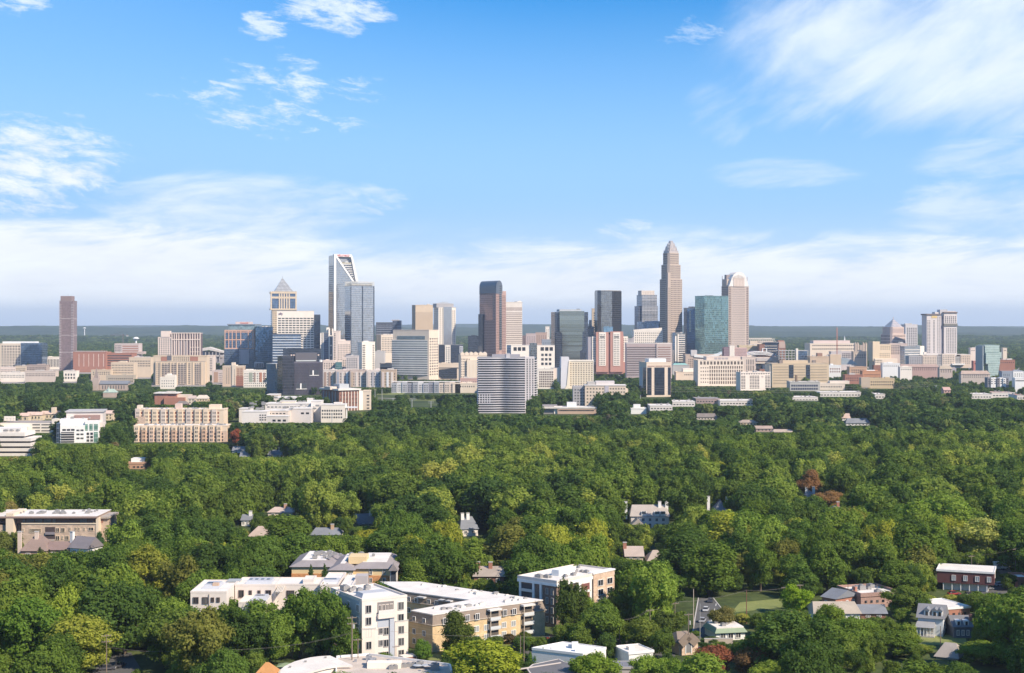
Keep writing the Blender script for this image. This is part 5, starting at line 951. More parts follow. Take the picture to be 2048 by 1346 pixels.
# small houses deep in the canopy
rowroof('brown gabled house with two front gables in the far canopy right of centre', 1393, 1434, 828, 834, 850, wall((.55,.48,.42)), SHING, D=1500, vis=840, hip=2)
rowroof('tan villa with hipped roof in the far canopy right of the gabled house', 1478, 1515, 841, 845, 860, wall((.72,.58,.44)), roofm((.36,.29,.24)), D=1420, vis=849, hip=5)
rowroof('brown roofed long house below the tan villa in the far canopy', 1512, 1545, 853, 857, 872, wall((.4,.3,.26)), roofm((.38,.29,.24)), D=1340, vis=866, hip=0)
rowroof('pale brown roof right end house in the far canopy by the long house', 1545, 1588, 860, 864, 876, wall((.45,.36,.3)), roofm((.42,.34,.28)), D=1330, vis=866)
rowroof('pinkish roofed house far right in the canopy with white gable', 1684, 1700, 828, 836, 850, PAINTW, roofm((.5,.38,.33)), D=1500, vis=842, hip=0)
rowroof('grey roofed house with white wall right of the pinkish roofed one', 1692, 1740, 838, 846, 860, wall((.6,.58,.55)), SHINGG, D=1420, vis=851)
rowroof('grey slate roof showing in the canopy left of centre with cream chimney', 536, 562, 902, 909, 930, wall((.6,.55,.5)), SHINGG, D=1060, vis=914, hip=0, ch=[559], chm=CREAM)
rowroof('grey pointed roof in the canopy left of the cream chimney roof', 480, 498, 906, 914, 932, wall((.5,.48,.45)), SHINGG, D=1050, vis=914, hip=0)
rowroof('white trimmed grey house below the red leaved tree at left', 465, 492, 895, 901, 920, PAINTW, SHINGG, D=1100, vis=905, hip=0)
b = T('small white roofed brick block in the canopy at left', 256, 256, 290, 928, 1010, wall((.50,.30,.20)), [(264,288,932,936,3,1,.6,.8)], phi=0, d=16, vis=938, name='low_building', cat='low building', units=5)
b.bx('white_upper', 262, 290, 918, 929, PAINTW, 5, 14)
rowroof('white house half hidden left of centre in the canopy', 483, 500, 1033, 1040, 1070, PAINTW, SHINGG, D=720, vis=1055, hip=0, ch=[500], chm=PAINTW)
rowroof('tan hipped roof house left of centre in the canopy', 497, 536, 1057, 1072, 1092, wall((.5,.42,.36)), roofm((.42,.33,.27)), D=665, vis=1074, hip=4)
rowroof('low pink roofed house in the canopy above the tan hipped roof', 536, 585, 1018, 1024, 1052, wall((.66,.56,.48)), roofm((.50,.40,.35)), D=740, vis=1030, ch=[570], chm=wall((.5,.3,.22)))
rowroof('grey slate house with a white chimney in the canopy near the middle', 718, 748, 1032, 1048, 1066, PAINTW, SHINGG, D=715, vis=1052, hip=0, phi=20, ch=[743], chm=PAINTW)
rowroof('long grey slate roof in the canopy above the tan apartment house', 622, 680, 1060, 1069, 1092, wall((.5,.46,.42)), SHINGG, D=670, vis=1071, hip=2, ch=[664], chm=wall((.5,.34,.22)))
b = rowroof('white house with a curved slate roof and tall white chimneys near the centre', 922, 956, 1038, 1058, 1085, wall((.74,.66,.58)), SHINGG, D=690, vis=1076, hip=2, phi=15, ch=[926, 937], chm=PAINTW)
b = rowroof('large white gambrel house with dormers right of centre', 1262, 1338, 1014, 1032, 1064, wall((.72,.66,.60)), roofm((.40,.35,.31)), D=700, vis=1048, hip=1.5, d=12, ch=[1252, 1320, 1334], chm=PAINTW)
for px in (1288, 1314, 1326): b.part('dormer', MB().box(b.x(px-5), b.x(px+5), -.3, 4, b.h-.5, b.h+2.0), PAINTW); b.g(px-4, px+4, 1021, 1029, 2, 1, .7, .7, WIN, 'one', off=-.3)
b.part('front_wing', MB().box(b.x(1262), b.x(1284), -7, 0, -.5, b.z(1046)), PAINTW); b.part('wing_roof', MB().gable(b.x(1262), b.x(1284), -7, 1, b.z(1046), b.z(1034), 'y', 0, .5), roofm((.36,.32,.29)))
rowroof('grey slate roof between tall white chimneys right of the gambrel house', 1430, 1454, 1003, 1022, 1050, PAINTW, SHINGG, D=735, vis=1021, hip=4, ch=[1417.5, 1455, 1466], chm=PAINTW)
rowroof('house with a brick chimney behind the bare branches at right', 1664, 1690, 1014, 1022, 1050, BRICKD, SHING, D=740, vis=1016, ch=[1677])
rowroof('white trimmed house behind the dead red tree', 1612, 1630, 983, 990, 1015, PAINTW, SHINGG, D=790, vis=992, ch=[1614, 1628], chm=PAINTW)
rowroof('tan roof with two brick chimneys in the trees above the long white roof', 948, 1008, 1139, 1152, 1176, BRICKD, roofm((.34,.29,.25)), D=548, vis=1154, hip=1, ch=[956, 981])
rowroof('pale stone house with ornate gable peeking through trees right of centre', 1252, 1286, 1098, 1112, 1150, wall((.55,.44,.36)), roofm((.44,.36,.31)), D=600, vis=1118, hip=0, ch=[1250])
rowroof('brown shingle roof right of the ornate gabled stone house', 1296, 1330, 1106, 1122, 1150, wall((.45,.36,.3)), roofm((.40,.33,.28)), D=600, vis=1124, hip=3)
# ================================================================== FOREGROUND
# stone building at left
b = Bd('apartment_building', 'long stone faced building with a dark top storey and deep flat eaves at left', 'apartment building', -20, -20, 192, 1034, 640, phi=0, d=20, vis=1088)
KO.append((190,217,1034,1078,660))
SB = brick((.50,.38,.29), (.60,.50,.42), 1.6, .55, .12); CRM = wall((.70,.58,.44)); BRN2 = wall((.20,.13,.11))
b.bx('wall', 43, 192, 1047, 1110, SB, 0, 20); b.bx('wall', -20, 14, 1050, 1110, SB, 0, 20); b.bx('top_storey', -20, 190, 1036, 1047, BRN2, 1.2, 19); b.bx('recess', 29, 43, 1036, 1110, WINB, 3, 19); b.bx('stair_tower', 14, 29, 1026, 1110, CRM, -1.5, 16)
rf = b.part('roof', MB().box(b.x(-20), b.x(195), -1.6, 21, b.z(1035.5), b.z(1032)), wall((.28,.20,.17))); b.part('roof_membrane', MB().box(b.x(-20), b.x(196), -1.2, 21.6, b.z(1032), b.z(1031.3)), ROOFW, rf)
b.bx('ledge', 43, 192.4, 1046, 1048, CRM, -.3, 3)
for a0, a1 in ((45.5,50.5),(53,69),(70,85),(88,102),(105,112),(160,174)): b.g(a0, a1, 1037.5, 1046.5, max(1, int((a1-a0)/4)), 1, .85, .85, glass((.35,.40,.40), .3, .15), 'one', off=1.2, frame=BRN2)
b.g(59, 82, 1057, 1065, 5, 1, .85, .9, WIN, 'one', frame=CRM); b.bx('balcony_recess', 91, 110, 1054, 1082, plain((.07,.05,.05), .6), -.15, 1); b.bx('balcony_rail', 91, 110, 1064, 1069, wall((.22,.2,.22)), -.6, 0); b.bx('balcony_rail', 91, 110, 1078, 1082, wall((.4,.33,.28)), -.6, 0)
for px, py, ww, hh in ((47,1060,2,6),(115.5,1060,6,8),(126,1060,7,8),(140,1058,3,6),(152,1058,3,6),(158,1058,3,6),(169,1058,2.4,5),(182,1058,10,6),(115.5,1076,7,8),(125,1075,2.4,6),(134,1076,7,8),(147.5,1075,10,7),(164.5,1074,3,6),(170,1074,3,6),(80,1075,7,6)):
    b.g(px-ww/2, px+ww/2, py-hh/2, py+hh/2, 1, 1, .96, .96, WIN, 'one', frame=CRM)
b.bx('end_wing', 192, 216, 1039, 1110, SB, 4, 18); b.bx('end_roof', 191, 218, 1035, 1039, ROOFT, 3, 19); b.bx('end_pier', 192, 197, 1036, 1110, CRM, -.2, 5)
for i in range(3): b.bx('brick_strip', 198.5+3*i, 200+3*i, 1039, 1048, BRICKF, 3.8, 5)
b.units(26, 9, z=b.z(1031.5)-.4, size=1.4, x0=b.x(0), y0=4, y1=18)
rowroof('brown hip roofed house in front of the long stone building', 42, 92, 1077, 1101, 1120, wall((.30,.20,.16)), roofm((.26,.19,.16)), D=590, vis=1108, hip=4, d=13, ch=[36, 70], chm=wall((.62,.5,.42)))
rowroof('brown roof link house right of the brown hip roofed house', 94, 140, 1088, 1099, 1120, wall((.30,.2,.17)), roofm((.24,.17,.15)), D=592, vis=1100, hip=0, d=9)
b = rowroof('grey slate gabled house with white chimneys right of the brown roofs', 140, 174, 1079, 1097, 1118, PAINTW, roofm((.20,.18,.19)), D=588, vis=1102, hip=0, d=9, phi=-25, ch=[142], chm=PAINTW)
# tan and orange apartment house behind the long white roof
TN = wall((.66,.50,.28)); ORB = brick((.52,.24,.10), (.55,.34,.2), .8, .3)
b = Bd('apartment_building', 'tan and orange brick apartment house with hipped grey roof edges and a white flat roof', 'apartment building', 580, 580, 790, 1137, 515, phi=0, d=28, vis=1164)
z1 = b.z(1137); SR = roofm((.28,.25,.25))
def wing(a0, a1, ya, yb2):
    x0, x1 = b.x(a0), b.x(a1)
    b.part('wall', MB().box(x0, x1, ya, yb2, b.z(1151), z1), TN); b.part('brick_wall', MB().box(x0-.1, x1+.1, ya-.1, yb2, -.5, b.z(1151)), ORB)
    b.part('hip_roof', MB().frust(x0-.8, x1+.8, ya-.8, yb2+.8, z1, x0+3, x1-3, ya+3, yb2-2, b.z(1127)), SR); b.part('flat_roof', MB().box(x0+3.05, x1-3.05, ya+3.05, yb2-2.05, b.z(1127)-.3, b.z(1127)+.12), ROOFW)
wing(706, 790, 0, 26); wing(663, 708, -3.2, 24); wing(580, 664, 4, 30)
b.bx('blank_box', 697, 733, 1117, 1131, TN, 3.5, 12)
b.g(728, 782, 1138.5, 1149.5, 2, 1, .18, .9, WIN, 'one', frame=PAINTW); b.g(728, 782, 1156, 1165, 2, 1, .18, .95, WIN, 'one', frame=PAINTW)
b.bx('porch', 781, 795, 1139, 1165, wall((.7,.66,.6)), -2, 1); b.part('porch_roof', MB().gable(b.x(780), b.x(796), -3, 1.5, z1-.3, z1+2.2, 'y', 0, .3), SR); b.bx('porch_opening', 783, 793, 1141, 1163, WINB, -2.2, 0); b.g(696, 706, 1142, 1156, 1, 2, .7, .5, WIN, 'one', off=-3.2, frame=PAINTW)
b.units(14, 5, z=b.z(1127)-.2, size=1.5, x0=5, x1=b.w-6, y0=8, y1=22)
# polygon plan buildings
class Pb:
    def __init__(s, name, label, cat, pts, h, vis=None):
        s.o = pts[0]; s.p = [(x-s.o[0], y-s.o[1]) for x, y in pts]; s.h = h; s.root = empty(name, (*s.o, 0)); tag(s.root, label, cat); FP.append(list(pts))
        if vis: KO.append(vis)
    def part(s, name, mb, mat, parent=None): return mb.build(name, mat, parent or s.root)
    def inset(s, q):
        n = len(s.p); out = []
        for i in range(n):
            a, b, c = Vector(s.p[i-1]), Vector(s.p[i]), Vector(s.p[(i+1)%n]); d1 = (b-a).normalized(); d2 = (c-b).normalized()
            n1 = Vector((-d1.y, d1.x)); n2 = Vector((-d2.y, d2.x)); k = max(.3, 1+n1.dot(n2)); out.append(tuple(b+(n1+n2)*q/k))
        return out
    def edge(s, i):
        a = s.p[i]; b = s.p[(i+1) % len(s.p)]; L_ = math.hypot(b[0]-a[0], b[1]-a[1]); return a, L_, math.atan2(b[1]-a[1], b[0]-a[0])
    def box(s, i, name, u0, u1, z0, z1, mat, out=.1, inn=.05):
        """a box on edge i, u along the edge"""
        a, L_, th = s.edge(i); o = MB().box(u0, u1, -out, inn, z0, z1).build(name, mat, s.root, (a[0], a[1], 0)); o.rotation_euler = (0, 0, th); return o
    def wins(s, i, us, zs, w, h, mat=None, frame=PAINTW, out=.1, name='window'):
        a, L_, th = s.edge(i); me = MB().box(-w/2, w/2, -.05, .05, -h/2, h/2).mesh(name, mat or WIN); t = .13
        f = MB().box(-w/2-t, w/2+t, -.12, .04, h/2, h/2+t).box(-w/2-t, w/2+t, -.12, .04, -h/2-t, -h/2).box(-w/2-t, -w/2, -.12, .04, -h/2, h/2).box(w/2, w/2+t, -.12, .04, -h/2, h/2).box(-.05, .05, -.11, .0, -h/2, h/2).mesh('frame', frame)
        for u in us:
            for z in zs:
                o = inst(name, me, s.root, (a[0]+u*math.cos(th)+(out-.08)*math.sin(th), a[1]+u*math.sin(th)-(out-.08)*math.cos(th), z), th); inst('frame', f, o)
YB = brick((.59,.43,.24), (.58,.46,.31), .6, .2, .1); MAN = roofm((.27,.215,.17)); 
fp = [(-23.1,436),(10.1,460),(-30,493),(-44,493),(-35,475),(-13.5,460),(-30.4,443)]
b = Pb('apartment_building', 'yellow brick apartment building with a brown mansard storey and long white roof', 'apartment building', fp, 10.7, (818,1092,1165,1268,500))
b.part('wall', MB().prism(b.p, -.5, 7.8), YB); out_ = b.inset(-.5); b.part('mansard', MB().prism(b.inset(-.15), 7.9, 10.6, b.inset(.55)), MAN)
b.part('roof', MB().prism(b.inset(.35), 10.6, 10.9), ROOFW); b.part('eave', MB().prism(b.inset(-.35), 7.7, 7.9), wall((.5,.42,.33)))
L0 = b.edge(0)[1]
b.wins(0, [12, 15.5, 19, 25.5, 29], [2.2, 5.0], 1.5, 1.5, win((.30,.31,.30),.6)); b.wins(0, [4, 12, 15.5, 25.5, 29], [8.7], 1.2, 1.7, WIN, out=.55)
for u in (21.6, 34.0):
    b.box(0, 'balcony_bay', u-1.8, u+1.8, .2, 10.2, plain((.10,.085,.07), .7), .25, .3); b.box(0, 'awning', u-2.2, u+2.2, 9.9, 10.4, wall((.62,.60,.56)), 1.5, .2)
    for z in (1.6, 4.3, 7.0): b.box(0, 'balcony', u-1.9, u+1.9, z-.15, z+.1, CONC, 1.3, .2); b.box(0, 'balcony_rail', u-1.9, u+1.9, z+.1, z+1.0, wall((.52,.54,.54)), 1.35, -1.25)
    b.box(0, 'balcony_post', u-1.9, u-1.7, 0, 9.9, wall((.5,.42,.33)), 1.3, -1.1)
b.wins(6, [2.2, 6.5], [2.2, 5.0, 8.6], 1.1, 1.4, WIN); b.wins(4, [3,6,11,14,20,23.5], [8.6, 5.2], 1.1, 1.4, WIN)
for u in (8.5, 17, 19): b.box(4, 'awning', u-1.4, u+1.4, 9.7, 10.1, wall((.5,.48,.46)), 1.3, .2)
for i in range(30):
    rn.seed(i+70); t = rn.random(); s_ = rn.uniform(.5, 1.15)
    if i < 16: x, y = -25+32*t+0, 441+22*t+rn.uniform(-1, 3)
    else: x, y = 2-34*t+rn.uniform(-2,2), 463+26*t+rn.uniform(-3, 3)
    inst('roof_unit', MB().box(-.5,.5,-.5,.5,0,.6).box(-.3,.3,-.3,.3,.6,.7).mesh('roof_unit', wall((.6,.56,.5)) if i%3 else EQUIP), b.root, (x-b.o[0], y-b.o[1], 10.9), .6, (s_*1.8, s_, s_))
# white condominium
WC = wall((.68,.60,.53), .11, .25); GC2 = wall((.40,.42,.46))
b = Bd('condominium', 'white stucco condominium with roof terraces, grey skylights and a five storey end block', 'condominium', 380, 380, 700, 1172, 449, phi=0, d=14, vis=1172, ko=False)
KO.append((381,455,1165,1215,437)); KO.append((455,640,1160,1197,449)); KO.append((700,821,1190,1300,420)); KO.append((640,705,1160,1190,440))
O0 = b.O
def cb(name, a0, a1, yt, D, dp, mat=WC, zb=-.5, par=None, roofit=True):
    k = D/F; x0 = (a0-1024)*k-O0[0]; x1 = (a1-1024)*k-O0[0]; y0 = D-b.D; z1 = H-(yt-HY)*k
    o = b.part(name, MB().box(x0, x1, y0, y0+dp, zb, z1), mat)
    if roofit:
        b.part('roof', MB().box(x0+.3, x1-.3, y0+.3, y0+dp-.3, z1-.3, z1+.06), ROOFW, o); m = MB(); t = .3; m.box(x0-.05, x1+.05, y0-.05, y0+t, z1, z1+.5); m.box(x0-.05, x1+.05, y0+dp-t, y0+dp+.05, z1, z1+.5); m.box(x0-.05, x0+t, y0+t, y0+dp-t, z1, z1+.5); m.box(x1-t, x1+.05, y0+t, y0+dp-t, z1, z1+.5); b.part('parapet', m, WC, o)
    return x0, x1, y0, z1
def cw(a0, a1, p0, p1, D, fr=wall((.12,.09,.08))):
    k = D/F; x0 = (a0-1024)*k-O0[0]; x1 = (a1-1024)*k-O0[0]; z1 = H-(p0-HY)*k; z0 = H-(p1-HY)*k; b.grid('F', x0, x1, z0, z1, 1, 1, 1., 1., WIN, 'one', off=D-b.D, frame=fr)
def sky_(a0, a1, p0, D, dp):
    k = D/F; x0 = (a0-1024)*k-O0[0]; x1 = (a1-1024)*k-O0[0]; z0 = H-(p0-HY)*k; y0 = D-b.D
    o = b.part('skylight_deck', MB().frust(x0, x1, y0, y0+dp, z0, x0+.8, x1-.3, y0+.7, y0+dp-.2, z0+1.1), wall((.42,.43,.46)))
    for i in range(4): x = x0+1.5+(x1-x0-3)*i/3; b.part('skylight', MB().box(x-.45, x+.45, y0+dp*.4, y0+dp*.62, z0+.9, z0+1.2), WIN, o)
x0, x1, y0, z1 = cb('left_block', 381, 453, 1186, 437, 20); cw(387, 396.5, 1195, 1206, 437); cw(405.5, 415, 1195, 1207, 437); cw(423, 427.5, 1195.5, 1203.5, 437); cw(434, 439, 1195.5, 1203.5, 437)
b.part('downpipe', MB().box((417.6-1024)*437/F-O0[0], (418.6-1024)*437/F-O0[0], y0-.25, y0, 5, z1-.3), wall((.25,.22,.2))); sky_(402, 437, 1178, 443.5, 8); b.part('roof_hatch', MB().box(x1-5.5, x1-3.8, y0+7, y0+9, z1, z1+1.6), wall((.5,.36,.26)))
cb('middle_block', 470, 551, 1172, 449, 13); cw(478, 487, 1181, 1194, 449); cw(498.5, 503, 1181.5, 1190, 449); cw(516, 520.5, 1181.5, 1190, 449); cw(532, 541.5, 1181, 1194, 449); sky_(488, 543, 1169.5, 452, 7)
cb('gap_block', 453, 470, 1187, 452, 9, wall((.55,.50,.46))); cw(461, 469, 1173+16, 1181+16, 452); b.part('pergola', MB().box((452-1024)*.151-O0[0], (478-1024)*.151-O0[0], 5.5, 9, H-(1163.5-HY)*.151-.3, H-(1163.5-HY)*.151+.1), wall((.35,.37,.38)))
for q in (454, 476): b.part('pergola_post', MB().box((q-1024)*.151-O0[0]-.15, (q-1024)*.151-O0[0]+.15, 5.6, 5.9, 10, H-(1163.5-HY)*.151-.3), wall((.5,.5,.5)))
cb('right_block', 551, 640, 1171, 450, 12); cw(574, 588, 1181.5, 1194, 450); cw(604, 608.5, 1182, 1195, 450); cb('roof_box', 606, 627, 1162, 452, 7)
cb('lower_block', 477, 532, 1207, 438, 10.9); sky_(501, 534, 1201, 440.5, 5)
m = MB()
for i in range(5): x = (552+3*i-1024)*.149-O0[0]; m.bar((x, -2.5, H-(1184-HY)*.149), (x+.4, 2, H-(1173-HY)*.149), .22)
b.part('trellis', m, wall((.6,.55,.48)))
cb('link_block', 640, 676, 1172, 446, 22, WC); cb('link_block', 672, 696, 1187, 432, 30, GC2); sky_(640, 678, 1168, 452, 5)
b.part('lift_house', MB().box((706-1024)*.149-O0[0], (730-1024)*.149-O0[0], 4, 9, 15, H-(1159-HY)*.149), wall((.42,.38,.36)))
# end block with its own rotated frame
e = Bd('end_block', None, None, 690, 724, 814, 1203, 419, phi=30, d=22, ko=False); er = e.root
er.parent = b.root; er.location = (e.O[0]-O0[0], e.O[1]-O0[1], 0); er.name = 'end_block'
w, h = e.w, e.h; e.body(WC); e.bm('shaded_side', -.15, 0, 2, e.d, -.5, h-.3, GC2); e.roof(ROOFW, par=.5, pm=WC, ov=.05, th=.15)  # left face coated bluish grey: its shade is put into the colour
fl = (h-1)/5
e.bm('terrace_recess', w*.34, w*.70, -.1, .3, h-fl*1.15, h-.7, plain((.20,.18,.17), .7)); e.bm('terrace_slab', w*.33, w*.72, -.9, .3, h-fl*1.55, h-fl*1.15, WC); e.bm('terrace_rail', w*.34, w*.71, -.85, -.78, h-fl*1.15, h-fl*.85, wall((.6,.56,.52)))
e.bm('grey_bay', w*.34, w*.62, -.06, .3, h-fl*2.3, h-fl*1.55, GC2); e.bm('grey_strip', w*.60, w*.70, -.5, .3, -.5, h-fl*1.56, GC2); e.bm('stone_band', -.2, w*.3, -.25, .2, h-fl*2.35, h-fl*2.25, CONC); e.bm('stone_band', w*.73, w+.35, -.3, .2, h-fl*1.98, h-fl*1.9, CONC)
e.bm('lower_pier', w*.72, w+.3, -.22, .1, -.5, h-fl*2, wall((.66,.58,.50))); e.bm('lower_pier', -.1, w*.28, -.2, .1, -.5, h-fl*2.35, wall((.66,.58,.50)))
for i in range(5):
    z0 = h-1.3-fl*i
    for u in ((.14,) if i < 5 else ()): e.grid('F', w*u-.75, w*u+.75, z0-2.0, z0, 1, 1, 1., 1., WIN, 'one', frame=CONC, off=-.12 if i > 2 else 0)
    e.grid('F', w*.86-.8, w*.86+.8, z0-2.0, z0, 1, 1, 1., 1., WIN, 'one', frame=CONC, off=-.14 if i > 1 else 0)
    if i > 1: e.grid('F', w*.41-.5, w*.41+.5, z0-1.5, z0, 1, 1, 1., 1., WIN, 'one', frame=CONC); e.grid('F', w*.53-.7, w*.53+.7, z0-1.9, z0, 1, 1, 1., 1., WIN, 'one', frame=CONC)
    e.grid('L', 1.6, 3.2, z0-2, z0, 1, 1, 1., 1., WIN, 'one', frame=PAINTW, off=-.1); e.grid('L', 8, 9.4, z0-2, z0, 1, 1, 1., 1., WIN, 'one', frame=PAINTW, off=-.1)
for u in (.39,.47,.55,.64): e.grid('F', w*u-.35, w*u+.35, h-fl*1.1, h-fl*.45, 1, 1, 1., 1., WIN, 'one', off=-.12, frame=WC)
e.part('roof_deck', MB().frust(1.5, w-3.5, 3.5, 8.5, h, 2.2, w-4, 4, 8.2, h+1.4), wall((.44,.45,.47))); e.units(6, 4, y0=9, size=1.8)
e.bm('planter', w*.78, w+1.2, -4, -1, -.5, 2.0, wall((.66,.6,.54))); e.bm('planter_face', w*.80, w+.9, -4.1, -3.9, .3, 1.7, BRICKD)
# brick building right of the yellow one
DBK = brick((.20,.13,.10), (.3,.24,.2), .6, .2); LBK = brick((.55,.40,.29), (.60,.48,.38), .6, .2)
b = Bd('apartment_building', 'four storey dark brick building with white cornice and columns behind the tall oak', 'apartment building', 1042, 1113, 1224, 1167, 471, phi=50, d=15, vis=1195)
KO.append((1042,1224,1148,1196,496))
b.body(DBK); b.roof(ROOFW, par=.5, pm=WC, ov=.5, th=.5); b.bm('cornice', -.6, b.w+.6, -.62, b.d+.6, b.h-.9, b.h-.02, PAINTW)
for u in (.30,.50,.86): e_ = b.bm('white_column', -.5, 0, b.d*u+1.2, b.d*u+2.0, -.5, b.h-.9, PAINTW)
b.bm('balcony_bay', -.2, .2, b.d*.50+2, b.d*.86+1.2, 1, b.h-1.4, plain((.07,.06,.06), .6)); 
for i in range(4): b.bm('balcony_rail', -.7, -.5, b.d*.50+2, b.d*.86+1.2, .6+3.2*i, 1.5+3.2*i, WC)
b.grid('L', .6, b.d*.32, .8, b.h-1.3, 2, 4, .35, .6, WIN, 'one', frame=CONC); b.grid('F', 1, b.w*.3, .8, b.h-1.3, 2, 4, .4, .6, WIN, 'one', frame=CONC)
b.bm('brick_bay', b.w*.62, b.w+.3, -.8, 1, -.5, b.h+.6, LBK); b.bm('white_bay', b.w*.36, b.w*.6, -.6, 1, -.5, b.h-.95, PAINTW); b.grid('F', b.w*.38, b.w*.58, .8, b.h-1.3, 1, 4, .75, .7, plain((.2,.08,.07)), 'one', off=-.6)
b.grid('F', b.w*.66, b.w, .8, b.h-1, 2, 4, .55, .6, WIN, 'one', off=-.8, frame=PAINTW); b.bm('bay_cornice', b.w*.61, b.w+.5, -1, 1.2, b.h+.6, b.h+1.1, PAINTW); b.units(12, 4, size=1.5); b.bm('roof_box', b.w*.3, b.w*.6, 6, 9, b.h+.5, b.h+2.4, PAINTW)
# bottom edge roofs
c = MB(); arc = [(564,1345),(566,1339),(573,1333),(592,1324),(610,1319),(623,1316),(640,1313.8),(658,1312.7),(699,1330.5),(672,1331),(650,1335),(627,1341),(612,1346),(590,1352),(566,1352)]
P = [((px-1024)*90/(py-HY), 90*F/(py-HY)) for px, py in arc]
b = Pb('shop_building', 'white shop building with a sweeping curved flat roof at the bottom edge', 'shop', P[::-1], 5, (566,700,1312,1346,395))
b.part('wall', MB().prism(b.p, -.5, 4.6), WHITE); b.part('roof', MB().prism(b.inset(-.5), 4.6, 5.1), ROOFW)
for px, py in ((651,1317),(611,1325),(580,1336)): D = 90*F/(py-HY); b.part('roof_vent', MB().box((px-1024)*D/F-b.o[0]-.3, (px-1024)*D/F-b.o[0]+.3, D-b.o[1]-.3, D-b.o[1]+.3, 5.1, 5.5), EQUIP)
fp = [((px-1024)*91/(py-HY), 91*F/(py-HY)) for px, py in [(674,1316),(672,1352),(905,1352),(900,1332),(738,1311)]]
b = Pb('shop_building', 'low white flat roofed shop with parapet steps and rooftop machines at the bottom edge', 'shop', fp, 4, (674,900,1309,1346,395))
b.part('wall', MB().prism(b.p, -.5, 4.0), WHITE); b.part('roof', MB().prism(b.inset(.3), 3.9, 4.08), roofm((.55,.47,.40), .3))
m = MB()
for i in range(len(b.p)):
    a, q = Vector(b.p[i]), Vector(b.p[(i+1)%len(b.p)]); m.bar((a.x, a.y, 4.3), (q.x, q.y, 4.3), .35, .7)
b.part('parapet', m, PAINTW)
def at(px, py, z): D = (H-z)*F/(py-HY); return ((px-1024)*D/F-b.o[0], D-b.o[1])
for i, (px, py, s_) in enumerate([(711,1324,.7),(738,1320,1.6),(741,1330,2.0),(748,1324,1.3),(777,1327,1.2),(783,1339,1.3),(791,1338,1.3),(800,1336,1.3),(809,1335,1.3),(818,1334,1.3),(828,1333,1.3),(840,1335,2.),(870,1340,2.2)]):
    x, y = at(px, py, 4); m = MB().box(-.5,.5,-.5,.5,0,.75).cyl(0,0,.75,.9,.32,12); o = m.build('roof_unit', EQUIP if i > 4 else METAL, b.root, (x, y, 4.08)); o.scale = (s_, s_, s_)
for k in range(3): x, y = at(836+14*k, 1337, 4); b.part('satellite_dish', MB().cyl(x, y, 4.9, 5.1, 1.5-.2*k, 20, 1.1), wall((.35,.37,.4)))
x, y = at(765, 1336, 4); b.part('roof_box', MB().box(x-4, x+5, y-1, y+2, 4, 5.6), WHITE)
def hiproof(lb, cx_, base, z0, z1, hw, hd, wm, rm, name='house', cat='house', ko=None):
    D = base; x = (cx_-1024)*D/F; r = empty(name, (x-hw, D, 0)); tag(r, lb, cat); FP.append([(x-hw,D),(x+hw,D),(x+hw,D+2*hd),(x-hw,D+2*hd)])
    MB().box(.5, 2*hw-.5, .5, 2*hd-.5, -.5, z0).build('wall', wm, r); MB().gable(0, 2*hw, 0, 2*hd, z0, z1, 'x', hw*.85, 0).build('roof', rm, r); KO.append(ko) if ko else None; return r
hiproof('small pavilion with an orange tiled hip roof at the bottom edge', 531, 391, 4, 6.6, 2.9, 2.9, TAN, roofm((.52,.26,.10)), ko=(508,553,1330,1346,391))
hiproof('small shed with a mossy green roof left of the curved white roof', 570, 404, 3, 3.7, 2.4, 2.2, WHITE, roofm((.22,.28,.16)), 'shed', 'shed')
# grey roofed building, white walled yard building, fence, kiosk
def zp(pts, z): return [((px-1024)*(H-z)/(py-HY), (H-z)*F/(py-HY)) for px, py in pts]
b = Pb('house', 'house with a broad dark grey roof at the bottom edge in front of the cypresses', 'house', zp([(1055,1337),(1065,1352),(1150,1352),(1166,1328),(1129,1323.5),(1117,1317.5),(1066,1328)], 5), 5, (1050,1170,1318,1346,398))
b.part('wall', MB().prism(b.p, -.5, 4.6), wall((.42,.38,.35))); b.part('roof', MB().prism(b.inset(-.3), 4.6, 4.9), roofm((.15,.145,.15))); m = MB()
for i in range(len(b.p)): a, q = Vector(b.p[i]), Vector(b.p[(i+1)%len(b.p)]); m.bar((a.x, a.y, 4.8), (q.x, q.y, 4.8), .3, .35)
b.part('roof_edge', m, wall((.55,.5,.46))); x, y = zp([(1100,1334)], 5)[0]; m = MB().bar((x-9-b.o[0], y-3-b.o[1], 5.0), (x+3-b.o[0], y+5-b.o[1], 5.0), .3); b.part('ridge', m, wall((.5,.45,.42)))
b = Pb('office_building', 'low white building with a dark flat roof behind the cypress row', 'office building', zp([(1064,1297),(1166,1309),(1212,1296),(1127,1285)], 4), 4, (1064,1212,1284,1318,412))
b.part('wall', MB().prism(b.p, -.5, 4.0), wall((.72,.70,.68))); b.part('roof', MB().prism(b.inset(.35), 3.3, 3.5), roofm((.11,.10,.09), .35)); m = MB()
for i in range(4): a, q = Vector(b.p[i]), Vector(b.p[(i+1)%4]); m.bar((a.x, a.y, 3.95), (q.x, q.y, 3.95), .3, .7)
b.part('parapet', m, PAINTW)
for px, py, s_ in ((1150,1296,1.8),(1155,1302,1.4),(1140,1294,1.)): x, y = at(px, py, 4); o = MB().box(-.5,.5,-.5,.5,0,1.2).build('roof_unit', PAINTW, b.root, (x, y, 3.5)); o.scale = (s_, s_, s_)
b = T('white cube kiosk building with a roof vent near the bottom edge', 1246, 1258, 1306, 1309, 419, PAINTW, None, phi=22, d=9, vis=1325, name='kiosk', cat='small building', par=.2)
b.bm('roof_vent', 1.5, 3.2, 3, 4.7, b.h, b.h+1.4, WHITE); b.bm('door', .6, 1.6, -.06, .1, 0, 2.1, wall((.55,.55,.5)))
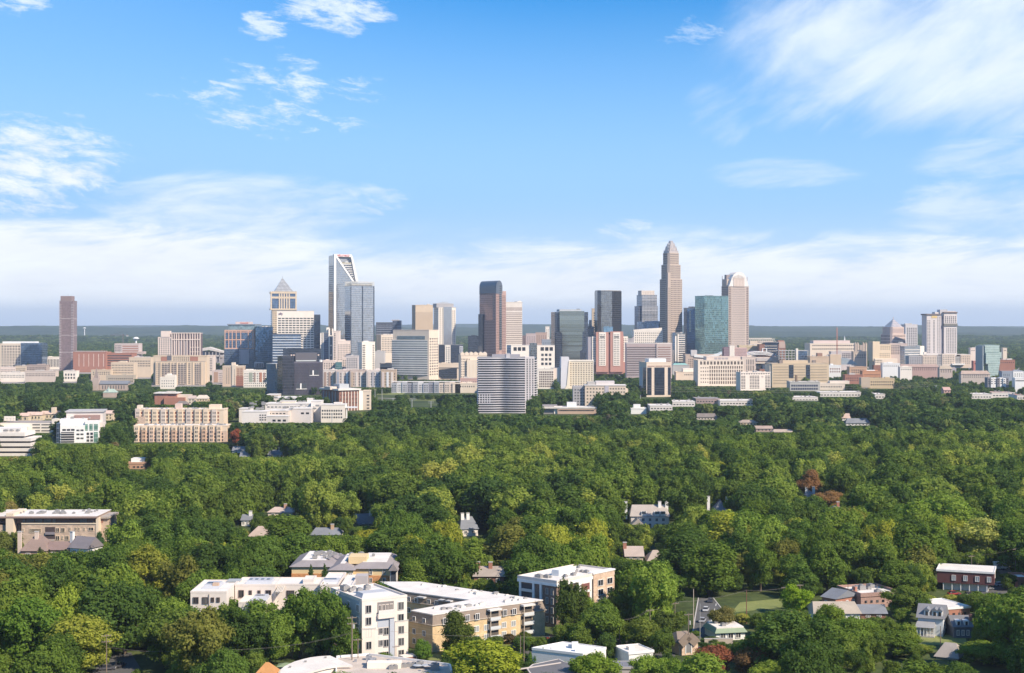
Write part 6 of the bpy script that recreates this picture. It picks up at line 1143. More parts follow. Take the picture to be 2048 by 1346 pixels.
b = T('low grey roofed annex in front of the dark fence at the bottom edge', 1219, 1219, 1290, 1338, 401, wall((.4,.38,.36)), None, phi=0, d=7, roof=roofm((.20,.20,.22)), vis=1346, name='annex', cat='small building', par=.1)
fo = empty('fence', (27.2, 412, 0)); tag(fo, 'black screened fence in front of the white cube kiosk', 'fence'); MB().box(0, 9.2, 0, .12, .2, 2.7).build('screen', plain((.015,.018,.025), .7), fo)
me = MB().box(-.08, .08, -.08, .2, 0, 2.8).mesh('post', METAL)
for i in range(5): inst('post', me, fo, (2.3*i, 0, 0))
KO.append((1210,1290,1318,1336,412))
# gabled brick building with an arched window
b = Bd('bank_building', 'brick building with a brown gabled roof and a white arched window', 'small building', 1350, 1358, 1396, 1286, 432, phi=20, d=9, vis=1308)
b.body(LBK); b.part('roof', MB().gable(0, b.w, 0, b.d, b.h, b.h+2.4, 'x', 2, .6), roofm((.24,.19,.15))); b.poly('gable_front', [(1361,1310),(1361,1286),(1373,1272),(1387,1286),(1387,1310)], LBK, -.9, .5)
m = MB(); xa, xb, zz = b.x(1361), b.x(1387), b.z(1286); xm = (xa+xb)/2; m.bar((xa-.5,-1.2,zz-.2),(xm,-1.2,b.z(1271.5)),.25,2.6); m.bar((xb+.5,-1.2,zz-.2),(xm,-1.2,b.z(1271.5)),.25,2.6); b.part('gable_roof', m, roofm((.24,.19,.15)))
n = 12; r_ = .95; m = MB(); zc_ = b.z(1288)
for i in range(n): a0, a1 = math.pi*i/n, math.pi*(i+1)/n; m.bar((xm+r_*math.cos(a0),-.98,zc_+r_*math.sin(a0)),(xm+r_*math.cos(a1),-.98,zc_+r_*math.sin(a1)),.22,.22)
m.box(xm-r_-.1, xm-r_+.12, -1.08, -.85, .5, zc_); m.box(xm+r_-.12, xm+r_+.1, -1.08, -.85, .5, zc_); b.part('arch_trim', m, PAINTW); b.part('arched_window', MB().box(xm-.8, xm+.8, -.97, -.8, .8, zc_).prism([(xm-.8,-.96)]+[(xm+.8,-.96)]+[(xm,-.8)], zc_, zc_+.6), win((.2,.2,.2),.3))
# white pavilion with green roof band
b = Bd('pavilion', 'white low restaurant with a green roof band beside the parked cars', 'small building', 1428, 1432, 1490, 1258, 452, phi=12, d=10, vis=1280)
b.body(PAINTW, z1=b.h-1.2); b.part('green_roof_band', MB().frust(-.6, b.w+.6, -.8, b.d+.6, b.h-1.2, .2, b.w-.2, .2, b.d-.2, b.h), plain((.24,.30,.20), .8)); b.part('roof', MB().box(.3, b.w-.3, .3, b.d-.3, b.h-.2, b.h+.35), ROOFW); b.units(5, 3, z=b.h-.2, size=1.2); b.grid('F', 1, b.w-1, .5, 2.2, 3, 1, .6, .8, WIN, 'one', frame=PAINTW)
# right side buildings
b = Bd('house', 'red brick house with grey roofs and a brick chimney right of the street', 'house', 1644, 1671, 1716, 1198, 501, phi=38, vis=1216)
b.body(BRICKF); b.part('roof', MB().gable(0, b.w, 0, b.d, b.h, b.h+2.4, 'y', 0, .5), SHINGG); b.part('chimney', MB().box(b.w-.2, b.w+.8, 1, 2, 0, b.h+2.6), BRICKF); b.grid('L', .6, b.d-.6, b.h-3.2, b.h-.8, 2, 1, .35, .7, WIN, 'one', frame=PAINTW); b.grid('F', 1, b.w-1, b.h-3.2, b.h-.8, 3, 1, .3, .7, WIN, 'one', frame=PAINTW)
b = T('brick commercial building with a white flat roof right of the red brick house', 1719, 1722, 1800, 1194, 504, brick((.34,.20,.16)), [(1726,1772,1200,1208,4,1,.4,.6)], phi=16, d=16, vis=1212, name='commercial_building', cat='commercial building', units=6)
rowroof('white walled house with a long tan roof below the red brick house', 1630, 1720, 1212, 1226, 1250, PAINTW, roofm((.40,.34,.27)), D=478, vis=1232, hip=1, d=12)
rowroof('low house with a dark grey gabled roof below the brick commercial building', 1722, 1772, 1216, 1226, 1244, BRICKD, SHINGG, D=484, vis=1230, hip=0, d=9)
b = Bd('commercial_building', 'long dark maroon two storey building with a white flat roof at right', 'commercial building', 1874, 1988, 2008, 1148, 533, phi=-20, vis=1184, d=14)
MR = wall((.12,.05,.05)); b.part('upper_wall', MB().box(0, b.w, 0, b.d, b.z(1171), b.h), MR); b.part('lower_wall', MB().box(2, b.w-2, 1.6, b.d, -.5, b.z(1171)), wall((.66,.63,.60))); b.roof(ROOFW, par=.2, pm=PAINTW)
b.g(1896, 1990, 1154.5, 1165, 4, 1, .3, .9, win((.4,.42,.44),.5), 'one', frame=PAINTW, off=0)
for i in range(6): x = 2.2+(b.w-4.6)*i/5; b.part('column', MB().box(x-.15, x+.15, .2, .5, -.5, b.z(1171)), PAINTW)
b.grid('R', 3, 10, 4, 7, 1, 1, .3, .7, win((.5,.5,.48)), 'one', frame=PAINTW)
b = T('brick shop with a bright white flat roof in front of the maroon building', 1870, 1885, 1940, 1220, 485, BRICKF, [(1890,1936,1226,1235,4,1,.4,.6)], phi=20, d=15, vis=1236, name='shop', cat='shop', par=.15, pm=PAINTW)
b = Bd('house', 'light blue house with white dormers and a columned porch at right', 'house', 1836, 1886, 1898, 1238, 458, phi=-22, vis=1268, d=11)
LBW = wall((.60,.64,.68)); b.body(LBW); b.part('roof', MB().gable(0, b.w, 0, b.d, b.h, b.h+3.4, 'x', 0, .6), roofm((.20,.20,.21)))
for u in (.34,.66,.86): x = b.w*u; o = b.part('dormer', MB().box(x-.8, x+.8, .6, 4, b.h+.3, b.h+2.2), PAINTW); b.part('dormer_roof', MB().gable(x-.8, x+.8, .6, 4, b.h+2.2, b.h+3.0, 'y', 0, .2), SHINGG, o); b.part('window', MB().box(x-.4, x+.4, .5, .7, b.h+.7, b.h+1.9), WIN, o)
b.part('porch_roof', MB().frust(-.6, b.w*.72, -3.6, 0, 3.0, -.2, b.w*.68, -.4, 0, 4.3), roofm((.30,.30,.30)))
for i in range(6): x = .1+(b.w*.66)*i/5; b.part('porch_column', MB().box(x-.14, x+.14, -3.3, -3.0, .4, 3.0), PAINTW)
b.part('porch_floor', MB().box(-.4, b.w*.7, -3.5, 0, -.5, .4), wall((.4,.38,.35))); b.grid('F', .6, b.w*.68, 1, 2.8, 3, 1, .35, .9, WIN, 'one', frame=PAINTW); b.grid('R', 1.5, b.d-1.5, 1, b.h-.6, 2, 2, .35, .6, WIN, 'one', frame=PAINTW)
b = Bd('house', 'small dark grey house with two white dormers right of the light blue house', 'house', 1908, 1908, 1944, 1254, 456, phi=0, vis=1270, d=9)
b.body(wall((.13,.14,.17))); b.part('roof', MB().gable(0, b.w, 0, b.d, b.h, b.h+2.8, 'x', 0, .5), roofm((.17,.17,.18)))
for u in (.28,.72): x = b.w*u; o = b.part('dormer', MB().box(x-.7, x+.7, .4, 3.5, b.h+.2, b.h+1.9), PAINTW); b.part('window', MB().box(x-.35, x+.35, .3, .5, b.h+.5, b.h+1.6), WIN, o)
b.grid('F', .5, b.w-.5, .8, 2.4, 3, 1, .4, .9, WIN, 'one', frame=PAINTW); b.part('chimney', MB().box(b.w-.1, b.w+.7, 2, 3, 0, b.h+3.4), BRICKF)
rowroof('house with a weathered grey brown roof low at the right bottom', 1872, 1915, 1296, 1316, 1345, wall((.45,.42,.38)), roofm((.34,.30,.27)), D=425, vis=1322, hip=2, phi=-30, d=9)
b = T('small brick building at the right edge beside the parking lot', 2036, 2036, 2062, 1161, 542, BRICKF, [(2040,2056,1165,1172,2,1,.4,.6)], phi=0, d=10, vis=1172, name='small_building', cat='small building')
# ================================================================== GROUND, HILLS
def grid_mesh(name, xs, ys, hf, mat, kind='structure', label=None):
    nx, ny = len(xs), len(ys); X, Y = np.meshgrid(xs, ys); Z = hf(X, Y)
    v = np.stack([X.ravel(), Y.ravel(), Z.ravel()], 1)
    i = np.arange(nx-1)[None, :]+np.arange(ny-1)[:, None]*nx; i = i.ravel(); f = np.stack([i, i+1, i+1+nx, i+nx], 1)
    me = bpy.data.meshes.new(name); me.vertices.add(len(v)); me.vertices.foreach_set('co', v.ravel().astype(np.float32))
    me.loops.add(f.size); me.loops.foreach_set('vertex_index', f.ravel().astype(np.int32)); me.polygons.add(len(f))
    me.polygons.foreach_set('loop_start', np.arange(0, f.size, 4, dtype=np.int32)); me.update(calc_edges=True)
    me.materials.append(mat); o = bpy.data.objects.new(name, me); COL.objects.link(o); tag(o, label, kind=kind); return o
def groundmat(name, stops, sc, sc2=0.3, rough=.95):
    m, gg, out = newmat(name); t = gg.n('ShaderNodeNewGeometry').outputs['Position']
    a = gg.noise(t, sc, 6, .6); b = gg.noise(t, sc2, 4, .6); f = gg.m('ADD', gg.m('MULTIPLY', a, .6), gg.m('MULTIPLY', b, .4))
    prin(gg, out, gg.ramp(f, stops), rough, 0, .2); return m
EARTH = groundmat('earth', [(.30,(.025,.035,.012)),(.46,(.045,.065,.02)),(.56,(.075,.10,.03)),(.72,(.15,.13,.08))], .03)
GRASS = groundmat('lawn', [(.3,(.13,.16,.05)),(.55,(.21,.23,.075)),(.7,(.31,.29,.14))], .08, 1.0)
PAVE = groundmat('paving', [(.3,(.20,.18,.16)),(.5,(.30,.27,.24)),(.7,(.40,.36,.32))], .02, .4)
ASPH = groundmat('asphalt', [(.3,(.07,.07,.072)),(.5,(.10,.10,.10)),(.7,(.14,.135,.13))], .05, 1.5)
FORESTM = groundmat('far_forest', [(.36,(.022,.038,.024)),(.5,(.038,.060,.032)),(.64,(.065,.090,.042))], .004, .05)
def sheet(name, pts, z, mat, label=None):
    o = MB().add([(x, y, z) for x, y in pts], [tuple(range(len(pts)))]).build(name, mat); tag(o, label, kind='structure'); return o
ground = sheet('ground', [(-19000,-19000),(19000,-19000),(19000,19000),(-19000,19000)], 0, EARTH)
city = sheet('pavement', [(-1100,2330),(800,2330),(860,2050),(1500,2150),(1600,3550),(-1300,3550)], .05, PAVE)
rs = np.random.RandomState(5)
def sumnoise(X, Y, sc, oct=4, seed=0):
    r = np.random.RandomState(seed); out = np.zeros_like(X); a = 1.
    for o in range(oct):
        for _ in range(4):
            th = r.rand()*6.28; k = 6.28/sc*(2.0**o)*r.uniform(.7, 1.3); out += a*np.sin(k*(X*np.cos(th)+Y*np.sin(th))+r.rand()*6.28)
        a *= .55
    return out/4
def hills_h(X, Y):
    up = np.clip((Y-5200)/7000, 0, 1); base = up*up*74
    return base + sumnoise(X, Y, 3000, 4, 1)*30*up + sumnoise(X, Y, 300, 5, 2)*5*np.clip((Y-5200)/900, 0, 1)-3
xs = np.arange(-6200, 6201, 24.); ys = np.concatenate([np.arange(4900, 9000, 24.), np.arange(9000, 13600, 40.)])
def hh(X, Y): return hills_h(X, Y)+rs.rand(*X.shape)*6*np.clip((Y-5100)/500, 0, 1)
grid_mesh('hills', xs, ys, hh, FORESTM)
def ridge_h(X, Y):
    e = np.exp(-((Y-17200)/900)**2); c = 95+28*np.exp(-((X+550)/1300)**2)+14*np.exp(-((X-900)/700)**2)+ 10*np.exp(-((X+4200)/1500)**2)-6
    return e*(c+sumnoise(X, Y, 2500, 4, 7)*5)-4
grid_mesh('distant_ridge', np.arange(-7500, 7501, 60.), np.arange(14800, 18600, 100.), ridge_h, FORESTM)
def gp(pts): return [((px-1024)*H/(py-HY), H*F/(py-HY)) for px, py in pts]
sheet('street', gp([(1385,1275),(1420,1275),(1452,1262),(1448,1225),(1425,1196),(1398,1196),(1392,1230)]), .06, ASPH)
sheet('lawn', gp([(1462,1226),(1572,1214),(1575,1196),(1480,1205)]), .05, GRASS)
sheet('parking_lot', gp([(1010,1290),(1060,1310),(1200,1302),(1350,1320),(1350,1290),(1262,1268),(1100,1270)]), .05, ASPH)
sheet('parking_lot', gp([(1880,1200),(2070,1200),(2070,1128),(1985,1128),(2012,1160),(1960,1186)]), .05, ASPH)
sheet('front_lawn', gp([(985,1296),(1100,1288),(1120,1272),(1000,1284)]), .09, GRASS)
sheet('front_lawn', gp([(822,1318),(870,1326),(905,1312),(840,1306)]), .05, GRASS)
sheet('front_lawn', gp([(1835,1290),(1935,1290),(1930,1270),(1845,1270)]), .05, GRASS)
for k in range(6):
    a = gp([(1416+3.0*k, 1262-10*k), (1417.2+3.0*k, 1262-10*k), (1418.0+3.0*k, 1257-10*k), (1416.9+3.0*k, 1257-10*k)]); sheet('road_marking', a, .07, PAINTW)
for P_ in ([(1384,1275),(1391,1230),(1397,1196)], [(1453,1262),(1449,1225),(1426,1196)]):
    Q_ = gp(P_); m = MB()
    for a, c in zip(Q_, Q_[1:]): m.bar((a[0], a[1], .06), (c[0], c[1], .06), .35, .28)
    tag(m.build('kerb', CONC), kind='structure')
sheet('street', gp([(175,1352),(290,1352),(262,1305),(222,1308)]), .05, ASPH)
sheet('street', gp([(640,1330),(905,1334),(1010,1312),(1000,1306),(900,1322),(640,1318)]), .13, ASPH)
sheet('park_lawn', [(-215,2205),(-150,2205),(-150,2060),(-205,2040)], .09, GRASS)
sheet('park_lawn', [(-120,2020),(-75,2020),(-70,1880),(-125,1900)], .09, GRASS)
sheet('footpath', [(-235,1990),(-150,1940),(-100,1935),(-100,1945),(-150,1952),(-235,2005)], .13, PAVE)
KO += [(1395,1440,1200,1262,519),(1470,1566,1200,1222,519),(1900,1990,1152,1180,569),(1010,1110,1288,1300,430),(1846,1925,1270,1285,460),(225,262,1318,1346,427),(824,880,1300,1318,439),(822,875,806,812,1900),(755,788,786,798,2060),(1985,2010,1130,1142,582)]
# ================================================================== TREES
def leafmat(name, mode):
    m, gg, out = newmat(name); oi = gg.n('ShaderNodeObjectInfo'); ge = gg.n('ShaderNodeNewGeometry')
    if mode == 'obj': col = gg.mix(1., oi.outputs['Color'], (2.1, 1.92, 1.2), 'MULTIPLY')
    else: col = gg.ramp(oi.outputs['Random'], [(0,(.046,.084,.026)),(.2,(.066,.110,.027)),(.42,(.092,.134,.029)),(.62,(.112,.166,.034)),(.78,(.130,.178,.040)),(.88,(.160,.215,.046)),(.955,(.22,.25,.055)),(.985,(.27,.27,.07)),(1,(.16,.13,.07))])
    if mode == 'rand': col = gg.mix(1., col, (1.24, 1.18, 1.04), 'MULTIPLY')
    if mode == 'town': col = gg.mix(1., col, (.74, .80, .95), 'MULTIPLY')  # distance haze put into the far leaf colour: darker and bluer
    v = gg.mr(ge.outputs['Random Per Island'], 0, 1, .84 if mode == 'obj' else .92, 1.42, False)
    col = gg.mix(1., col, gg.xyz(v, v, v), 'MULTIPLY')
    d = gg.n('ShaderNodeBsdfDiffuse'); gg.put(d.inputs[0], col); t = gg.n('ShaderNodeBsdfTranslucent'); gg.put(t.inputs[0], gg.mix(1., col, (1.1, 1.25, .55), 'MULTIPLY'))
    mx = gg.n('ShaderNodeMixShader'); mx.inputs[0].default_value = .42; gg.nt.links.new(d.outputs[0], mx.inputs[1]); gg.nt.links.new(t.outputs[0], mx.inputs[2]); gg.nt.links.new(mx.outputs[0], out.inputs[0]); return m
LEAF = leafmat('foliage', 'obj'); LEAFS = leafmat('foliage_mass', 'rand'); LEAF_HAZED = leafmat('foliage_hazed', 'town'); BARK = wall((.10, .075, .055), .2, 2.)
def crown_mesh(name, seed, nleaf, ls, mat, kind='oak', R_=7.0, Ht=18.0, nl=26, core=True):
    r = np.random.RandomState(seed); C = []; Rd = []
    if kind in ('oak', 'tall', 'wide'):
        ax = {'oak': (1,1,.62), 'tall': (.78,.78,.80), 'wide': (1.12,1.12,.5)}[kind]; cz = Ht*(.60 if kind != 'tall' else .56)
        sk = r.uniform(.78, 1.22, 2); nl = int(nl*r.uniform(.75, 1.2))
        for i in range(nl):
            v = r.normal(size=3); v /= np.linalg.norm(v); v[:2] *= sk; v[2] = abs(v[2])*1.0-.25 if i % 3 else v[2]*.5
            q = .42+.56*r.rand()**.8; C.append([v[0]*R_*q*ax[0], v[1]*R_*q*ax[1], cz+v[2]*Ht*.42*q*ax[2]/.62]); Rd.append(R_*(.11+.27*r.rand()**1.5))
        C.append([0,0,cz]); Rd.append(R_*.55)
        for i in range(5): a_ = i*1.26+r.rand(); C.append([R_*.5*math.cos(a_), R_*.5*math.sin(a_), Ht*.30]); Rd.append(R_*.30)
    elif kind == 'cone':
        for i in range(nl):
            t = (i+.5)/nl; z = Ht*(.12+.86*t); rr = R_*.55*(1-t)**.8; a = r.rand()*6.28; C.append([rr*.6*math.cos(a), rr*.6*math.sin(a), z]); Rd.append(rr*.75+.35)
    C = np.array(C); Rd = np.array(Rd); w = Rd**2; w /= w.sum()
    n2 = int(nleaf*1.9); k = r.choice(len(C), n2, p=w); v = r.normal(size=(n2,3)); v /= np.linalg.norm(v, axis=1)[:,None]
    rad = Rd[k]*(1.0+.20*r.randn(n2)); sc = np.array([1,1,1.02 if kind != 'wide' else .85]); P = C[k]+v*rad[:,None]*sc
    dist = np.linalg.norm((P[:,None,:]-C[None])/(Rd[None,:,None]*sc), axis=2); keep = (dist.min(1) > .72) & (P[:,2] > Ht*.12)
    P = P[keep][:nleaf]; v = v[keep][:nleaf]; n = len(P)
    nrm = v+.42*r.normal(size=(n,3)); nrm[:,2] += .25; nrm /= np.linalg.norm(nrm, axis=1)[:,None]
    a = np.cross(nrm, r.normal(size=(n,3))); a /= np.linalg.norm(a, axis=1)[:,None]; b_ = np.cross(nrm, a)
    s = ls*(.55+.9*r.rand(n))[:,None]; a *= s; b_ *= s*(.6+.5*r.rand(n))[:,None]
    V = np.stack([P-a, P-b_*.9, P+a*1.05, P+b_], 1).reshape(-1,3); Fc = np.arange(4*n).reshape(-1,4)
    verts = V; faces = Fc
    if core:      # leafy inner mass so the crown is closed behind its outer leaves
        bmc = bmesh.new(); 
        for c, q in zip(C, Rd):
            res = bmesh.ops.create_icosphere(bmc, subdivisions=1, radius=q*.80)
            for vv in res['verts']: vv.co = Vector((vv.co.x, vv.co.y, vv.co.z*(1.02 if kind != 'wide' else .85)))*(1+.3*(r.rand()-.5))+Vector(c)
        bmc.verts.ensure_lookup_table(); cv = np.array([x.co[:] for x in bmc.verts]); cf = [tuple(x.index+4*n for x in f.verts) for f in bmc.faces]; bmc.free()
        verts = np.concatenate([V, cv]); allf = [tuple(q) for q in Fc.tolist()]+cf
    else: allf = [tuple(q) for q in Fc.tolist()]
    zt = np.percentile(V[:,2], 99.6); rt = np.percentile(np.hypot(V[:,0], V[:,1]), 98.7)
    verts = verts*np.array([(3.85 if kind == 'cone' else 7.)/rt]*2+[18./zt])
    me = bpy.data.meshes.new(name); me.from_pydata(verts.tolist(), [], allf); me.materials.append(mat); return me
def trunk_mesh(seed, Ht=18., R_=7.):
    rn = random.Random(seed); m = MB(); m.cyl(0, 0, -.6, Ht*.34, .48, 9, .34); m.cyl(0, 0, Ht*.33, Ht*.62, .34, 8, .14)
    for i in range(5):
        a = i*1.26+rn.random(); z = Ht*(.24+.07*i); q = R_*rn.uniform(.4, .6); m.bar((0,0,z), (q*math.cos(a)*.5, q*math.sin(a)*.5, z+Ht*.12), .28); m.bar((q*math.cos(a)*.5, q*math.sin(a)*.5, z+Ht*.12), (q*math.cos(a), q*math.sin(a), z+Ht*.2), .17)
    return m.mesh('trunk', BARK)
TR = [trunk_mesh(i) for i in range(3)]
KINDS = ['oak','wide','oak','tall','oak','tall','tall']
NEAR = [crown_mesh('crown', 10+i, 8000, .30, LEAF, k, nl=40) for i, k in enumerate(KINDS)]
CONE = [crown_mesh('crown', 40+i, 3200, .26, LEAF, 'cone', nl=22) for i in range(2)]
MIDP = [crown_mesh('tree_mid', 20+i, 5200, .36, LEAFS, k, nl=38) for i, k in enumerate(KINDS)]+[crown_mesh('tree_mid', 50, 2200, .4, LEAFS, 'cone', nl=20)]
FARP = [crown_mesh('tree_far', 30+i, 900, .80, LEAF_HAZED, k, nl=16) for i, k in enumerate(['oak','wide','tall','oak'])]
KOa = np.array([k for k in KO], float)
def inpoly(x, y, poly, pad):
    c = np.zeros(len(x), bool); n = len(poly); near = np.zeros(len(x), bool)
    for i in range(n):
        x1, y1 = poly[i]; x2, y2 = poly[(i+1)%n]
        cond = ((y1 > y) != (y2 > y)) & (x < (x2-x1)*(y-y1)/((y2-y1) or 1e-9)+x1); c ^= cond
        t = np.clip(((x-x1)*(x2-x1)+(y-y1)*(y2-y1))/max(1e-9, (x2-x1)**2+(y2-y1)**2), 0, 1); near |= np.hypot(x-x1-t*(x2-x1), y-y1-t*(y2-y1)) < pad
    return c | near
def limit(x, y, r, ht, slack=3.):
    """tallest a tree may be here without covering a facade, roof or yard the photo shows"""
    px = 1024+F*x/y; pr = r*.72*F/y; yt = HY+(H-ht)*F/y; lim = ht.copy()
    for xl, xr, t, v, D in KOa:
        hit = (y < D+2) & (px+pr > xl) & (px-pr < xr) & (yt < v+slack)
        lim[hit] = np.minimum(lim[hit], (H-(v+slack-HY)*y/F)[hit])
    return lim
def scatter(y0, y1, sp, seed, xf=.44, prob=None, hmin=10, hmax=21, pad=3.5):
    r = np.random.RandomState(seed); X, Y = [], []
    ys_ = np.arange(y0, y1, sp)
    for yy in ys_:
        w_ = yy*xf+25; xs_ = np.arange(-w_, w_, sp); X.append(xs_+r.uniform(-.42, .42, len(xs_))*sp); Y.append(yy+r.uniform(-.42, .42, len(xs_))*sp)
    X = np.concatenate(X); Y = np.concatenate(Y); n = len(X)
    # patches of taller and lower trees
    hz = np.clip(.55+.35*sumnoise(X[None], Y[None], 140, 3, seed)[0]+.25*r.randn(n), 0, 1); ht = hmin+(hmax-hmin)*hz; rr = ht*(.36+.20*r.rand(n))
    ok = np.ones(n, bool)
    if prob is not None: ok &= r.rand(n) < prob(X, Y)
    for poly in FP:
        ys2 = [p[1] for p in poly]; sel = (Y > min(ys2)-12) & (Y < max(ys2)+12)
        if sel.any(): idx = np.where(sel)[0]; ok[idx[inpoly(X[idx], Y[idx], poly, pad)]] = False
    lim = limit(X, Y, rr, ht); f = np.minimum(1, lim/ht); ok &= lim > 1.6
    ht = ht*f; rr = np.where(f < 1, np.maximum(rr*np.sqrt(np.maximum(f, .01)), 2.2), rr)
    return np.stack([X, Y, ht, rr], 1)[ok]
near_pts = scatter(372, 640, 13.2, 3, hmin=12, hmax=24)
# ---- special trees the photo shows plainly: px, top row, width px, D, kind, colour, label
SP = [(975,1280,175,388,'oak',(.13,.16,.03),'big yellow green tree filling the bottom edge right of the white shop roofs'),
 (915,1221,66,428,'tall',(.045,.065,.022),'slender dark tree in front of the left end of the yellow brick building'),
 (846,1278,38,424,'tall',(.06,.11,.03),'small green tree between the white end block and the yellow brick building'),
 (1144,1160,66,452,'tall',(.038,.06,.022),'tall dark oak rising in front of the dark brick building'),
 (1258,1146,84,474,'tall',(.055,.085,.025),'tall green tree at the right end of the dark brick building'),
 (1200,1212,96,440,'oak',(.06,.095,.028),'rounded green tree below the dark brick building on its right'),
 (1290,1238,96,436,'oak',(.075,.10,.03),'green tree with brownish tips above the white cube kiosk'),
 (1190,1308,112,388,'oak',(.085,.13,.03),'bright green tree at the bottom edge in front of the dark flat roof'),
 (1300,1312,90,392,'oak',(.09,.14,.035),'light green tree at the bottom edge in front of the white cube kiosk'),
 (1593,1172,72,492,'tall',(.105,.165,.022),'vivid yellow green tree standing on the lawn right of the street'),
 (1350,1322,90,388,'oak',(.075,.12,.03),'green tree at the bottom edge below the arched brick building'),
 (1545,1326,110,385,'oak',(.10,.14,.035),'light green tree at the bottom edge right of the reddish shrubs'),
 (455,1104,54,525,'cone',(.06,.085,.065),'grey green spruce behind the white condominium'),
 (622,1131,30,505,'cone',(.035,.06,.03),'left of two dark conifers in front of the tan and orange apartment house'),
 (649,1130,34,506,'cone',(.035,.06,.03),'right of two dark conifers in front of the tan and orange apartment house'),
 (600,1180,120,428,'oak',(.06,.10,.028),'large green tree covering the middle of the white condominium'),
 (655,1178,96,424,'oak',(.055,.095,.028),'large green tree just left of the five storey end block'),
 (690,1215,60,418,'tall',(.05,.085,.025),'dark green tree against the grey side of the end block'),
 (440,1212,110,420,'oak',(.085,.115,.04),'light olive tree covering the lower left of the white condominium'),
 (540,1228,110,418,'oak',(.07,.11,.03),'green tree in front of the lower block of the condominium'),
 (340,1222,130,415,'oak',(.06,.09,.028),'broad green tree left of the white condominium'),
 (165,1232,140,408,'oak',(.13,.15,.04),'large yellowish tree with bare limbs at the lower left'),
 (55,1196,150,415,'oak',(.055,.10,.025),'large green tree in the lower left corner'),
 (130,1172,110,430,'wide',(.11,.15,.035),'yellow green broad tree above the large yellowish one at left'),
 (290,1092,110,520,'oak',(.115,.13,.035),'golden green tree above the left end of the white condominium'),
 (236,1062,26,600,'tall',(.26,.24,.03),'small bright yellow tree right of the long stone building'),
 (198,1064,26,622,'tall',(.03,.065,.04),'dark rounded evergreen at the right end of the long stone building'),
 (20,1062,60,600,'tall',(.08,.10,.04),'speckled light green tree in front of the left end of the stone building'),
 (80,1096,38,575,'cone',(.03,.045,.03),'dark conifer in front of the brown hip roofed house'),
 (1643,1098,32,560,'tall',(.25,.24,.03),'bright yellow tree right of centre behind the red brick house'),
 (1716,1081,84,565,'oak',(.15,.18,.06),'pale green domed tree behind the brick commercial building'),
 (1965,1036,120,600,'oak',(.17,.19,.08),'cream flowering pale green tree far right'),
 (745,1058,70,640,'oak',(.16,.17,.035),'golden green tree above the tan and orange apartment house'),
 (1440,923,84,900,'oak',(.12,.14,.035),'yellow green split crowned tree in the middle of the canopy at right'),
 (1618,940,52,800,'tall',(.13,.078,.058),'dead red brown tree standing out of the canopy at right'),
 (1655,982,66,770,'oak',(.13,.085,.06),'dying brownish tree right below the dead red brown one'),
 (1430,1290,96,405,'wide',(.13,.055,.05),'reddish crape myrtle right of the arched brick building'),
 (1500,1290,90,403,'wide',(.09,.06,.045),'reddish brown shrub tree right of the crape myrtle'),
 (1445,1214,64,462,'oak',(.085,.085,.045),'brown green crape myrtle hiding the parked vans'),
 (1338,1222,62,452,'tall',(.055,.08,.03),'green tree left of the street pole by the parking lot'),
 (1345,1100,90,560,'tall',(.045,.075,.025),'tall dark tree with a rounded top right of the brown shingle roof'),
 (1660,1208,70,455,'oak',(.08,.12,.03),'light green tree in front of the long tan roofed house'),
 (1725,1240,80,440,'oak',(.07,.11,.03),'green tree below the dark grey gabled roof'),
 (1810,1172,96,490,'oak',(.06,.09,.028),'green tree between the brick commercial building and the maroon building'),
 (1965,1286,110,420,'oak',(.09,.13,.035),'light green tree at lower right below the small dark grey house'),
 (1790,1262,100,430,'oak',(.055,.09,.025),'green tree left of the light blue house'),
 (475,858,30,1180,'oak',(.17,.06,.05),'small red leaved tree right of the brick trimmed apartment building'),
 (1300,806,14,1640,'tall',(.20,.06,.03),'tiny orange red tree near the white roofed shed')]
OBJ_TREES = []
for px, yt, wd, D, kd, colr, lb in SP:
    ht = max(2.5, H-(yt-HY)*D/F); OBJ_TREES.append(((px-1024)*D/F, D, ht, max(1.2, wd*D/F/2), kd, colr, lb))
# keep ordinary trees from standing inside or hiding the special ones
def spfilter(P):
    q = np.ones(len(P), bool)
    for (x, y, ht, rr, *_r) in OBJ_TREES:
        d = np.hypot(P[:,0]-x, P[:,1]-y); q &= (d > rr*.75) | (P[:,2] < 7)
        inf = (P[:,1] < y) & (np.abs((P[:,0]/P[:,1]-x/y)*F) < rr*.6*F/y)
        top = HY+(H-P[:,2])*F/P[:,1]; want = HY+(H-ht*.45)*F/y; q &= ~(inf & (top < want))
    return P[q]
near_pts = spfilter(near_pts)
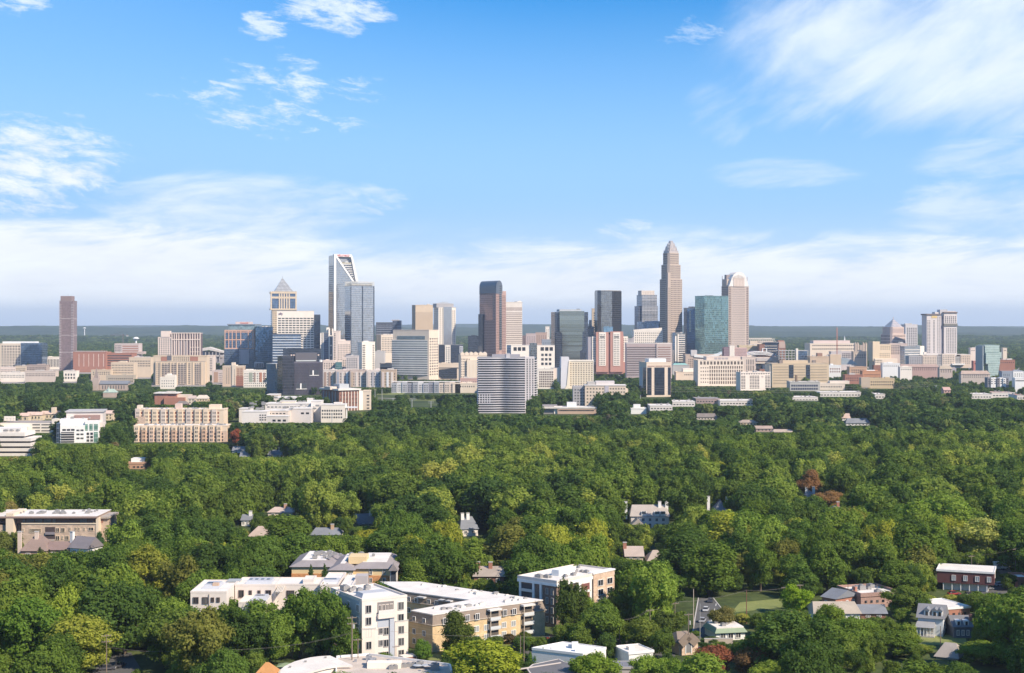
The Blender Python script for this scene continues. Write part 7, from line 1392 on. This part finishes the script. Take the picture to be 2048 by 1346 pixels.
# individual trees: those that show largest
pxs = 1024+F*near_pts[:,0]/near_pts[:,1]; size = near_pts[:,3]*near_pts[:,2]/near_pts[:,1]**2
vis_ = (pxs > -60) & (pxs < 2108) & (HY+(H-near_pts[:,2])*F/near_pts[:,1] < 1350)
order = np.argsort(-size*vis_); nind = 300-len(OBJ_TREES); ind = order[:nind]; rest = np.delete(near_pts, ind, 0)
COLS = [('dark green',(.034,.062,.022)),('deep green',(.045,.078,.024)),('mid green',(.058,.094,.026)),('light green',(.080,.120,.032)),('olive green',(.085,.095,.035)),('yellow green',(.135,.155,.035))]
PW = [.2,.26,.25,.14,.08,.07]; rr_ = np.random.RandomState(11)
LM = [('the long stone building',100,1060,120),('the brown roofed houses',100,1100,60),('the white condominium',480,1190,110),('the five storey end block',765,1255,45),('the tan and orange apartment house',690,1140,90),('the yellow brick building',960,1230,110),('the dark brick building',1130,1190,80),('the arched brick building',1374,1290,25),('the white pavilion',1460,1265,30),('the red brick house',1680,1200,40),('the brick commercial building',1760,1200,40),('the maroon building',1935,1160,60),('the light blue house',1865,1250,32),('the small dark grey house',1926,1260,20),('the white shop roofs',750,1330,130),('the white cube kiosk',1280,1315,30),('the low dark flat roof',1140,1300,60),('the street with parked vans',1420,1235,30),('the lawn right of the street',1520,1212,45),('the tan hipped roof house',517,1070,25),('the long grey slate roof',650,1066,35),('the white gambrel house',1300,1040,45),('the ornate gabled stone house',1270,1110,25),('the two brick chimneys roof',978,1150,32),('the pale flowering tree',1965,1060,50),('the wooden pole at lower left',213,1300,15),('the weathered roof at lower right',1890,1310,25),('the large yellow green bottom tree',975,1310,70)]
recs = []
for i in ind:
    x, y, ht, rad = near_pts[i]; c = rr_.choice(6, p=PW); kd = KINDS[rr_.randint(7)] if rr_.rand() > .04 else 'cone'
    px = 1024+F*x/y; py = HY+(H-ht*.6)*F/y; best = min(LM, key=lambda l: math.hypot(max(0, abs(px-l[1])-l[3]), (py-l[2])*1.3))
    rel = ('left of' if px < best[1] else 'right of') if abs(px-best[1]) > best[3] else ('below' if py > best[2] else 'above')
    sz = 'tall' if ht > 16.5 else ('low' if ht < 9 else 'middling')
    base = '%s %s %s %s %s' % (sz, COLS[c][0], 'conifer' if kd == 'cone' else 'tree', rel, best[0]); recs.append([x, y, ht, rad, kd, COLS[c][1], base, px])
ORD = ['first','second','third','fourth','fifth','sixth','seventh','eighth','ninth','tenth','eleventh','twelfth']
from collections import defaultdict
gr = defaultdict(list)
for r_i in recs: gr[r_i[6]].append(r_i)
for k, v in gr.items():
    v.sort(key=lambda q: q[7])
    if len(v) > 1:
        for j, q in enumerate(v): q[6] = k+(', leftmost' if j == 0 else ', rightmost' if j == len(v)-1 else ', %s from left' % ORD[min(j, 11)])
kidx = {'oak': [0,2,4], 'wide': [1], 'tall': [3,5,6]}
def plant(x, y, ht, rad, kd, colr, lb, k=0, group=None):
    r = empty('conifer' if kd == 'cone' else 'tree', (x, y, 0), (x*7.3+y) % 6.28); tag(r, lb, 'tree', group)
    me = CONE[k % 2] if kd == 'cone' else NEAR[kidx[kd][k % len(kidx[kd])]]
    R0 = 3.85 if kd == 'cone' else 7.
    s = (rad/R0, rad/R0, ht/18.); o = inst('crown', me, r, scale=s); o.color = (*colr, 1); inst('trunk', TR[k % 3], r, scale=(s[2], s[2], s[2]*.97)); return r
for k, t in enumerate(OBJ_TREES): plant(*t, k=k)
for k, r_i in enumerate(recs):
    jit = rr_.uniform(.85, 1.18); plant(r_i[0], r_i[1], r_i[2], r_i[3], r_i[4], tuple(c*jit for c in r_i[5]), r_i[6], k, 'leafy trees nearest the camera')
# dead tree keeps bare grey limbs
# ---- cypress row and shrubs
for k, (px, yt, yb, lb) in enumerate([(1060,1303,1322,'first'),(1072,1297,1322,'second'),(1086,1295,1322,'third'),(1102,1296,1322,'fourth'),(1124,1311,1324,'fifth'),(1133,1308,1324,'last')]):
    D = gdist(yb)-2; ht = H-(yt-HY)*D/F; r = empty('cypress', ((px-1024)*D/F, D, 0)); tag(r, '%s from the left of the small cypresses in front of the white wall' % lb, 'cypress', 'small cypresses in a row')
    o = inst('crown', CONE[k%2], r, scale=(.28, .28, ht/18.)); o.color = (.05, .10, .03, 1); inst('trunk', TR[0], r, scale=(.2, .2, .1))
def bush(px, py, w_, h_, colr, lb, D=None):
    D = D or gdist(py); r = empty('bush', ((px-1024)*D/F, D, 0)); tag(r, lb, 'bush'); o = inst('foliage', NEAR[1], r, (0,0,-h_*.35), scale=(w_/14, w_/20, h_/13)); o.color = (*colr, 1)
bush(1425,1289,7,2.4,(.035,.06,.025),'dark clipped hedge left of the white pavilion wall'); bush(1392,1272,4,1.6,(.06,.10,.03),'low green hedge by the street pole'); bush(1020,1288,6,3,(.05,.04,.03),'dark reddish bush in front of the yellow brick building balconies')
bush(1050,1283,5,3,(.05,.07,.03),'dark green bush at the right end of the yellow brick building'); bush(935,1292,6,3,(.05,.08,.03),'green bush at the foot of the yellow brick building'); bush(795,1308,3,4.5,(.07,.11,.03),'small leafy bush at the foot of the five storey end block'); bush(845,1322,5,2.5,(.06,.1,.03),'low bush on the lawn by the end block')
bush(1935,1153,5,3,(.10,.08,.04),'brown bush by the trailer'); bush(1955,1200,6,3,(.06,.1,.03),'round bush in front of the maroon building')
# ---- the rest of the woodland: one mass, geometry nodes
def woodland(name, pts, protos, label, hill=False, seed=1):
    r = np.random.RandomState(seed); n = len(pts); me = bpy.data.meshes.new(name); me.vertices.add(n)
    z = np.zeros(n)
    if hill: z = np.maximum(0, hills_h(pts[:,0][None], pts[:,1][None])[0])
    me.vertices.foreach_set('co', np.stack([pts[:,0], pts[:,1], z-.3], 1).ravel().astype(np.float32))
    sc = np.stack([pts[:,3]/6.9, pts[:,3]/6.9, pts[:,2]/18.], 1).astype(np.float32)
    a = me.attributes.new('tscale', 'FLOAT_VECTOR', 'POINT'); a.data.foreach_set('vector', sc.ravel())
    a = me.attributes.new('trot', 'FLOAT', 'POINT'); a.data.foreach_set('value', (r.rand(n)*6.28).astype(np.float32))
    a = me.attributes.new('tpick', 'INT', 'POINT'); a.data.foreach_set('value', r.randint(0, len(protos), n).astype(np.int32))
    o = bpy.data.objects.new(name, me); COL.objects.link(o); tag(o, label, kind='stuff')
    gn = bpy.data.node_groups.new(name, 'GeometryNodeTree'); gn.interface.new_socket('Geometry', in_out='INPUT', socket_type='NodeSocketGeometry'); gn.interface.new_socket('Geometry', in_out='OUTPUT', socket_type='NodeSocketGeometry')
    nn = gn.nodes; gi = nn.new('NodeGroupInput'); go = nn.new('NodeGroupOutput'); ip = nn.new('GeometryNodeInstanceOnPoints'); jn = nn.new('GeometryNodeJoinGeometry')
    for p in protos:
        po = bpy.data.objects.new(p.name, p); oi = nn.new('GeometryNodeObjectInfo'); oi.inputs['Object'].default_value = po; oi.inputs['As Instance'].default_value = True; gn.links.new(oi.outputs['Geometry'], jn.inputs[0])
    def attr(nm, t): q_ = nn.new('GeometryNodeInputNamedAttribute'); q_.data_type = t; q_.inputs[0].default_value = nm; return q_.outputs[0]
    gn.links.new(gi.outputs[0], ip.inputs['Points']); gn.links.new(jn.outputs[0], ip.inputs['Instance']); ip.inputs['Pick Instance'].default_value = True
    gn.links.new(attr('tpick', 'INT'), ip.inputs['Instance Index']); gn.links.new(attr('tscale', 'FLOAT_VECTOR'), ip.inputs['Scale'])
    cx_ = nn.new('ShaderNodeCombineXYZ'); gn.links.new(attr('trot', 'FLOAT'), cx_.inputs[2]); gn.links.new(cx_.outputs[0], ip.inputs['Rotation']); gn.links.new(ip.outputs[0], go.inputs[0])
    md = o.modifiers.new('trees', 'NODES'); md.node_group = gn; return o
mid = np.concatenate([rest, scatter(640, 1080, 14.0, 5, hmin=12, hmax=25), scatter(378, 1000, 8.5, 15, hmin=3.5, hmax=9, pad=1.5, prob=lambda X, Y: np.full(len(X), .75))])
mid = spfilter(mid)
woodland('woodland', mid, MIDP, 'dense leafy neighbourhood tree canopy behind the nearest trees')
def dens(X, Y):
    px = 1024+F*X/Y; p = np.where(Y < 1700, .98, np.where((px > 740) & (px < 955), .6, .95)); p = np.where(Y > 2400, np.where((px > 1600) | (px < 340), .9, .5), p); return np.where((px>955)&(px<1260)&(Y>2300), .3, p)
midfar = np.concatenate([scatter(1080, 1700, 13.5, 6, hmin=11, hmax=23), scatter(1700, 2700, 11.5, 7, prob=dens, hmin=7, hmax=16, pad=2)])
midfar = spfilter(midfar)
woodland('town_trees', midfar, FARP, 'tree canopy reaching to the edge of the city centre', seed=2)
far = np.concatenate([scatter(2700, 3600, 16, 8, prob=lambda X, Y: np.full(len(X), .35), hmin=7, hmax=14), scatter(3600, 5400, 19, 9, hmin=12, hmax=22), scatter(5400, 8400, 27, 10, hmin=15, hmax=26)])
far[:,3] *= np.where(far[:,1] > 5400, 1.7, np.where(far[:,1] > 3600, 1.25, 1))
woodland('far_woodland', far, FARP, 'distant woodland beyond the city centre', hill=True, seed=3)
# ================================================================== POLES, WIRES, CARS, SMALL THINGS
WPOLE = wall((.22,.17,.13), .2, 3.); SPOLE = plain((.50,.49,.47), .5, .3)
WN = {}
def pole(px, yt, D, lb, arms=1, mat=None, r0=.16, arm=1.3, name='utility_pole', base=None, group=None, tf=False):
    x = (px-1024)*D/F; z = H-(yt-HY)*D/F; o = empty(name, (x, D, 0), .35); tag(o, lb, 'utility pole' if name == 'utility_pole' else 'pylon', group); MB().cyl(0, 0, -.5, z, r0, 8, r0*.65).build('pole', mat or WPOLE, o)
    for i in range(arms):
        za = z-.5-1.6*i; MB().box(-arm, arm, -.07, .07, za-.08, za+.08).build('crossarm', mat or WPOLE, o)
        for q in (-arm*.9, -arm*.35, arm*.35, arm*.9): MB().cyl(q, 0, za+.08, za+.3, .07, 6).build('insulator', METAL, o)
    if tf: MB().cyl(.45, 0, z-3.4, z-2.3, .28, 10).build('transformer', SPOLE, o)
    return (x, D, z)
def wire(p, q, lb, sag=1.2, r=.018, n=10, offs=(0,), group='overhead wires'):
    for k, of in enumerate(offs):
        m = MB(); P = [(p[0]+(q[0]-p[0])*t/n+of, p[1]+(q[1]-p[1])*t/n, p[2]+(q[2]-p[2])*t/n-sag*4*(t/n)*(1-t/n)-abs(of)*.1) for t in range(n+1)]
        for a, c in zip(P, P[1:]): m.bar(a, c, r*1.4)
        o = m.build('overhead_wire', plain((.20,.18,.16), .6)); tag(o, lb[k] if isinstance(lb, tuple) else lb, 'wire', group)
A = pole(213, 1268, 404, 'tall wooden pole with two crossarms at lower left', 2); B = pole(421, 1298, 402, 'wooden pole with a crossarm left of the curved white roof', 2)
wire((A[0], A[1], A[2]-3.4), B, ('upper wire from the lower left pole to the next pole','lower wire from the lower left pole to the next pole'), 1.0, offs=(-.6, .6))
C_ = pole(704, 1232, 408, 'wooden pole with transformers left of the five storey end block', 2, tf=True, r0=.2); D_ = pole(716, 1276, 410, 'short wooden pole beside the transformer pole', 1)
wire(B, (C_[0], C_[1], C_[2]-4.5), ('higher wire crossing dark trees below the condominium','lower wire crossing dark trees below the condominium'), 1.5, offs=(-.5, .5))
wire((C_[0], C_[1], C_[2]-3), ((1105-1024)*415/F, 415, 9.0), ('upper wire passing in front of the yellow brick building','lower wire passing in front of the yellow brick building'), 1.0, offs=(-.5, .6))
pole(792, 1290, 414, 'thin small pole in front of the end block', 1, r0=.1, arm=1.0); pole(1041, 1271, 412, 'short thick wooden pole left of the cypresses', 0); pole(1048, 1260, 413, 'slim wooden pole beside the short thick one left of the cypresses', 0)
E_ = pole(1377, 1226, 436, 'wooden pole with a crossarm and transformer left of the street', 1, tf=True); G_ = pole(1387, 1178, 470, 'pale wooden pole at the top of the street', 0, mat=wall((.5,.42,.34))); H_ = pole(1400, 1207, 450, 'thin steel pole standing by the street', 0, mat=SPOLE, r0=.1)
I_ = pole(1493, 1180, 478, 'brown wooden pole on the lawn right of the street', 0, mat=wall((.22,.10,.07))); J_ = pole(1350, 1204, 462, 'wooden pole with crossarm in trees left of the street', 1); K_ = pole(1300, 1218, 452, 'short pole half hidden in trees right of the dark brick building', 1); L_ = pole(1600, 1168, 500, 'wooden pole with crossarm behind the vivid yellow green tree', 1); M_ = pole(1570, 1172, 495, 'small pole between lawn pole and vivid tree', 1)
M2 = pole(1240-1, 1240, 440, 'slim pole in trees left of the white cube kiosk', 0)
for a, c, lb in ((K_, J_, 'span of wires left of the street'), (J_, I_, 'long span of wires over the street'), (I_, L_, 'span of wires over the lawn'), (M2, K_, 'span of wires over the trees by the dark brick building')):
    wire(a, c, ('upper wire of the '+lb, 'lower wire of the '+lb), .8, offs=(-.3, .4))
N_ = pole(1943, 1110, 556, 'wooden pole behind the maroon building', 1); O_ = pole(2031, 1096, 562, 'tall pole at the right edge by the parking lot', 1); wire(N_, O_, 'wire between the poles behind the maroon building', .8); wire(((1870-1024)*560/F, 560, 9.5), N_, 'wire running left from the pole behind the maroon building', .6)
pole(1955, 1126, 552, 'short pole next to the maroon building roof', 0, r0=.1); pole(1881, 1252, 440, 'wooden pole in front of the light blue house porch', 0); pole(1696, 1170, 512, 'wooden pole behind the red brick house', 0); pole(1754, 1168, 514, 'dark pole behind the brick commercial building', 0)
pole(350, 1090, 590, 'pole standing by the street gap at left', 0, mat=SPOLE, r0=.12); pole(330, 1052, 660, 'pale pole in the canopy gap at left', 0, mat=SPOLE, r0=.1)
for px, yt, yb, ar, lb in [(750,778,806,0,'leftmost of the pale steel pylons on the park slope'),(764,778,808,0,'second pale steel pylon on the park slope'),(786,796,826,1,'pale steel pylon with an arm left of the park slope foot'),(772,812,838,1,'short steel pylon nearest the woodland edge'),(824,799,829,1,'steel pylon with crossarms in the middle of the park slope'),(862,802,830,2,'steel pylon with three crossarms at the foot of the park'),(1100,784,806,0,'steel pylon right of the white balconied tower'),(1281,790,815,0,'steel pylon right of the cream office block'),(1467,796,814,0,'steel pylon above the white flat warehouse'),(1872,770,790,1,'steel pylon in the canopy at right'),(1855,772,790,0,'thin steel pylon left of the one in the canopy at right'),(1732,774,790,0,'thin pylon behind the long white low roof'),(523,835,862,0,'pale pole in front of the white hospital complex'),(664,826,848,0,'slim pole at the right end of the white hospital complex')]:
    D = gdist(yb+4); pole(px, yt, D, lb, ar, SPOLE, .45, 3.2, 'pylon', group='steel pylons')
for k in range(3): wire(((1281-1024)*.55, 1650, 29-2.5*k), ((1860-1024)*.62, 1860, 25-2.5*k), ('upper','middle','lower')[k]+' transmission wire over the canopy on the right', 5, .10, 20)
def car(px, py, rz, colr, lb, D=None, L_=4.5, Wd=1.8, h=1.45, kind='parked_car', cat='car'):
    D = D or gdist(py); r = empty(kind, ((px-1024)*D/F, D, .1), rz); tag(r, lb, cat); bm_ = MB(); hb = h*.55
    prof = [(-L_/2, .28),(-L_/2, hb*.95),(-L_*.44, hb),(L_*.30, hb),(L_/2*.97, hb*.82),(L_/2, .3)]
    n = len(prof); bm_.add([(x, -Wd/2, z) for x, z in prof]+[(x, Wd/2, z) for x, z in prof], [tuple(range(n)), tuple(range(2*n-1, n-1, -1))]+[(i, n+i, n+(i+1)%n, (i+1)%n) for i in range(n)])
    bm_.build('body', plain(colr, .25, .1, .6), r); MB().frust(-L_*.40, L_*.24, -Wd*.46, Wd*.46, hb, -L_*.30, L_*.10, -Wd*.36, Wd*.36, h-.04).build('windows', WIN, r); MB().box(-L_*.30, L_*.10, -Wd*.37, Wd*.37, h-.04, h).build('roof', plain(colr, .25, .1, .6), r)
    wm = MB(); n = 14; wm.add([(.33*math.cos(6.283*i/n), -.1, .33*math.sin(6.283*i/n)) for i in range(n)]+[(.33*math.cos(6.283*i/n), .1, .33*math.sin(6.283*i/n)) for i in range(n)], [tuple(range(n)), tuple(range(2*n-1, n-1, -1))]+[(i, n+i, n+(i+1)%n, (i+1)%n) for i in range(n)])
    me = wm.mesh('wheel', DARKM)
    for sx in (-.31, .31):
        for sy in (-1, 1): inst('wheel', me, r, (L_*sx, sy*(Wd/2-.08), .33))
    for sy in (-.36, .36): MB().box(L_/2-.06, L_/2+.02, Wd*sy-.15, Wd*sy+.15, hb*.55, hb*.78).build('headlight', PAINTW, r)
    return r
car(1092, 1300, .1, (.06,.06,.07), 'black car parked on the lot left of the cypresses'); car(1068, 1296, .15, (.55,.55,.55), 'silver car parked left of the black car'); car(1405, 1244, 1.3, (.5,.5,.52), 'silver car waiting on the street'); car(1427, 1256, .3, (.75,.75,.75), 'white van left of the crape myrtle', h=2.1, L_=5.2, kind='parked_van', cat='van'); car(1440, 1256, .3, (.72,.73,.75), 'white station wagon right of the white van')
car(1402, 1300, .5, (.35,.02,.02), 'red car beside the arched brick building', D=436); car(1162, 1276, .2, (.7,.68,.66), 'white pickup truck by the foot of the dark brick building', h=2.0, L_=5.4, kind='parked_truck', cat='truck'); car(1125, 1275, .2, (.6,.6,.6), 'small pale car left of the white pickup truck'); car(240, 1334, 1.4, (.08,.08,.09), 'dark car on the street at lower left'); car(215, 1340, .2, (.1,.1,.12), 'dark car parked by the lower left pole')
car(2020, 1160, .4, (.7,.7,.7), 'white car on the lot at the right edge'); car(1975, 1180, .3, (.2,.22,.25), 'dark grey car behind the maroon building corner'); car(1330, 1300, .2, (.3,.3,.32), 'grey car in the tree shade right of the kiosk')
for k, (px, py, rz, cc_, lb) in enumerate([(1412,1222,1.35,(.72,.72,.72),'white car farther up the street'),(1421,1204,1.35,(.08,.09,.12),'dark blue car at the top of the street'),(1108,1280,.15,(.3,.05,.04),'maroon car left of the small pale car'),(1255,1286,.2,(.6,.6,.6),'light grey car right of the brick building trees'),(1290,1290,.2,(.75,.75,.73),'white car behind the kiosk'),(2000,1172,.3,(.65,.65,.66),'silver car left of the white car on the right lot'),(1908,1190,.2,(.35,.05,.05),'red car in front of the maroon building'),(1940,1192,.2,(.1,.1,.1),'black car in front of the maroon building'),(700,1322,.1,(.6,.6,.62),'silver car on the street below the end block'),(960,1322,.2,(.1,.12,.2),'dark blue car on the street near the bottom tree')]):
    car(px, py, rz, cc_, lb)
t = empty('trailer', ((1991-1024)*.194, 582, 0), .15); tag(t, 'white camper trailer parked at the edge of the right parking lot', 'trailer'); MB().box(0, 6.5, 0, 2.4, .6, 3.1).build('body', PAINTW, t); MB().box(1, 2.6, -.04, 0.1, 1.6, 2.4).box(4, 5.4, -.04, .1, 1.6, 2.4).build('window', WIN, t); [MB().cyl(0, 0, -.12, .12, .36, 12).build('wheel', DARKM, t, (q, 0, .36)).__setattr__('rotation_euler', (R(90), 0, 0)) for q in (2.6, 3.5)]
w_ = empty('garden_wall', ((1410-1024)*.148, 445, 0), .05); tag(w_, 'low tan wall right of the red car', 'wall'); MB().box(0, 8.5, 0, .5, -.3, 2.0).build('wall', wall((.42,.36,.30)), w_); MB().box(-.1, 8.6, -.05, .55, 2.0, 2.15).build('coping', CONC, w_)
for px, yt, D, rad, lb in [(272,674,5200,11,'white water tower standing above the far woods at left'),(169,655,9500,10,'small pale water tank on the far left horizon')]:
    x = (px-1024)*D/F; z = H-(yt-HY)*D/F; o = empty('water_tower', (x, D, 0)); tag(o, lb, 'water tower'); MB().cyl(0,0,-.5,z-rad*.8,rad*.28,12).build('stem', PAINTW, o); MB().cyl(0,0,z-rad*1.1,z-rad*.5,rad*.4,20,rad).cyl(0,0,z-rad*.5,z,rad,20,rad*.5).build('tank', PAINTW, o)
o = empty('church_spire', ((1690-1024)*1.6, 4800, 0)); tag(o, 'tiny white church steeple in the far woods at right', 'church'); MB().box(-6,6,0,20,-.5,40).build('wall', PAINTW, o); MB().frust(-3,3,2,8,40,-.2,.2,4.8,5.2,62).build('spire', PAINTW, o)
for px, yt, D, jl, lb in [(246,668,3420,32,'dark tower crane above the half finished building'),(1674,655,2900,20,'thin red lattice mast above the tan ribbed block')]:
    x = (px-1024)*D/F; z = H-(yt-HY)*D/F; o = empty('tower_crane' if jl > 25 else 'lattice_mast', (x, D, 0)); tag(o, lb, 'crane' if jl > 25 else 'mast'); c = plain((.15,.13,.13) if jl > 25 else (.45,.2,.15)); MB().box(-.8,.8,-.8,.8,-.5,z).build('mast', c, o)
    if jl > 25: MB().box(-jl*.9,12,-.6,.6,z-3,z-1.8).build('jib', c, o); MB().box(8,12,-1,1,z-5.5,z-3).build('counterweight', CONC, o); MB().bar((0,0,z+5),(-jl*.8,0,z-1.8),.4).build('stay', c, o)
# ================================================================== HAZE
hm = bpy.data.materials.new('haze'); hm.use_nodes = True; hm.node_tree.nodes.clear(); gg = G(hm.node_tree)
pv = gg.n('ShaderNodeVolumePrincipled'); pv.inputs['Color'].default_value = (.72, .85, 1.0, 1); pv.inputs['Density'].default_value = 4.7e-5; pv.inputs['Anisotropy'].default_value = .1
ho = gg.n('ShaderNodeOutputMaterial'); gg.nt.links.new(pv.outputs[0], ho.inputs['Volume'])
hz = MB().box(-19500, 19500, -19500, 19500, -5, 300).build('haze', hm); tag(hz, kind='stuff')
SC.cycles.volume_bounces = 0; SC.cycles.max_bounces = 6; SC.cycles.diffuse_bounces = 3
